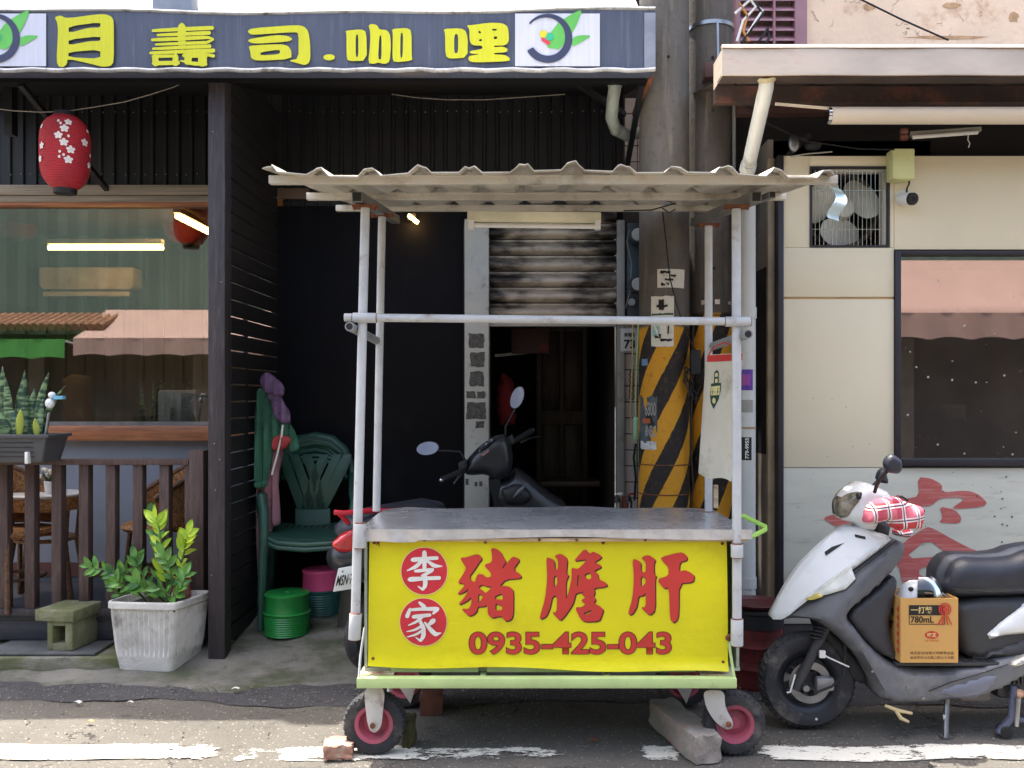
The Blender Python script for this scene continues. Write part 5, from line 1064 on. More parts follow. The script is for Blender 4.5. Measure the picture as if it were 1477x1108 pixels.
# green handle
B().tube([P(1040, 757, 4.2), P(1062, 750, 4.1), P(1072, 744, 3.95), P(1104, 760, 3.85), P(1104, 764, 3.82), P(1085, 774, 3.74), P(1064, 778, 3.7)], .010, 10).build('handle', mat('lime_handle', c(150, 196, 84), .5), ct)
# wheels with castor forks
def wheel(x, y, zc, r, parent, lean=0):
    t = B().lathe([(r * .62, -.032), (r * .8, -.04), (r * .93, -.034), (r, -.014), (r, .014), (r * .93, .034), (r * .8, .04), (r * .62, .032)], (0, 0, 0), 48, 'Y', ring=True)
    for k in range(36):
        for s in (-1, 1):
            a = 2 * math.pi * (k + .25 * s) / 36; p = Vector((math.cos(a) * (r - .001), s * .017, math.sin(a) * (r - .001))); q = Vector((math.cos(a + .05) * (r * .95), s * .034, math.sin(a + .05) * r * .95)); t.bar(p, q, .007, .006)
    wh = t.build('wheel', m_tyre, parent, smooth=40); mx = Matrix.Translation((x, y, zc)) @ Matrix.Rotation(lean, 4, 'Z')
    for v in wh.data.vertices: v.co = mx @ v.co
    rm = B().lathe([(.0, -.012), (r * .2, -.012), (r * .22, -.005), (r * .42, .004), (r * .5, -.03), (r * .62, -.034), (r * .63, -.026), (r * .63, .026), (r * .4, .02), (0, .02)], (0, 0, 0), 40, 'Y').build('rim', m_pink, wh)
    for v in rm.data.vertices: v.co = mx @ v.co
    return wh
wheel(PX(541, 3.74), 3.74, .127, .128, ct); wheel(PX(1058, 3.74), 3.74, .127, .128, ct); wheel(PX(584, 4.3), 4.3, .127, .128, ct); wheel(PX(985, 4.3), 4.3, .127, .128, ct)
m_fork = mat('fork_white', c(206, 202, 194), .5, var=.08, dirt=c(140, 92, 60), da=.36, ds=12)
B().prism(smooth_loop([(524, 990), (556, 990), (551, 1040), (549, 1050), (541, 1058), (533, 1054), (529, 1040)], 2), lambda u, v: P(u, v, 3.685), (0, .006, 0)).build('fork', m_fork, ct, bevel=.002)
B().prism(smooth_loop([(1014, 996), (1045, 996), (1046, 1020), (1058, 1042), (1056, 1052), (1046, 1053), (1030, 1040), (1018, 1020)], 2), lambda u, v: P(u, v, 3.68), (0, .006, 0)).build('fork', m_fork, ct, bevel=.002)
for px, py in ((537.5, 1047), (1051, 1045)): B().cyl(P(px, py, 3.67), P(px, py, 3.69), .012, n=10).build('axle', m_rust, ct, bevel=.002)
for px, d_ in ((541, 3.74), (1035, 3.74), (584, 4.3), (985, 4.3)): B().box(PX(px, d_) - .05, PX(px, d_) + .05, d_ - .055, d_ + .05, zf - .012, zf - .001).build('castor_plate', m_rust, ct)
B().prism([(575, 990), (600, 990), (592, 1015)], lambda u, v: P(u, v, 4.25), (0, .006, 0)).build('fork', m_fork, ct)
B().prism([(975, 990), (1000, 990), (990, 1015)], lambda u, v: P(u, v, 4.25), (0, .006, 0)).build('fork', m_fork, ct)
B().ball(P(562, 995, 3.9), .012).build('bolt', m_white, ct)
# sack hanging at the right side of the cart
def sackf(u, v):
    a = (1019 + 53 * u, 512 - 3 * u); b_ = (1008 + 47 * u, 683 + 13 * u + 3 * math.sin(u * 6)); px, py = a[0] + (b_[0] - a[0]) * v, a[1] + (b_[1] - a[1]) * v
    return P(px, py, 3.98 - .25 * (u - .5) + .012 * math.sin(v * 7 + u * 3))
sk = B().sheet(10, 24, sackf, Vector((0, .012, 0))).build('hanging_sack', mat('sack_cloth', c(208, 202, 182), .75, var=.07, vs=5, dirt=c(164, 156, 132), da=.36, ds=5), smooth=60)
tag(sk, 'off-white plastic sack with red hem and green oval mark hanging from the cart', 'sack')
B().grid(8, 1, lambda u, v: sackf(.02 + .96 * u, .005 + .055 * v) - Vector((0, .003, 0))).build('red_hem', m_red, sk)
def gsk(zx, zy, k=.004):
    px, py = 1010 + zx / 11.08, 505 + zy / 11.08; v = (py - 511) / 174; return sackf((px - (1019 - 11 * v)) / (53 - 6 * v), v) - Vector((0, k, 0))
def mark(lp, m, k): B().add([gsk(a, b_, k) for a, b_ in lp], [tuple(range(len(lp)))]).build('emblem', m, sk, smooth=0)
m_gi = mat('dark_green_ink', c(34, 70, 58), .6); m_pi = mat('pale_ink', c(214, 202, 140), .6); rect = lambda a, b_, e, f_: [(a, b_), (e, b_ - 6), (e, f_ - 6), (a, f_)]
mark([(262, 310), (292, 345), (288, 512), (332, 520), (322, 640), (290, 770), (210, 920), (165, 830), (152, 700), (170, 525), (214, 520), (220, 350)], m_gi, .004)
for q in ((234, 362, 276, 420), (234, 452, 274, 512)): mark(rect(*q), m_pi, .0052)
mark([(166, 572), (312, 556), (302, 700), (164, 712)], m_pi, .0052)
for k in range(3): mark(rect(176 + 42 * k, 596, 206 + 42 * k, 606), m_gi, .0062); mark(rect(184 + 42 * k, 610, 194 + 42 * k, 690), m_gi, .0062); mark(rect(174 + 42 * k, 650, 206 + 42 * k, 660), m_gi, .0066)
mark([(215 + 28 * math.cos(k * .524), 790 + 46 * math.sin(k * .524)) for k in range(12)], m_pi, .0052)
wire([P(1022, 512, 3.98), P(1030, 500, 3.9), P(1045, 494, 3.85), P(1060, 500, 3.9)], .003, 'red string tying the sack to the cart side bar', m_red, 'string')
wd2 = B().box(PX(1030, 4.35), PX(1036, 4.35), 4.35, 4.37, PZ(733, 4.35), PZ(700, 4.35)); tag(wd2.build('wood_strip', m_ply), 'short pale wooden strip leaning behind the cart counter', 'wood strip')
# ---------------------------------------------------------------- bricks and blocks by the wheels
def lump(name, lab, cat, px, d, sx, sy, sz, rot, m, jag=.006, z0=.0, seed=1):
    rr = random.Random(seed); b = B(); N = 5
    bm = bmesh.new(); bmesh.ops.create_cube(bm, size=1); bmesh.ops.subdivide_edges(bm, edges=bm.edges, cuts=5, use_grid_fill=True)
    mx = Matrix.Translation((PX(px, d), d, z0 + sz / 2)) @ Matrix.Rotation(R(rot), 4, 'Z')
    for v in bm.verts:
        e = sum(abs(q) > .49 for q in v.co); k = jag * (1 if e == 1 else 2.2 if e == 2 else 3)
        v.co = mx @ Vector((v.co.x * sx - (v.co.x > .4) * rr.uniform(0, k) + (v.co.x < -.4) * rr.uniform(0, k), v.co.y * sy + rr.uniform(-k, k) * .6, v.co.z * sz - (v.co.z > .4) * rr.uniform(0, k) * .7))
    me = bpy.data.meshes.new(name); bm.to_mesh(me); bm.free(); me.shade_smooth(); me.set_sharp_from_angle(angle=R(28)); me.materials.append(m); o = put(name, me); tag(o, lab, cat); return o
m_brick = mat('brick_pink', c(172, 128, 108), .85, var=.2, vs=30, dirt=c(190, 176, 156), da=.42, ds=14, bump=.5, bs=60)
lump('brick', 'broken pink brick wedged left of the left cart wheel', 'brick', 489, 3.71, .125, .1, .062, 4, m_brick, seed=2)
lump('brick', 'dark mossy brick wedged right of the left cart wheel', 'brick', 590, 3.83, .05, .09, .12, -8, mat('moss_brick', c(74, 70, 40), .9, var=.35, vs=20, bump=.5), seed=3)
lump('brick', 'reddish brown brick standing under the cart behind its left wheel', 'brick', 623, 4.22, .11, .1, .1, 3, mat('brown_brick', c(104, 66, 54), .85, var=.25, vs=20, bump=.4), .004, seed=4)
m_conc = mat('lump_concrete', c(150, 142, 132), .9, var=.2, vs=14, dirt=c(150, 98, 78), da=.38, ds=7, bump=.7, bs=40)
cl_ = lump('concrete_lump', 'long chunk of broken masonry lying beside the right cart wheel', 'rubble', 985, 3.85, .125, .46, .115, 16, m_conc, .005, seed=6)
# ================================================================ WHITE SCOOTER
YSc = 4.05
def S_(u, v, t, d=3.95): p = P(u, v, d); return Vector((p.x, YSc + t, p.z))
m_sw = mat('scooter_white', c(224, 226, 226), .28, var=.03, coat=.5, dirt=c(196, 194, 186), da=.28, ds=6)
m_sg = mat('scooter_grey', c(98, 99, 103), .5, var=.14, vs=5, dirt=c(128, 126, 124), da=.38, ds=6, bump=.04)
m_sd = mat('scooter_dark', c(58, 58, 61), .55, var=.12, vs=6)
m_seat = mat('seat_vinyl', c(44, 47, 56), .42, var=.12, vs=12, bump=.12, bs=150)
wsx = thing('white_scooter', 'white and grey scooter parked before the cream building, its rear out of frame', 'scooter', (2.0, YSc, 0))
def part(nm, lp, w, Rr, m, step=8, w0=.3, wf=None, parent=wsx, d=3.95, off=0, sm=1, smooth=60): return inflate([tuple(q) for q in smooth_loop(lp, sm)], w, Rr, step, lambda u, v, t: S_(u, v, t + off, d), w0, wf).build(nm, m, parent, smooth=smooth)
nose = lambda u, v: ((u - 1117) * 136 + (v - 899) * 111) / 175.5
tip = lambda u, v: max(.12, min(1, .22 + nose(u, v) / 62))
part('front_shield', [(1117, 899), (1124, 882), (1140, 852), (1160, 822), (1186, 796), (1212, 773), (1228, 763), (1250, 764), (1284, 773), (1262, 793), (1226, 823), (1190, 850), (1160, 874), (1135, 897)], .165, 7, m_sw, 5, .86, tip)
part('side_cowl', [(1128, 899), (1160, 876), (1192, 851), (1228, 825), (1264, 794), (1285, 775), (1303, 783), (1300, 806), (1262, 846), (1226, 876), (1216, 884), (1240, 915), (1265, 942), (1290, 958), (1335, 965), (1400, 957), (1445, 944), (1500, 925), (1580, 900), (1640, 880), (1640, 905), (1560, 935), (1480, 968), (1440, 990), (1410, 1003), (1340, 1010), (1268, 1010), (1255, 980), (1235, 945), (1205, 915), (1175, 893), (1150, 894)], .155, 9, m_sg, 7, .7, lambda u, v: max(.12, min(1.05, .24 + nose(u, v) / 62)))
part('leg_shield', [(1218, 884), (1262, 850), (1284, 828), (1290, 838), (1282, 870), (1275, 902), (1290, 950), (1262, 938), (1238, 912)], .146, 5, m_sd, 7, .93)
B_ = part('body_crease', [(1205, 872), (1236, 832), (1275, 790), (1282, 796), (1246, 836), (1216, 878)], .166, 6, m_sg, 5, .7)
part('belly_cover', [(1330, 992), (1360, 978), (1440, 955), (1425, 990), (1405, 1003), (1370, 1008)], .172, 10, mat('scooter_blue_grey', c(104, 106, 118), .45, var=.12), 7, .6)
lens = part('running_light', [(1164, 864), (1184, 848), (1208, 828), (1224, 815), (1227, 831), (1213, 846), (1190, 856)], .186, 6, mat('clear_lens', c(206, 208, 200), .12, var=.2, vs=12, coat=1), 4, .95, lambda u, v: max(.12, min(.93, .26 + nose(u, v) / 66)), sm=0, smooth=25)
part('amber_lens', [(1163, 866), (1180, 854), (1186, 858), (1172, 865)], .188, 4, mat('amber', c(196, 180, 96), .2), 3, .95, lambda u, v: max(.12, min(.95, .29 + nose(u, v) / 66)), parent=lens)
B().add([S_(1196, 800, -.166 * tip(1196, 800) - .003), S_(1206, 792, -.166 * tip(1206, 792) - .003), S_(1222, 785, -.166 * tip(1222, 785) - .003), S_(1207, 797, -.166 * tip(1207, 797) - .003), S_(1197, 805, -.166 * tip(1197, 805) - .003)], [(0, 1, 2, 3, 4)]).build('emblem', m_ink, wsx, smooth=0)
B().add([S_(1236, 772, -.166 * tip(1236, 772) - .003), S_(1248, 774, -.166 * tip(1248, 774) - .003), S_(1248, 778, -.166 * tip(1248, 778) - .003), S_(1236, 776, -.166 * tip(1236, 776) - .003)], [(0, 1, 2, 3)]).build('vent', m_ink, wsx, smooth=0)
# seams, decals and fasteners on the near side
def near(u, v, k=.004): return S_(u, v, -.155 * max(.12, min(1.05, .24 + nose(u, v) / 62)) - k)
for q in ([(1132, 897), (1160, 876), (1192, 851), (1228, 825), (1264, 794), (1284, 776)], [(1330, 990), (1362, 977), (1400, 966), (1442, 952)]): B().tube([near(*p) for p in q], .0022, 6).build('panel_gap', m_ink, wsx)
for q in ((1300, 985), (1322, 1000), (1392, 994), (1250, 962), (1420, 975)): B().lathe([(0, -.004), (.006, -.003), (.007, 0)], near(*q, .002), 10, 'Y').build('screw', m_steel, wsx)
B().tube([S_(1366, 846, -.147), S_(1420, 851, -.149), S_(1480, 848, -.149), S_(1560, 832, -.149)], .0025, 6).build('seat_piping', m_ink, wsx)
for q in ([(1268, 760), (1262, 785), (1252, 800)], [(1292, 722), (1300, 716), (1310, 722)]): B().tube([S_(a, b_, -.1) for a, b_ in q], .0045, 8).build('brake_cable', m_cable, wsx)
# steering head
part('handle_cover', [(1217, 727), (1224, 716), (1240, 704), (1256, 698), (1270, 703), (1288, 712), (1290, 721), (1276, 728), (1270, 758), (1266, 769), (1247, 765), (1242, 757), (1220, 753), (1216, 744)], .115, 14, m_sw, 5, .5, lambda u, v: min(1, .4 + (u - 1215) / 45))
part('headlight', [(1215, 729), (1225, 715), (1242, 708), (1242, 722), (1233, 735), (1229, 747), (1217, 751)], .125, 12, mat('headlight_glass', c(130, 122, 106), .12, var=.6, vs=22, coat=1), 4, .75, lambda u, v: min(1, .45 + (u - 1215) / 45))
part('head_dark', [(1234, 713), (1243, 709), (1241, 720), (1233, 722)], .12, 5, m_ink, 3, .9, lambda u, v: min(1, .5 + (u - 1215) / 45))
part('neck', [(1270, 752), (1292, 757), (1287, 783), (1266, 772)], .07, 10, m_sd, 5, .7)
def plaid():
    m, nt, bs = newmat('plaid'); X, Y, Z = xyz(nt, coords(nt, (1, 1, 1), (0, R(8), 0)))
    def lines(s, fr, ph, wd_): return mth(nt, 'LESS_THAN', mth(nt, 'FRACT', mth(nt, 'ADD', mth(nt, 'MULTIPLY', s, fr), ph)), wd_)
    col = mix(nt, ramp(nt, mth(nt, 'FRACT', mth(nt, 'MULTIPLY', X, 12)), .2, .8), c(206, 84, 104), c(222, 116, 132))
    col = mix(nt, mth(nt, 'MULTIPLY', lines(Z, 11, .46, .35), .75), col, c(196, 48, 38))
    for fr, ph in ((17, .1), (17, .28)): col = mix(nt, lines(X, fr, ph, .09), col, c(232, 222, 222)); col = mix(nt, lines(Z, 15, ph, .09), col, c(226, 216, 216))
    col = mix(nt, lines(X, 17, .19, .06), col, c(40, 34, 50)); col = mix(nt, lines(Z, 15, .19, .06), col, c(40, 34, 50))
    nt.links.new(col, bs.inputs['Base Color']); bs.inputs['Roughness'].default_value = .85; return m
m_plaid = plaid()
wr = lambda u, v, t: S_(u, v, t - .19, 3.82) + Vector((0, .004 * math.sin(u * .2 + v * .15), .0))
gl_ = inflate(smooth_loop([(1249, 757), (1252, 742), (1257, 729), (1275, 719), (1298, 718), (1308, 725), (1336, 733), (1337, 748), (1332, 766), (1318, 764), (1300, 768), (1288, 760), (1282, 751), (1268, 757)], 1), .062, 16, 4, wr, .2)
go_ = gl_.build('hand_cover', m_plaid, wsx, smooth=60)
inflate(smooth_loop([(1290, 764), (1316, 762), (1314, 776), (1290, 773)], 1), .05, 6, 3, lambda u, v, t: S_(u, v, t + .16, 4.2), .3).build('hand_cover', m_plaid, wsx)
B().ball(S_(1337, 739, -.19, 3.82), .009).build('grip_end', m_ink, wsx)
def mirror(lp, off, d, stem):
    part('mirror', lp, .028, 8, m_seat, 3, .4, off=off, d=d); B().tube(stem, .008, 8).build('mirror_stem', m_ink, wsx)
mirror([(1271, 668), (1275, 659), (1283, 654), (1292, 660), (1297, 664), (1297, 676), (1292, 683), (1276, 681)], -.22, 3.85, [S_(1264, 711, -.15, 3.88), S_(1266, 700, -.17, 3.87), S_(1270, 688, -.2, 3.86), S_(1278, 678, -.22, 3.85)])
mirror([(1263, 690), (1266, 680), (1274, 674), (1277, 682), (1281, 698), (1268, 696)], .2, 4.25, [S_(1262, 706, .1, 4.1), S_(1266, 694, .2, 4.25)])
# seat and tail
part('seat', [(1361, 842), (1364, 826), (1375, 810), (1390, 804), (1425, 806), (1458, 803), (1480, 794), (1560, 784), (1650, 778), (1655, 810), (1560, 845), (1477, 861), (1380, 863), (1363, 857)], .145, 26, m_seat, 8, .55)
part('under_seat', [(1378, 864), (1560, 860), (1600, 900), (1500, 925), (1440, 945), (1392, 951), (1380, 905)], .125, 10, m_sd, 9, .8)
part('tail_panel', [(1406, 926), (1422, 909), (1445, 889), (1477, 866), (1560, 828), (1660, 800), (1672, 826), (1560, 888), (1477, 912), (1440, 916)], .15, 9, m_sw, 8, .8)
part('lower_tail', [(1392, 949), (1440, 930), (1480, 915), (1560, 893), (1660, 860), (1660, 885), (1560, 915), (1480, 945), (1440, 950)], .14, 8, m_sd, 9, .8)
part('foot_peg_strip', [(1444, 951), (1477, 936), (1520, 924), (1520, 933), (1477, 948), (1449, 959)], .176, 4, mat('peg_alloy', c(190, 186, 176), .4, metal=.5), 4, .9)
mt_ = B().box(PX(1286, 3.95), PX(1442, 3.95), YSc - .15, YSc + .15, PZ(956, 3.95), PZ(951, 3.95)).build('floor_mat', m_sd, wsx, bevel=.004)
for k in range(11):
    for j in range(7): B().box(PX(1300 + k * 12, 3.95), PX(1308 + k * 12, 3.95), YSc - .145 + j * .042, YSc - .118 + j * .042, PZ(950.9, 3.95), PZ(949.4, 3.95)).build('mat_stud', m_dark, mt_) if k > 6 and j < 4 else None
# front wheel, fork, brake
fx_, fz_, fr_ = PX(1164, 4.02), .214, .214
def big_wheel(x, y, z, r, parent):
    b = B().lathe([(r * .66, -.036), (r * .78, -.047), (r * .9, -.045), (r * .97, -.03), (r, -.008), (r, .008), (r * .97, .03), (r * .9, .045), (r * .78, .047), (r * .66, .036)], (x, y, z), 64, 'Y', ring=True)
    for k in range(44):
        for s in (-1, 1):
            a = 2 * math.pi * (k + .25 * s) / 44; b.bar((x + math.cos(a) * r * .998, y + s * .01, z + math.sin(a) * r * .998), (x + math.cos(a + .06) * r * .96, y + s * .036, z + math.sin(a + .06) * r * .96), .009, .005)
    wh = b.build('wheel', m_tyre, parent, smooth=40)
    rim = B().lathe([(r * .48, -.008), (r * .56, -.03), (r * .66, -.038), (r * .675, -.032), (r * .675, .032), (r * .56, .028), (r * .48, .01)], (x, y, z), 56, 'Y', ring=True)
    for k in range(8):
        a = k * math.pi / 4 + .3; rim.bar((x + math.cos(a) * r * .2, y, z + math.sin(a) * r * .2), (x + math.cos(a) * r * .52, y, z + math.sin(a) * r * .52), .03, .016, up=(0, 1, 0))
    rim.lathe([(0, -.035), (r * .2, -.032), (r * .24, 0), (r * .2, .03), (0, .034)], (x, y, z), 28, 'Y'); rim.build('rim', mat('rim_dark', c(52, 54, 60), .4, metal=.4, var=.15), wh); return wh
fw = big_wheel(fx_, YSc - .02, fz_, fr_, wsx); big_wheel(fx_ + 1.27, YSc, .214, .214, wsx)
B().ball((fx_ + .03, YSc - .066, .05), .006).build('tyre_valve', m_white, fw)
B().tube([S_(1194, 898, -.09, 3.95), S_(1176, 938, -.09, 3.95), S_(1148, 996, -.09, 3.95)], [.026, .021, .019], 16).build('fork_leg', m_sd, wsx)
B().tube([S_(1194, 898, .07, 4.05), S_(1148, 996, .07, 4.05)], .02, 12).build('fork_leg', m_sd, wsx)
bw_ = B()
for k in range(7): bw_.lathe([(.026, 0), (.034, .006), (.026, .012)], S_(1179 + k * 2.3, 922 - k * 5, -.09, 3.95), 20)
bw_.build('fork_bellows', m_dark, wsx)
B().lathe([(.06, 0), (.092, 0), (.092, .004), (.06, .004)], (fx_, YSc - .075, fz_), 40, 'Y', ring=True).build('brake_disc', m_steel, wsx)
B().box(fx_ + .02, fx_ + .1, YSc - .105, YSc - .06, fz_ - .03, fz_ + .03).build('brake_caliper', mat('alloy', c(150, 150, 150), .4, metal=.6), wsx, bevel=.012)
B().cyl((fx_ - .03, YSc - .12, fz_ - .012), (fx_ - .03, YSc - .07, fz_ - .012), .014, n=12).build('axle_nut', m_steel, wsx)
B().tube([S_(1133, 997, -.12), S_(1138, 996, -.12), S_(1146, 972, -.11)], .004, 8).build('speedo_cable', m_white, wsx)
B().tube([S_(1216, 900, -.1), S_(1218, 935, -.11), S_(1214, 970, -.12), S_(1198, 988, -.12), S_(1172, 998, -.12)], .006, 8).build('brake_hose', m_cable, wsx)
B().tube([S_(1183, 942, -.13), S_(1180, 938, -.13), S_(1190, 945, -.13), S_(1222, 960, -.12)], .0035, 6).build('reflector_wire', m_white, wsx); B().box(*[q for ab in ((S_(1179, 0, 0).x, S_(1187, 0, 0).x), (YSc - .135, YSc - .12), (PZ(946, 3.95), PZ(936, 3.95))) for q in ab]).build('reflector', m_white, wsx)
# mud guard, stands, engine
part('inner_guard', [(1180, 892), (1205, 916), (1235, 948), (1256, 985), (1240, 990), (1215, 950), (1190, 920)], .08, 6, m_dark, 6, .9)
m_peg = mat('peg_gold', c(196, 176, 130), .5, var=.1)
B().tube([S_(1270, 1012, -.15), S_(1286, 1018, -.16), S_(1306, 1021, -.17)], [.006, .009, .006], 8).tube([S_(1284, 1018, -.16), S_(1290, 1028, -.17), S_(1301, 1033, -.17)], [.008, .009, .006], 8).build('foot_rest', m_peg, wsx)
sdx = S_(1365, 1004, -.1)
B().tube([S_(1366, 1002, -.1), (PX(1364, 3.9), 3.9, .004)], .012, 10).build('side_stand', m_steel, wsx); B().box(PX(1357, 3.9), PX(1373, 3.9), 3.88, 3.92, .0, .008).build('stand_foot', m_steel, wsx)
B().tube([S_(1357, 1028, -.13), S_(1358, 1036, -.13), S_(1363, 1042, -.12)], .005, 8).build('stand_lug', m_white, wsx)
B().box(PX(1385, 3.95), PX(1430, 3.95), YSc - .1, YSc + .1, PZ(1012, 3.95), PZ(985, 3.95)).build('engine_guard', mat('engine_grey', c(96, 92, 90), .5, var=.2), wsx, bevel=.01)
eg = B()
for k in range(7): eg.box(PX(1440 + k * 6, 3.95), PX(1443 + k * 6, 3.95), YSc - .12, YSc + .1, PZ(985, 3.95), PZ(950, 3.95))
eg.build('engine_fins', mat('engine_dark', c(66, 66, 70), .5, metal=.4), wsx)
B().box(PX(1438, 3.95), PX(1600, 3.95), YSc - .1, YSc + .12, PZ(1010, 3.95), PZ(960, 3.95)).build('engine', mat('engine_dark', W), wsx, bevel=.03)
B().ball(S_(1462, 997, -.13), .035, .02, .02).build('oxidised_bracket', mat('oxide', c(186, 146, 116), .8, var=.3, vs=40), wsx)
B().tube([S_(1455, 985, -.14), S_(1450, 1030, -.15), (PX(1440, 3.9), 3.9, .02)], [.014, .016, .018], 10).build('centre_stand', mat('stand_blue', c(70, 74, 92), .5), wsx)
B().tube([S_(1448, 1030, -.15), (PX(1500, 3.9), 3.9, .06)], .014, 10).build('centre_stand', mat('stand_blue', W), wsx); B().cyl(S_(1458, 1000, -.16), S_(1455, 1040, -.16), .012, n=12).build('stand_spring', m_steel, wsx)
B().cyl((PX(1449, 3.9), 3.88, .03), (PX(1449, 3.9), 3.93, .03), .026, n=16).build('stand_roller', m_dark, wsx)
# cardboard box with a helmet inside, on the floor board
m_card = mat('cardboard', c(204, 156, 88), .75, var=.05, vs=4, bump=.05)
x0, x1, y0, y1 = PX(1299, 3.86), PX(1382, 3.86), 3.86, 4.07; z0 = PZ(956, 3.86); z1 = PZ(863, 3.86)
z0 = max(z0, PZ(949.4, 3.95) + .001)
cbx = thing('cardboard_box', 'brown cardboard carton with red rosette standing on the scooter floor', 'box', ((x0 + x1) / 2, 3.95, z0))
th = .004
B().box(x0, x1, y0, y0 + th, z0 + th, z1).build('front', m_card, cbx); B().box(x0, x1, y1 - th, y1, z0 + th, z1).build('back', m_card, cbx); B().box(x0, x0 + th, y0 + th, y1 - th, z0 + th, z1).build('side', m_card, cbx); B().box(x1 - th, x1, y0 + th, y1 - th, z0 + th, z1).build('side', m_card, cbx); B().box(x0, x1, y0, y1, z0, z0 + th).build('bottom', m_card, cbx)
fr = lambda dy: (lambda u, v: P(u, v, y0 - dy)); q4 = lambda a, b_, e, f_: [(a, b_), (e, b_), (e, f_), (a, f_)]
curve_fill('print', [q4(1311, 873, 1356, 887)], fr(.0015), m_ink, cbx); text('print', '一打裝', (1314, 1345, 885, 875), fr(.0026), mat('card_ink', c(226, 196, 130), .7), cbx, .02)
curve_fill('print', [q4(1311, 873, 1363, 901), q4(1312, 887.6, 1362, 900)], fr(.001), m_ink, cbx); text('print', '780mL', (1313.5, 1347, 898.5, 889), fr(.0026), m_ink, cbx, .02)
m_rp = mat('carton_red', c(200, 62, 44), .7)
ros = lambda r0, r1, k: [(1363 + (r1 if i % 2 else r0) * math.cos(i * math.pi / k), 879 + (r1 if i % 2 else r0) * math.sin(i * math.pi / k)) for i in range(2 * k)]
ci = lambda r: [(1363 + r * math.cos(i * .314), 879 + r * math.sin(i * .314)) for i in range(20)]
curve_fill('rosette', [ros(10, 8.6, 18), ci(7.4)], fr(.003), m_rp, cbx); curve_fill('rosette', [ci(6.4), ci(4.6)], fr(.003), m_rp, cbx); curve_fill('rosette', [ci(3.4)], fr(.003), m_rp, cbx)
for a, b_ in ((-3, -10), (-1, -4), (2, 4), (4, 10)): curve_fill('rosette', [[(1363 + a - .9, 889), (1363 + a + .9, 889), (1363 + b_ + 1, 902), (1363 + b_ - 1.2, 901)]], fr(.0032), m_rp, cbx)
curve_fill('oval', [[(1344 + 10 * math.cos(i * .314), 916 + 5.5 * math.sin(i * .314)) for i in range(20)]], fr(.0015), m_rp, cbx); text('print', '味王', (1337.5, 1350.5, 919.3, 912.7), fr(.0026), mat('card_ink', W), cbx, .03)
text('print', 'VE WONG', (1334, 1354, 925.5, 923), fr(.0015), m_rp, cbx); text('print', '味王股份有限公司榮譽出品', (1313, 1376, 944, 940), fr(.0015), mat('brown_ink', c(96, 64, 36), .7), cbx, .01); text('print', '台北市中山北路二段七十九號', (1313, 1376, 950.5, 946.5), fr(.0015), mat('brown_ink', W), cbx, .01)
sdv = lambda u, v: Vector((x0 - .0015, y0 + .02 + u, v))
for k in range(6): zz = z1 - .035 - k * .035; B().add([sdv(.0, zz), sdv(.02, zz - .02), sdv(.0, zz - .035), sdv(-.006, zz - .02)], [(0, 1, 2, 3)]).build('print', m_rp, cbx, smooth=0)
text('print', '味', (.07, .11, z1 - .06, z1 - .1), lambda u, v: Vector((x0 - .0015, y0 + u, z1 - .08 + (z1 - .08 - v))), m_ink, cbx, .03); text('print', '精', (.07, .11, z1 - .115, z1 - .155), lambda u, v: Vector((x0 - .0015, y0 + u, z1 - .135 + (z1 - .135 - v))), m_ink, cbx, .03)
hm = thing('helmet', 'white open-face helmet with smoked visor lying in the cardboard box', 'helmet', ((x0 + x1) / 2, 3.95, z1 - .06))
hx, hy, hz_ = PX(1325, 3.95), 3.962, z1 - .022
B().ball((hx - .01, hy, hz_ - .01), .082, .07, .088, 32, 20).build('shell', m_sw, hm, smooth=60)
vs_ = B(); vs_.sheet(14, 8, lambda u, v: Vector((hx + .012 + .105 * math.sin(R(-25 + 130 * u)) * math.cos(R(8 + 54 * v)), hy - .08 * math.cos(R(-25 + 130 * u)) * math.cos(R(8 + 54 * v)), hz_ + .112 * math.sin(R(8 + 54 * v)))), Vector((0, .002, 0))); vs_.build('visor', glass('smoked_visor', (.16, .15, .16, 1), .08), hm)
B().ball((hx - .05, hy - .05, hz_ + .05), .012, .008, .01).build('rivet', m_ink, hm)
B().sheet(8, 4, lambda u, v: Vector((hx + .02 + .085 * u, hy - .05 + .09 * v, hz_ + .045 + .015 * math.sin(u * 3) - .03 * u)), Vector((0, 0, .004))).build('lining', mat('pale_lining', c(184, 190, 210), .7), hm)

# ================================================================ BLACK SCOOTER IN THE RECESS
m_bs = mat('black_scooter_plastic', c(40, 42, 46), .36, var=.1, vs=6, coat=.25); m_bs2 = mat('black_scooter_matte', c(32, 33, 36), .55, var=.15)
bsx = thing('black_scooter', 'black scooter parked in the dark recess behind the cart', 'scooter', (-.5, 5.0, .15))
def bp(nm, lp, w, Rr, m, d, step=5, w0=.3, parent=bsx, sh=0): return inflate([tuple(q) for q in smooth_loop(lp, 1)], w, Rr, step, lambda u, v, t: P(u, v, d) + Vector((0, t + sh * (u - 715) / 243, 0)), w0).build(nm, m, parent, smooth=60)
K = lambda pts: [(560 + a / 4.817, 530 + b_ / 4.817) for a, b_ in pts]
bp('handle_cover', K([(520, 720), (545, 640), (640, 540), (740, 475), (810, 460), (850, 520), (870, 640), (850, 745), (740, 795), (690, 740), (560, 750)]), .09, 14, m_bs, 5.3)
bp('display', K([(630, 590), (690, 545), (745, 490), (700, 500), (640, 545)]), .1, 5, mat('meter_glass', c(90, 90, 100), .12, coat=1), 5.29, 3, .8)
B().add([P(693, 657, 5.19), P(705, 648, 5.19), P(705, 652, 5.19), P(697, 658, 5.19)], [(0, 1, 2, 3)]).build('display_glint', mat('glint_red', c(170, 120, 116), .3), bsx, smooth=0)  # glint on the display painted as a flat pale patch
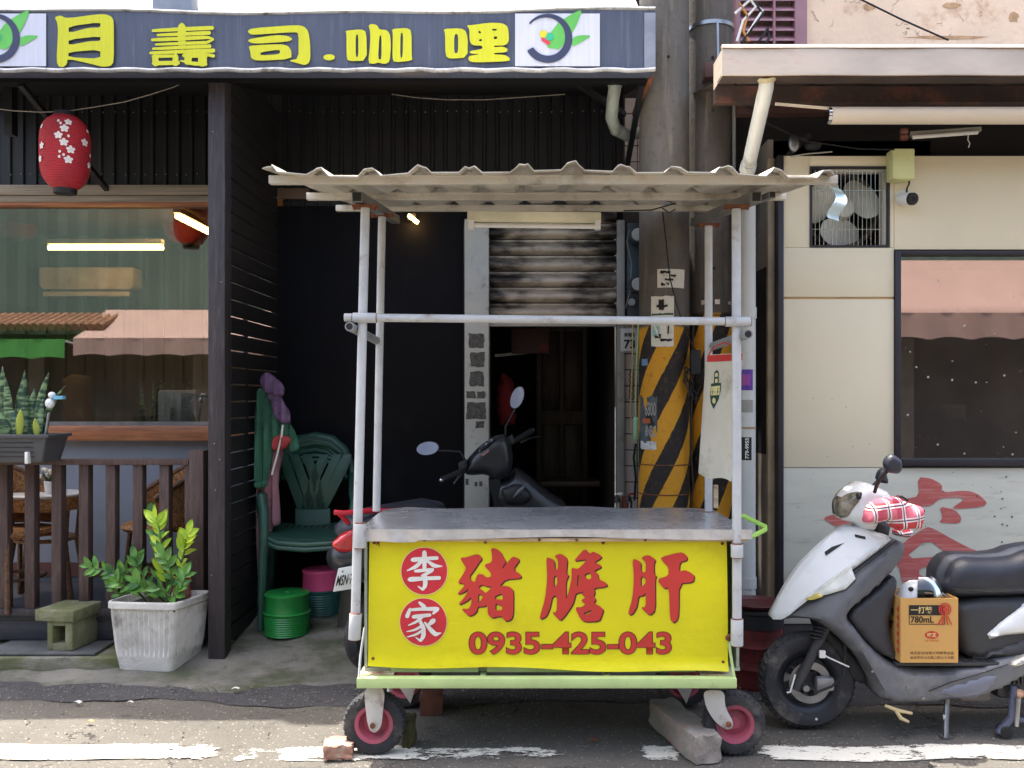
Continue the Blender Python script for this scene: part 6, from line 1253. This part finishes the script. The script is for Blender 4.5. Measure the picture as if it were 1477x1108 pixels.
bp('leg_shield', K([(740, 795), (850, 745), (880, 690), (940, 720), (1120, 870), (1230, 930), (1260, 1080), (900, 1090), (780, 980), (720, 900)]), .12, 22, m_bs, 5.36)
bp('shield_panel', K([(760, 830), (860, 780), (930, 770), (1040, 880), (960, 970), (800, 960)]), .135, 14, m_bs2, 5.35)
bp('emblem', K([(865, 890), (905, 830), (960, 800), (930, 850), (880, 890)]), .142, 3, mat('emblem_grey', c(110, 112, 116), .4), 5.34, 2, .9)
def pp(a, b_, d): return P(560 + a / 4.817, 530 + b_ / 4.817, d)
B().tube([pp(530, 715, 5.24), pp(375, 780, 5.1)], .017, 12).build('grip', m_dark, bsx); B().tube([pp(860, 520, 5.36), pp(1000, 440, 5.5)], .017, 12).build('grip', m_dark, bsx)
B().ball(pp(368, 784, 5.095), .012).build('bar_end', m_chrome, bsx); B().ball(pp(1005, 436, 5.505), .012).build('bar_end', m_chrome, bsx)
B().tube([pp(520, 740, 5.22), pp(480, 770, 5.16), pp(450, 812, 5.1)], [.007, .008, .005], 8).build('brake_lever', m_chrome, bsx); B().tube([pp(915, 522, 5.38), pp(980, 492, 5.45), pp(1066, 474, 5.52)], [.006, .008, .006], 8).build('brake_lever', m_chrome, bsx)
B().prism(K([(485, 665), (540, 640), (550, 690), (510, 735), (490, 720)]), lambda u, v: P(u, v, 5.2), (0, .05, 0)).build('switch_box', m_bs2, bsx, bevel=.006); B().prism(K([(815, 490), (860, 465), (885, 520), (850, 550)]), lambda u, v: P(u, v, 5.28), (0, .05, 0)).build('switch_box', m_bs2, bsx, bevel=.006)
m_mir = mat('mirror_glass', c(186, 204, 236), .1, metal=.55, var=.06)
def bmir(cx, cy, rx, ry, ang, stem, d):
    o = pp(cx, cy, d); s = d / F / 4.817; mx = Matrix.Rotation(ang, 3, 'Y') ; h = B().ball(o + Vector((0, .012, 0)), rx * s * 1.08, .02, ry * s * 1.08, 28, 14, mx).build('mirror', m_bs2, bsx)
    lp = [o + mx @ Vector((rx * s * math.cos(k * .1963), -.014 - .0, ry * s * math.sin(k * .1963))) for k in range(32)]; B().add(lp + [p + Vector((0, .01, 0)) for p in lp], [tuple(range(32)), tuple(range(63, 31, -1))] + [(k, k + 32, (k + 1) % 32 + 32, (k + 1) % 32) for k in range(32)]).build('mirror_glass', m_mir, h)
    B().tube([pp(a, b_, d) for a, b_ in stem], .006, 8).build('mirror_stem', m_bs2, bsx)
bmir(275, 562, 76, 45, R(-8), [(345, 578), (430, 582), (500, 586), (530, 635), (545, 660)], 5.2); bmir(896, 210, 42, 78, R(20), [(880, 290), (850, 350), (815, 410), (815, 470), (825, 500)], 5.35)
# seat, body, tail
def sw(t, side, z): a = Vector((-.98, 4.55, 0)); b_ = Vector((-.18, 5.3, 0)); d_ = (b_ - a).normalized(); n_ = Vector((d_.y, -d_.x, 0)); p = a.lerp(b_, t) + n_ * side; p.z = z; return p
def loft(rows, nm, m):
    b = B(); b.grid(len(rows) - 1, 24, lambda u, v: (lambda r_: sw(r_[0], r_[1] * math.cos(2 * math.pi * v), r_[2] + r_[3] * math.sin(2 * math.pi * v)))(rows[round(u * (len(rows) - 1))]))
    b.f.append(tuple(k * len(rows) for k in range(24))); b.f.append(tuple(k * len(rows) + len(rows) - 1 for k in range(24))); return b.build(nm, m, bsx, smooth=70)
loft([(.02, .06, .80, .03), (.08, .1, .82, .05), (.2, .13, .85, .05), (.35, .13, .86, .05), (.5, .12, .87, .05), (.58, .08, .86, .04)], 'seat', m_seat)
loft([(-.02, .06, .66, .05), (.08, .12, .66, .11), (.25, .15, .62, .16), (.45, .14, .58, .18), (.6, .12, .5, .15)], 'rear_body', m_bs)
loft([(.45, .13, .34, .06), (.65, .14, .33, .05), (.85, .13, .36, .07), (.95, .1, .5, .12)], 'floor_board', m_bs2)
m_rr = mat('red_rack', c(190, 30, 48), .4, var=.08)
B().tube([P(482, 739, 4.5), P(496, 740, 4.5), P(540, 736, 4.6), P(585, 738, 4.75)], .013, 10).build('grab_rail', m_rr, bsx); B().tube([P(488, 740, 4.5), P(502, 754, 4.55), P(508, 768, 4.6)], .012, 10).build('grab_rail', m_rr, bsx)
tl_ = inflate(smooth_loop([(478, 783), (492, 770), (515, 760), (540, 758), (545, 790), (500, 800), (484, 795)], 1), .05, 9, 4, lambda u, v, t: P(u, v, 4.5) + Vector((0, t + (u - 478) * .002, 0)), .3).build('tail_light', mat('tail_red', c(200, 30, 40), .15, var=.25, vs=30, coat=1), bsx, smooth=60)
B().ball(P(505, 812, 4.55), .03, .02, .016).build('reflector', m_rr, bsx)
plq = [(488, 820), (521, 814), (518, 848), (480, 854)]
pl_ = B().prism(plq, lambda u, v: P(u, v, 4.46 + (u - 480) * .001), (0, .006, 0)).build('licence_plate', mat('plate_white', c(214, 218, 220), .4, var=.04), bsx, bevel=.002)
def plf(u, v): a, b_ = Vector(plq[3]).lerp(Vector(plq[2]), u), Vector(plq[0]).lerp(Vector(plq[1]), u); q = a.lerp(b_, v); return P(q.x, q.y, 4.457 + (q.x - 480) * .001)
text('lettering', 'MSN·760', (.06, .94, .22, .68), plf, m_ink, pl_, .02)
B().add([plf(.18, .8), plf(.26, .78), plf(.24, .9)], [(0, 1, 2)]).build('plate_mark', m_ink, pl_, smooth=0)
B().sheet(6, 8, lambda u, v: P(492 + 26 * u - 6 * v, 850 + 55 * v, 4.62 + .01 * math.sin(u * 4)), Vector((0, .01, 0))).build('mud_flap', m_bs2, bsx)
def bwheel(t, r):
    o = sw(t, 0, r + floor_z(4.55 + .75 * t) + .012); d_ = (sw(1, 0, 0) - sw(0, 0, 0)).normalized(); b = B().lathe([(r * .62, -.04), (r * .85, -.048), (r, -.015), (r, .015), (r * .85, .048), (r * .62, .04)], (0, 0, 0), 40, 'Y', ring=True).lathe([(0, -.02), (r * .6, -.02), (r * .6, .02), (0, .02)], (0, 0, 0), 24, 'Y')
    b.v = [o + Vector((d_.x * v.x - d_.y * v.y, d_.y * v.x + d_.x * v.y, v.z)) for v in b.v]; b.build('wheel', m_tyre, bsx, smooth=40)
bwheel(.24, .21); bwheel(1.1, .21)
B().tube([sw(1.1, 0, .4), sw(1.02, 0, .75), sw(.96, 0, 1.0)], .035, 10).build('steering_column', m_bs2, bsx)

# ================================================================ PLASTIC CHAIRS, STOOLS, COAT
m_gch = mat('dark_green_plastic', c(42, 82, 70), .42, var=.14, vs=4, dirt=c(96, 108, 92), da=.32, ds=5)
def plastic_chair(z0, lab, back=True):
    d = 5.42; t = thing('plastic_chair', lab, 'chair', P(440, 760, d), group='stacked green chairs')
    o = Vector((0, 0, z0))
    def Q(px, py, dd): return P(px, py, dd) + o
    B().sheet(10, 8, lambda u, v: Q(384 + 122 * u + 6 * v * (1 - 2 * u), 780 - 22 * v + 5 * math.sin(math.pi * u), d - .2 + .42 * v), Vector((0, 0, -.02))).build('seat', m_gch, t, smooth=50)
    B().tube([Q(383, 782, d - .2), Q(400, 790, d - .225), Q(440, 793, d - .23), Q(485, 790, d - .225), Q(506, 782, d - .2)], .016, 10).build('seat_edge', m_gch, t)
    for k in range(8): B().bar(Q(412 + 9 * k, 768, d), Q(416 + 9 * k, 764, d + .08), .012, .002).build('drain_slot', m_ink, t)
    rim = [(386, 775), (392, 720), (402, 680), (415, 655), (432, 641), (455, 637), (478, 641), (496, 655), (507, 680), (512, 720), (510, 772)]
    B().tube([Q(a, b_, d + .2 + (775 - b_) / 1000) for a, b_ in rim], [.024, .024, .026, .03, .034, .036, .034, .03, .026, .024, .024], 12).tube([Q(a + (449 - a) * .12, b_ + 12, d + .205 + (775 - b_) / 1000) for a, b_ in rim[2:9]], .026, 10).build('back_frame', m_gch, t)
    B().tube([Q(409, 688, d + .24), Q(430, 668, d + .245), Q(455, 663, d + .245), Q(482, 668, d + .245), Q(500, 688, d + .24)], .012, 8).build('back_band', m_gch, t)
    for (a, b_, e) in ((408, 424, 440), (424, 442, 452), (442, 460, 464), (501, 482, 458), (487, 466, 446), (468, 448, 436)):
        B().sheet(2, 8, lambda u, v: Q((a if v < .5 else a) * (1 - v) + e * v + (b_ - (a + e) / 2) * 1.2 * v * (1 - v) * 2 + 12 * (u - .5), 662 + 86 * v, d + .235 - .03 * math.sin(v * 3)), Vector((0, .012, 0))).build('back_slat', m_gch, t, smooth=60)
    B().sheet(6, 3, lambda u, v: Q(426 + 50 * u, 740 + 20 * v, d + .22 - .02 * v), Vector((0, .016, 0))).build('back_base', m_gch, t)
    for s, xs in ((-1, (380, 377, 392)), (1, (512, 514, 510))):
        B().tube([Q(xs[2], 690, d + .22), Q(xs[0] + (2 if s < 0 else -2), 712, d + .05), Q(xs[1], 726, d - .16), Q(xs[1] + (3 if s < 0 else -3), 745, d - .21), Q(xs[1] + (4 if s < 0 else -4), 790, d - .21)], [.02, .03, .032, .03, .028], 12).build('arm', m_gch, t)
    zf_ = lambda px, dd: Vector((PX(px, dd), dd, floor_z(dd) + .012))
    for px, e, dd in ((380, 376, d - .21), (511, 514, d - .21), (392, 388, d + .2), (505, 508, d + .2)): B().tube([Q(px, 785 if dd < d else 770, dd), zf_(e, dd) + (o if z0 < .03 else Vector((0, 0, 0)))], [.028, .02], 10).build('leg', m_gch, t)
plastic_chair(0, 'dark green plastic armchair with woven back, lower of two stacked'); plastic_chair(.028, 'dark green plastic armchair with woven back, upper of two stacked')
def stool(px, d, r, h, mA, mB, lab, z0=None, ribs=True):
    z = floor_z(d) + .012 if z0 is None else z0; o = (PX(px, d), d, z); t = thing('stool', lab, 'stool', o, group='round plastic stools')
    pr = []
    for k in range(19): s = k / 18; pr.append((r * (.96 + .02 * s) + .002 * math.cos(k * math.pi), h * .48 * s))
    B().lathe(pr + [(r * 1.0, h * .5), (r * 1.04, h * .52), (r * .97, h * .55)], o, 40).build('base', mB, t, smooth=50)
    B().lathe([(r * .97, h * .55), (r * .95, h * .9), (r * .98, h * .93), (r * .98, h * .97), (r * .9, h), (r * .3, h * .99), (r * .12, h * .99), (r * .1, h * .97), (0, h * .97)], o, 40).build('top', mA, t, smooth=50)
    return t
m_sg2 = mat('bright_green_plastic', c(36, 132, 60), .32, var=.1); m_pk = mat('pink_plastic', c(238, 92, 140), .4, var=.08); m_tg = mat('teal_plastic', c(44, 96, 84), .4)
stool(414, 5.18, .13, .235, m_sg2, m_sg2, 'bright green round plastic stool on the floor before the chairs')
stool(463, 5.5, .115, .27, m_pk, m_tg, 'pink and teal round plastic stool behind the green stool')
# coat and trousers hanging on the screen
m_gc = mat('green_coat', c(56, 106, 84), .8, var=.14, vs=9); m_pu = mat('purple_cloth', c(104, 80, 112), .8, var=.14, vs=10); m_pkc = mat('dusty_pink_cloth', c(160, 116, 124), .8, var=.12, vs=9)
co = thing('hanging_coat', 'green and purple rain coat hanging on the slatted screen', 'coat', P(392, 650, 5.3))
def cloth(nm, lp, m, d, w=.012, Rr=4, amp=.016, fr=.5, parent=co): return inflate(smooth_loop(lp, 1), w, Rr, 2.6, lambda u, v, t: P(u, v, d) + Vector((0, t + amp * math.sin(u * fr + v * .012) + .5 * amp * math.sin(u * fr * 1.9 - v * .02 + 1), 0)), .15).build(nm, m, parent, smooth=70)
cloth('body', [(372, 562), (384, 556), (396, 575), (410, 600), (418, 612), (427, 630), (421, 638), (408, 632), (394, 640), (390, 670), (384, 703), (366, 700), (365, 640), (368, 590)], m_gc, 5.3)
cloth('flap', [(398, 580), (410, 592), (419, 608), (429, 632), (432, 648), (420, 654), (410, 640), (402, 615)], m_gc, 5.31, .014, 6); cloth('hood', [(374, 546), (384, 535), (398, 545), (411, 558), (410, 572), (394, 572), (379, 564)], m_pu, 5.27, .035, 8, .012); cloth('lining', [(384, 558), (404, 568), (418, 596), (419, 611), (402, 610), (392, 592)], m_pu, 5.275, .02, 8, .012)
cloth('red_lining', [(394, 632), (404, 626), (422, 632), (414, 646), (404, 650), (390, 648)], mat('red_cloth2', c(176, 66, 66), .8), 5.285, .02, 6, .012); cloth('sleeve_cuff', [(366, 695), (385, 692), (386, 702), (376, 706), (367, 703)], m_gc, 5.28, .03, 5, .008)
B().tube([P(408, 613, 5.265), P(406, 630, 5.26), P(400, 655, 5.26), P(392, 685, 5.265)], .006, 8).build('drawstring', m_white, co)
trs = thing('hanging_trousers', 'dusty pink trousers hanging below the green coat', 'trousers', P(385, 770, 5.33))
cloth('legs', [(374, 660), (398, 640), (408, 646), (402, 690), (404, 740), (404, 757), (392, 760), (388, 790), (378, 838), (370, 836), (369, 760), (371, 700)], m_pkc, 5.35, .03, 9, .016, .4, trs)

# ================================================================ PLANTER, BLOCK, PLANTS
m_plc = mat('planter_concrete', c(206, 204, 198), .85, var=.1, vs=7, dirt=c(142, 138, 128), da=.38, ds=6, bump=.5, bs=70)
pt = thing('concrete_planter', 'square ribbed pale concrete planter at the corner of the patio', 'planter', (-1.98, 4.93, .05))
A, Bc = Vector((PX(150, 4.72), 4.72, 0)), Vector((PX(254, 4.68), 4.68, 0)); ex = (Bc - A); wl_ = ex.length; ex.normalize(); ey = Vector((-ex.y, ex.x, 0)); ey = (ey + ex * .16).normalized(); dl = .33; zb_, zt_p = .012, PZ(870, 4.69)
cen = A + ex * wl_ / 2 + ey * dl / 2
def plv(a, b_, z): return cen + ex * a + ey * b_ + Vector((0, 0, z))
b = B(); sec = [(.72, zb_), (.77, zb_ + .015), (.84, zb_ + .1), (.87, zb_ + .14), (.955, zt_p - .05), (.96, zt_p - .04), (1.0, zt_p - .035), (1.0, zt_p - .008), (.985, zt_p), (.93, zt_p), (.915, zt_p - .01), (.88, zt_p - .06), (0, zt_p - .06)]
per = []
for sd_ in range(4):
    for k in range(26):
        u = -1 + 2 * k / 26; per.append([(u, -1), (1, u), (-u, 1), (-1, -u)][sd_] + (k, sd_))
rings = []
for s, z in sec:
    row = []
    for (u, v, k, sd_) in per:
        rib = (.011 if (k % 2 and 2 < k < 24) else 0) if zb_ + .1 < z < zt_p - .045 and s > .7 else 0
        un, vn = u, v; m_ = (abs(u) ** 9 + abs(v) ** 9) ** (1 / 9); un, vn = u / m_, v / m_
        a, bb_ = un * s * wl_ / 2, vn * s * dl / 2; l = math.hypot(a, bb_) or 1; row.append(plv(a - rib * (abs(u) > abs(v)) * (1 if u > 0 else -1), bb_ - rib * (abs(v) >= abs(u)) * (1 if v > 0 else -1), z))
    rings.append(row)
n = len(per)
for i in range(len(rings) - 1):
    b.add(rings[i] + rings[i + 1], [(k, (k + 1) % n, n + (k + 1) % n, n + k) for k in range(n)])
b.add(rings[0], [tuple(range(n))]); b.build('pot', m_plc, pt, smooth=14)
B().box(-.9 * wl_ / 2, .9 * wl_ / 2, -.9 * dl / 2, .9 * dl / 2, 0, .012, Matrix.Translation(cen + Vector((0, 0, zt_p - .05))) @ Matrix(((ex.x, ey.x, 0, 0), (ex.y, ey.y, 0, 0), (0, 0, 1, 0), (0, 0, 0, 1)))).build('soil', mat('soil', c(46, 40, 34), .95, var=.3, vs=40, bump=1, bs=50), pt)
lump('clay_shard', 'terracotta pot shard leaning inside the concrete planter', 'shard', 262, 4.98, .1, .03, .12, 20, mat('terracotta', c(172, 112, 92), .8, var=.1), .008, zt_p - .04, 8)
def leaf_mat(name, a, b_):
    m, nt, bs = newmat(name); oi = nd(nt, 'ShaderNodeObjectInfo'); n_ = noise(nt, coords(nt), 11, 3); nt.links.new(mix(nt, ramp(nt, n_, .35, .65), a, b_), bs.inputs['Base Color']); bs.inputs['Roughness'].default_value = .28
    bs.inputs['Transmission Weight'].default_value = 0; bs.inputs['Subsurface Weight'].default_value = .15; bs.inputs['Subsurface Radius'].default_value = (.01, .015, .005); return m
m_lf = leaf_mat('zz_leaf', c(54, 102, 48), c(100, 150, 62)); m_lfy = leaf_mat('zz_young_leaf', c(156, 196, 56), c(196, 216, 66)); m_stem = mat('zz_stem', c(96, 120, 66), .5)
zzr = random.Random(11)
zz = thing('leafy_plant', 'glossy green plant with bright new shoots growing in the concrete planter', 'plant', cen + Vector((0, 0, zt_p)))
LEAF = {}
def leaf_mesh(m, L, w):
    key = (m.name, L); 
    if key in LEAF: return LEAF[key]
    b = B(); f = lambda u, v: Vector((w * (v - .5) * 2 * math.sin(math.pi * min(1, .04 + u * .96)) ** .8 * (1 - .25 * u), L * u, -.18 * L * u * u + .35 * w * abs(v - .5) * 2)); b.grid(7, 4, f)
    o = b.build('leaf', m, None, smooth=80, fix=False); LEAF[key] = o.data; bpy.data.objects.remove(o); return LEAF[key]
def place_leaf(me, p, dirv, up, parent, sc_=1):
    y = Vector(dirv).normalized(); z = Vector(up); z = (z - y * z.dot(y)).normalized(); x = y.cross(z); mx = Matrix((x, y, z)).transposed().to_4x4(); o = put('leaf', me, parent); o.matrix_basis = Matrix.Translation(p) @ mx @ Matrix.Scale(sc_, 4)
def frond(pts, m, n_, L, w):
    pts = [P(a, b_, d) for a, b_, d in pts]; B().tube(pts, [.008 - .005 * i / (len(pts) - 1) for i in range(len(pts))], 8).build('stem', m_stem, zz); me = leaf_mesh(m, L, w)
    seg = len(pts) - 1
    for k in range(n_):
        s = .22 + .78 * k / (n_ - 1); q = min(seg - 1, int(s * seg)); fr_ = s * seg - q; p = pts[q].lerp(pts[q + 1], fr_); t = (pts[q + 1] - pts[q]).normalized(); view = Vector((-.2, -1, .25)).normalized(); sd_ = t.cross(view).normalized() * (1 if k % 2 else -1)
        dv = t * .85 + sd_ * zzr.uniform(.55, .95) + view * zzr.uniform(-.3, .45)
        if k == n_ - 1: dv = t
        place_leaf(me, p, dv, view + Vector((zzr.uniform(-.6, .6), zzr.uniform(-.3, .3), zzr.uniform(0, .7))), zz, zzr.uniform(.62, 1.22))
frond([(245, 868, 4.95), (240, 835, 4.9), (235, 800, 4.86), (230, 765, 4.84), (226, 748, 4.83)], m_lfy, 17, .09, .022); frond([(250, 866, 4.97), (258, 830, 4.95), (266, 795, 4.93), (272, 768, 4.92)], m_lfy, 15, .08, .024)
frond([(236, 868, 4.97), (232, 830, 4.98), (228, 790, 5.0), (222, 760, 5.02), (220, 748, 5.02)], m_lf, 12, .085, .022); frond([(222, 868, 4.92), (200, 838, 4.85), (176, 828, 4.8), (150, 822, 4.76), (128, 818, 4.74)], m_lf, 15, .08, .021)
frond([(215, 872, 4.9), (198, 852, 4.8), (180, 845, 4.75), (168, 838, 4.73)], m_lf, 11, .07, .02); frond([(240, 870, 4.88), (226, 856, 4.78), (210, 848, 4.74), (196, 840, 4.72)], m_lf, 11, .085, .023); frond([(228, 870, 5.0), (212, 842, 5.0), (200, 818, 4.99), (196, 806, 4.99)], m_lf, 11, .08, .022)
frond([(250, 872, 4.85), (258, 858, 4.8), (262, 846, 4.78), (268, 828, 4.78)], m_lf, 9, .075, .022); frond([(205, 872, 4.95), (178, 862, 4.9), (162, 850, 4.88), (158, 838, 4.87)], m_lf, 9, .06, .016); frond([(242, 868, 4.9), (250, 840, 4.86), (244, 815, 4.84), (236, 800, 4.83)], m_lf, 10, .08, .022); frond([(238, 872, 4.85), (246, 862, 4.75), (238, 852, 4.72), (226, 846, 4.7)], m_lf, 8, .085, .024)
# H-shaped concrete block on the step
bk_ = thing('concrete_block', 'small mossy hollow concrete block with a wide cap on the step', 'block', (PX(90, 4.85), 4.85, .116))
m_blk = mat('mossy_block', c(124, 124, 98), .9, var=.15, vs=12, dirt=c(98, 104, 62), da=.47, ds=7, bump=.6, bs=60)
y_ = 4.82; z0_, z1_, z2_ = .118, PZ(897, y_), PZ(880, y_)
mxb = Matrix.Translation((PX(86, y_), y_, 0)) @ Matrix.Rotation(R(-9), 4, 'Z'); hb = .105
for xs in ((-.075, -.042), (.03, .075)): B().box(xs[0], xs[1], 0, .22, z0_, z1_, mxb).build('leg', m_blk, bk_, bevel=.006)
B().box(-.0415, .0295, .002, .218, z0_, z0_ + .035, mxb).build('base', m_blk, bk_); B().box(-.0415, .0295, .002, .218, z1_ - .022, z1_, mxb).build('web', m_blk, bk_)
B().box(-.0415, .0295, .11, .215, z0_ + .036, z1_ - .023, mxb).build('back', m_blk, bk_); B().box(-.14, .09, -.012, .235, z1_ + .0005, z2_, mxb).build('cap', m_blk, bk_, bevel=.008)
# grey trough of snake plants on the fence rail
tr_ = thing('plant_trough', 'long grey plastic trough of snake plants hung on the fence rail', 'planter', (PX(20, 4.88), 4.88, 1.1))
m_tr = mat('grey_trough_plastic', c(74, 75, 79), .5, var=.1); zt3, zb3 = PZ(626, 4.85), PZ(667, 4.85); xr, xl = PX(81, 4.85), -3.4
b = B(); rr3 = [(xr - .045, .0, zb3, 4.80, 4.97), (xr - .008, 0, zt3 - .018, 4.775, 4.995)]
b.add([(xl, 4.80, zb3), (xr - .05, 4.80, zb3), (xr - .035, 4.97, zb3), (xl, 4.97, zb3), (xl, 4.775, zt3 - .016), (xr - .012, 4.775, zt3 - .016), (xr - .005, 4.995, zt3 - .016), (xl, 4.995, zt3 - .016)], [(0, 3, 2, 1), (0, 1, 5, 4), (1, 2, 6, 5), (2, 3, 7, 6), (3, 0, 4, 7)]); b.build('body', m_tr, tr_, bevel=.012, seg=3)
for q in ((4.76, 4.785), (4.99, 5.01)): B().box(xl, xr + .006, q[0], q[1], zt3 - .018, zt3).build('rim', m_tr, tr_, bevel=.004)
B().box(xr - .02, xr + .006, 4.786, 4.989, zt3 - .018, zt3).build('rim', m_tr, tr_, bevel=.004); B().box(xl, xr - .02, 4.787, 4.988, zt3 - .05, zt3 - .03).build('soil', mat('soil', W), tr_)
for k in range(4): B().box(xl, xr - .085, 4.772 + (k + 1) * .0045, 4.79 + k * .0045, zt3 - .046 - k * .025, zt3 - .043 - k * .025).build('groove', m_dark, tr_)
B().box(PX(36, 4.77), PX(40.5, 4.77), 4.765, 4.80, PZ(669, 4.77), PZ(652, 4.77)).build('hook', m_white, tr_, bevel=.002)
def snake_mat():
    m, nt, bs = newmat('snake_leaf'); v = coords(nt, (1.2, 1.2, 5)); n_ = noise(nt, v, 11, 4, .6); nt.links.new(mix(nt, ramp(nt, n_, .44, .58), c(38, 66, 50), c(120, 146, 100)), bs.inputs['Base Color']); bs.inputs['Roughness'].default_value = .4; return m
m_sn = snake_mat(); snr = random.Random(4); m_sny = mat('yellow_leaf', c(150, 160, 60), .5, var=.15)
def blade(px, tipx, tipy, w, d, m=m_sn, tw=.5):
    p0, p1 = P(px, 632, d), P(tipx, tipy, d + snr.uniform(-.04, .04)); dv = p1 - p0; sd_ = Vector((1, 0, 0)); a0 = snr.uniform(-tw, tw)
    def f(u, v): an = a0 + .7 * u; s = Vector((math.cos(an), math.sin(an), 0)); prof_ = w * (.75 + .5 * math.sin(min(1, u * 1.6) * 1.57)) * (1 - u ** 3.2); c_ = (v - .5) * 2; return p0 + dv * u + Vector((.02 * math.sin(u * 3) * (px - tipx) / 20, 0, 0)) + s * c_ * prof_ / 2 + Vector((math.sin(an), -math.cos(an), 0)) * -(.18 * prof_ * (c_ * c_ - .5))
    B().sheet(12, 4, f, Vector((0, .002, 0))).build('leaf', m, tr_, smooth=80)
for q in ((2, 4, 528, .05, 4.9), (12, 8, 545, .045, 4.86), (26, 30, 552, .04, 4.93), (33, 36, 533, .05, 4.88), (42, 50, 560, .045, 4.92), (52, 72, 535, .04, 4.9), (60, 96, 556, .035, 4.95), (-8, -14, 535, .05, 4.9), (-18, -24, 545, .05, 4.92), (22, 6, 575, .045, 4.84), (8, -6, 590, .05, 4.82), (46, 44, 580, .035, 4.94), (56, 62, 575, .035, 4.86), (-28, -30, 540, .05, 4.9)): blade(*q)
for q in ((27, 30, 590, .04, 4.82), (52, 50, 603, .035, 4.81)): blade(*q, m=m_sny)
sl_ = thing('garden_light', 'small clear garden light on a stake among the snake plants', 'garden light', P(70, 630, 4.82))
B().cyl(P(66, 628, 4.82), P(71, 595, 4.82), .008, n=8).build('stake', m_steel, sl_); B().ball(P(72, 582, 4.82), .025, .025, .028).build('bulb', mat('clear_bulb', c(214, 218, 222), .08, coat=1), sl_); B().ball(P(75, 570, 4.82), .02, .02, .018).build('bulb', mat('clear_bulb', W), sl_); B().box(PX(78, 4.81), PX(92, 4.81), 4.80, 4.83, PZ(576, 4.81), PZ(571, 4.81)).build('tag', mat('blue_tag', c(110, 176, 206), .5), sl_)
# small lamp glow in the recess
rl_ = thing('recess_lamp', 'small warm lamp glowing under the cart roof on the dark wall', 'lamp', P(596, 317, 5.85))
B().bar(P(590, 311, 5.84), P(602, 321, 5.80), .02).build('tube', m_tube, rl_); B().box(PX(588, 5.86), PX(600, 5.86), 5.85, 5.879, PZ(318, 5.86), PZ(308, 5.86)).build('mount', m_ink, rl_)
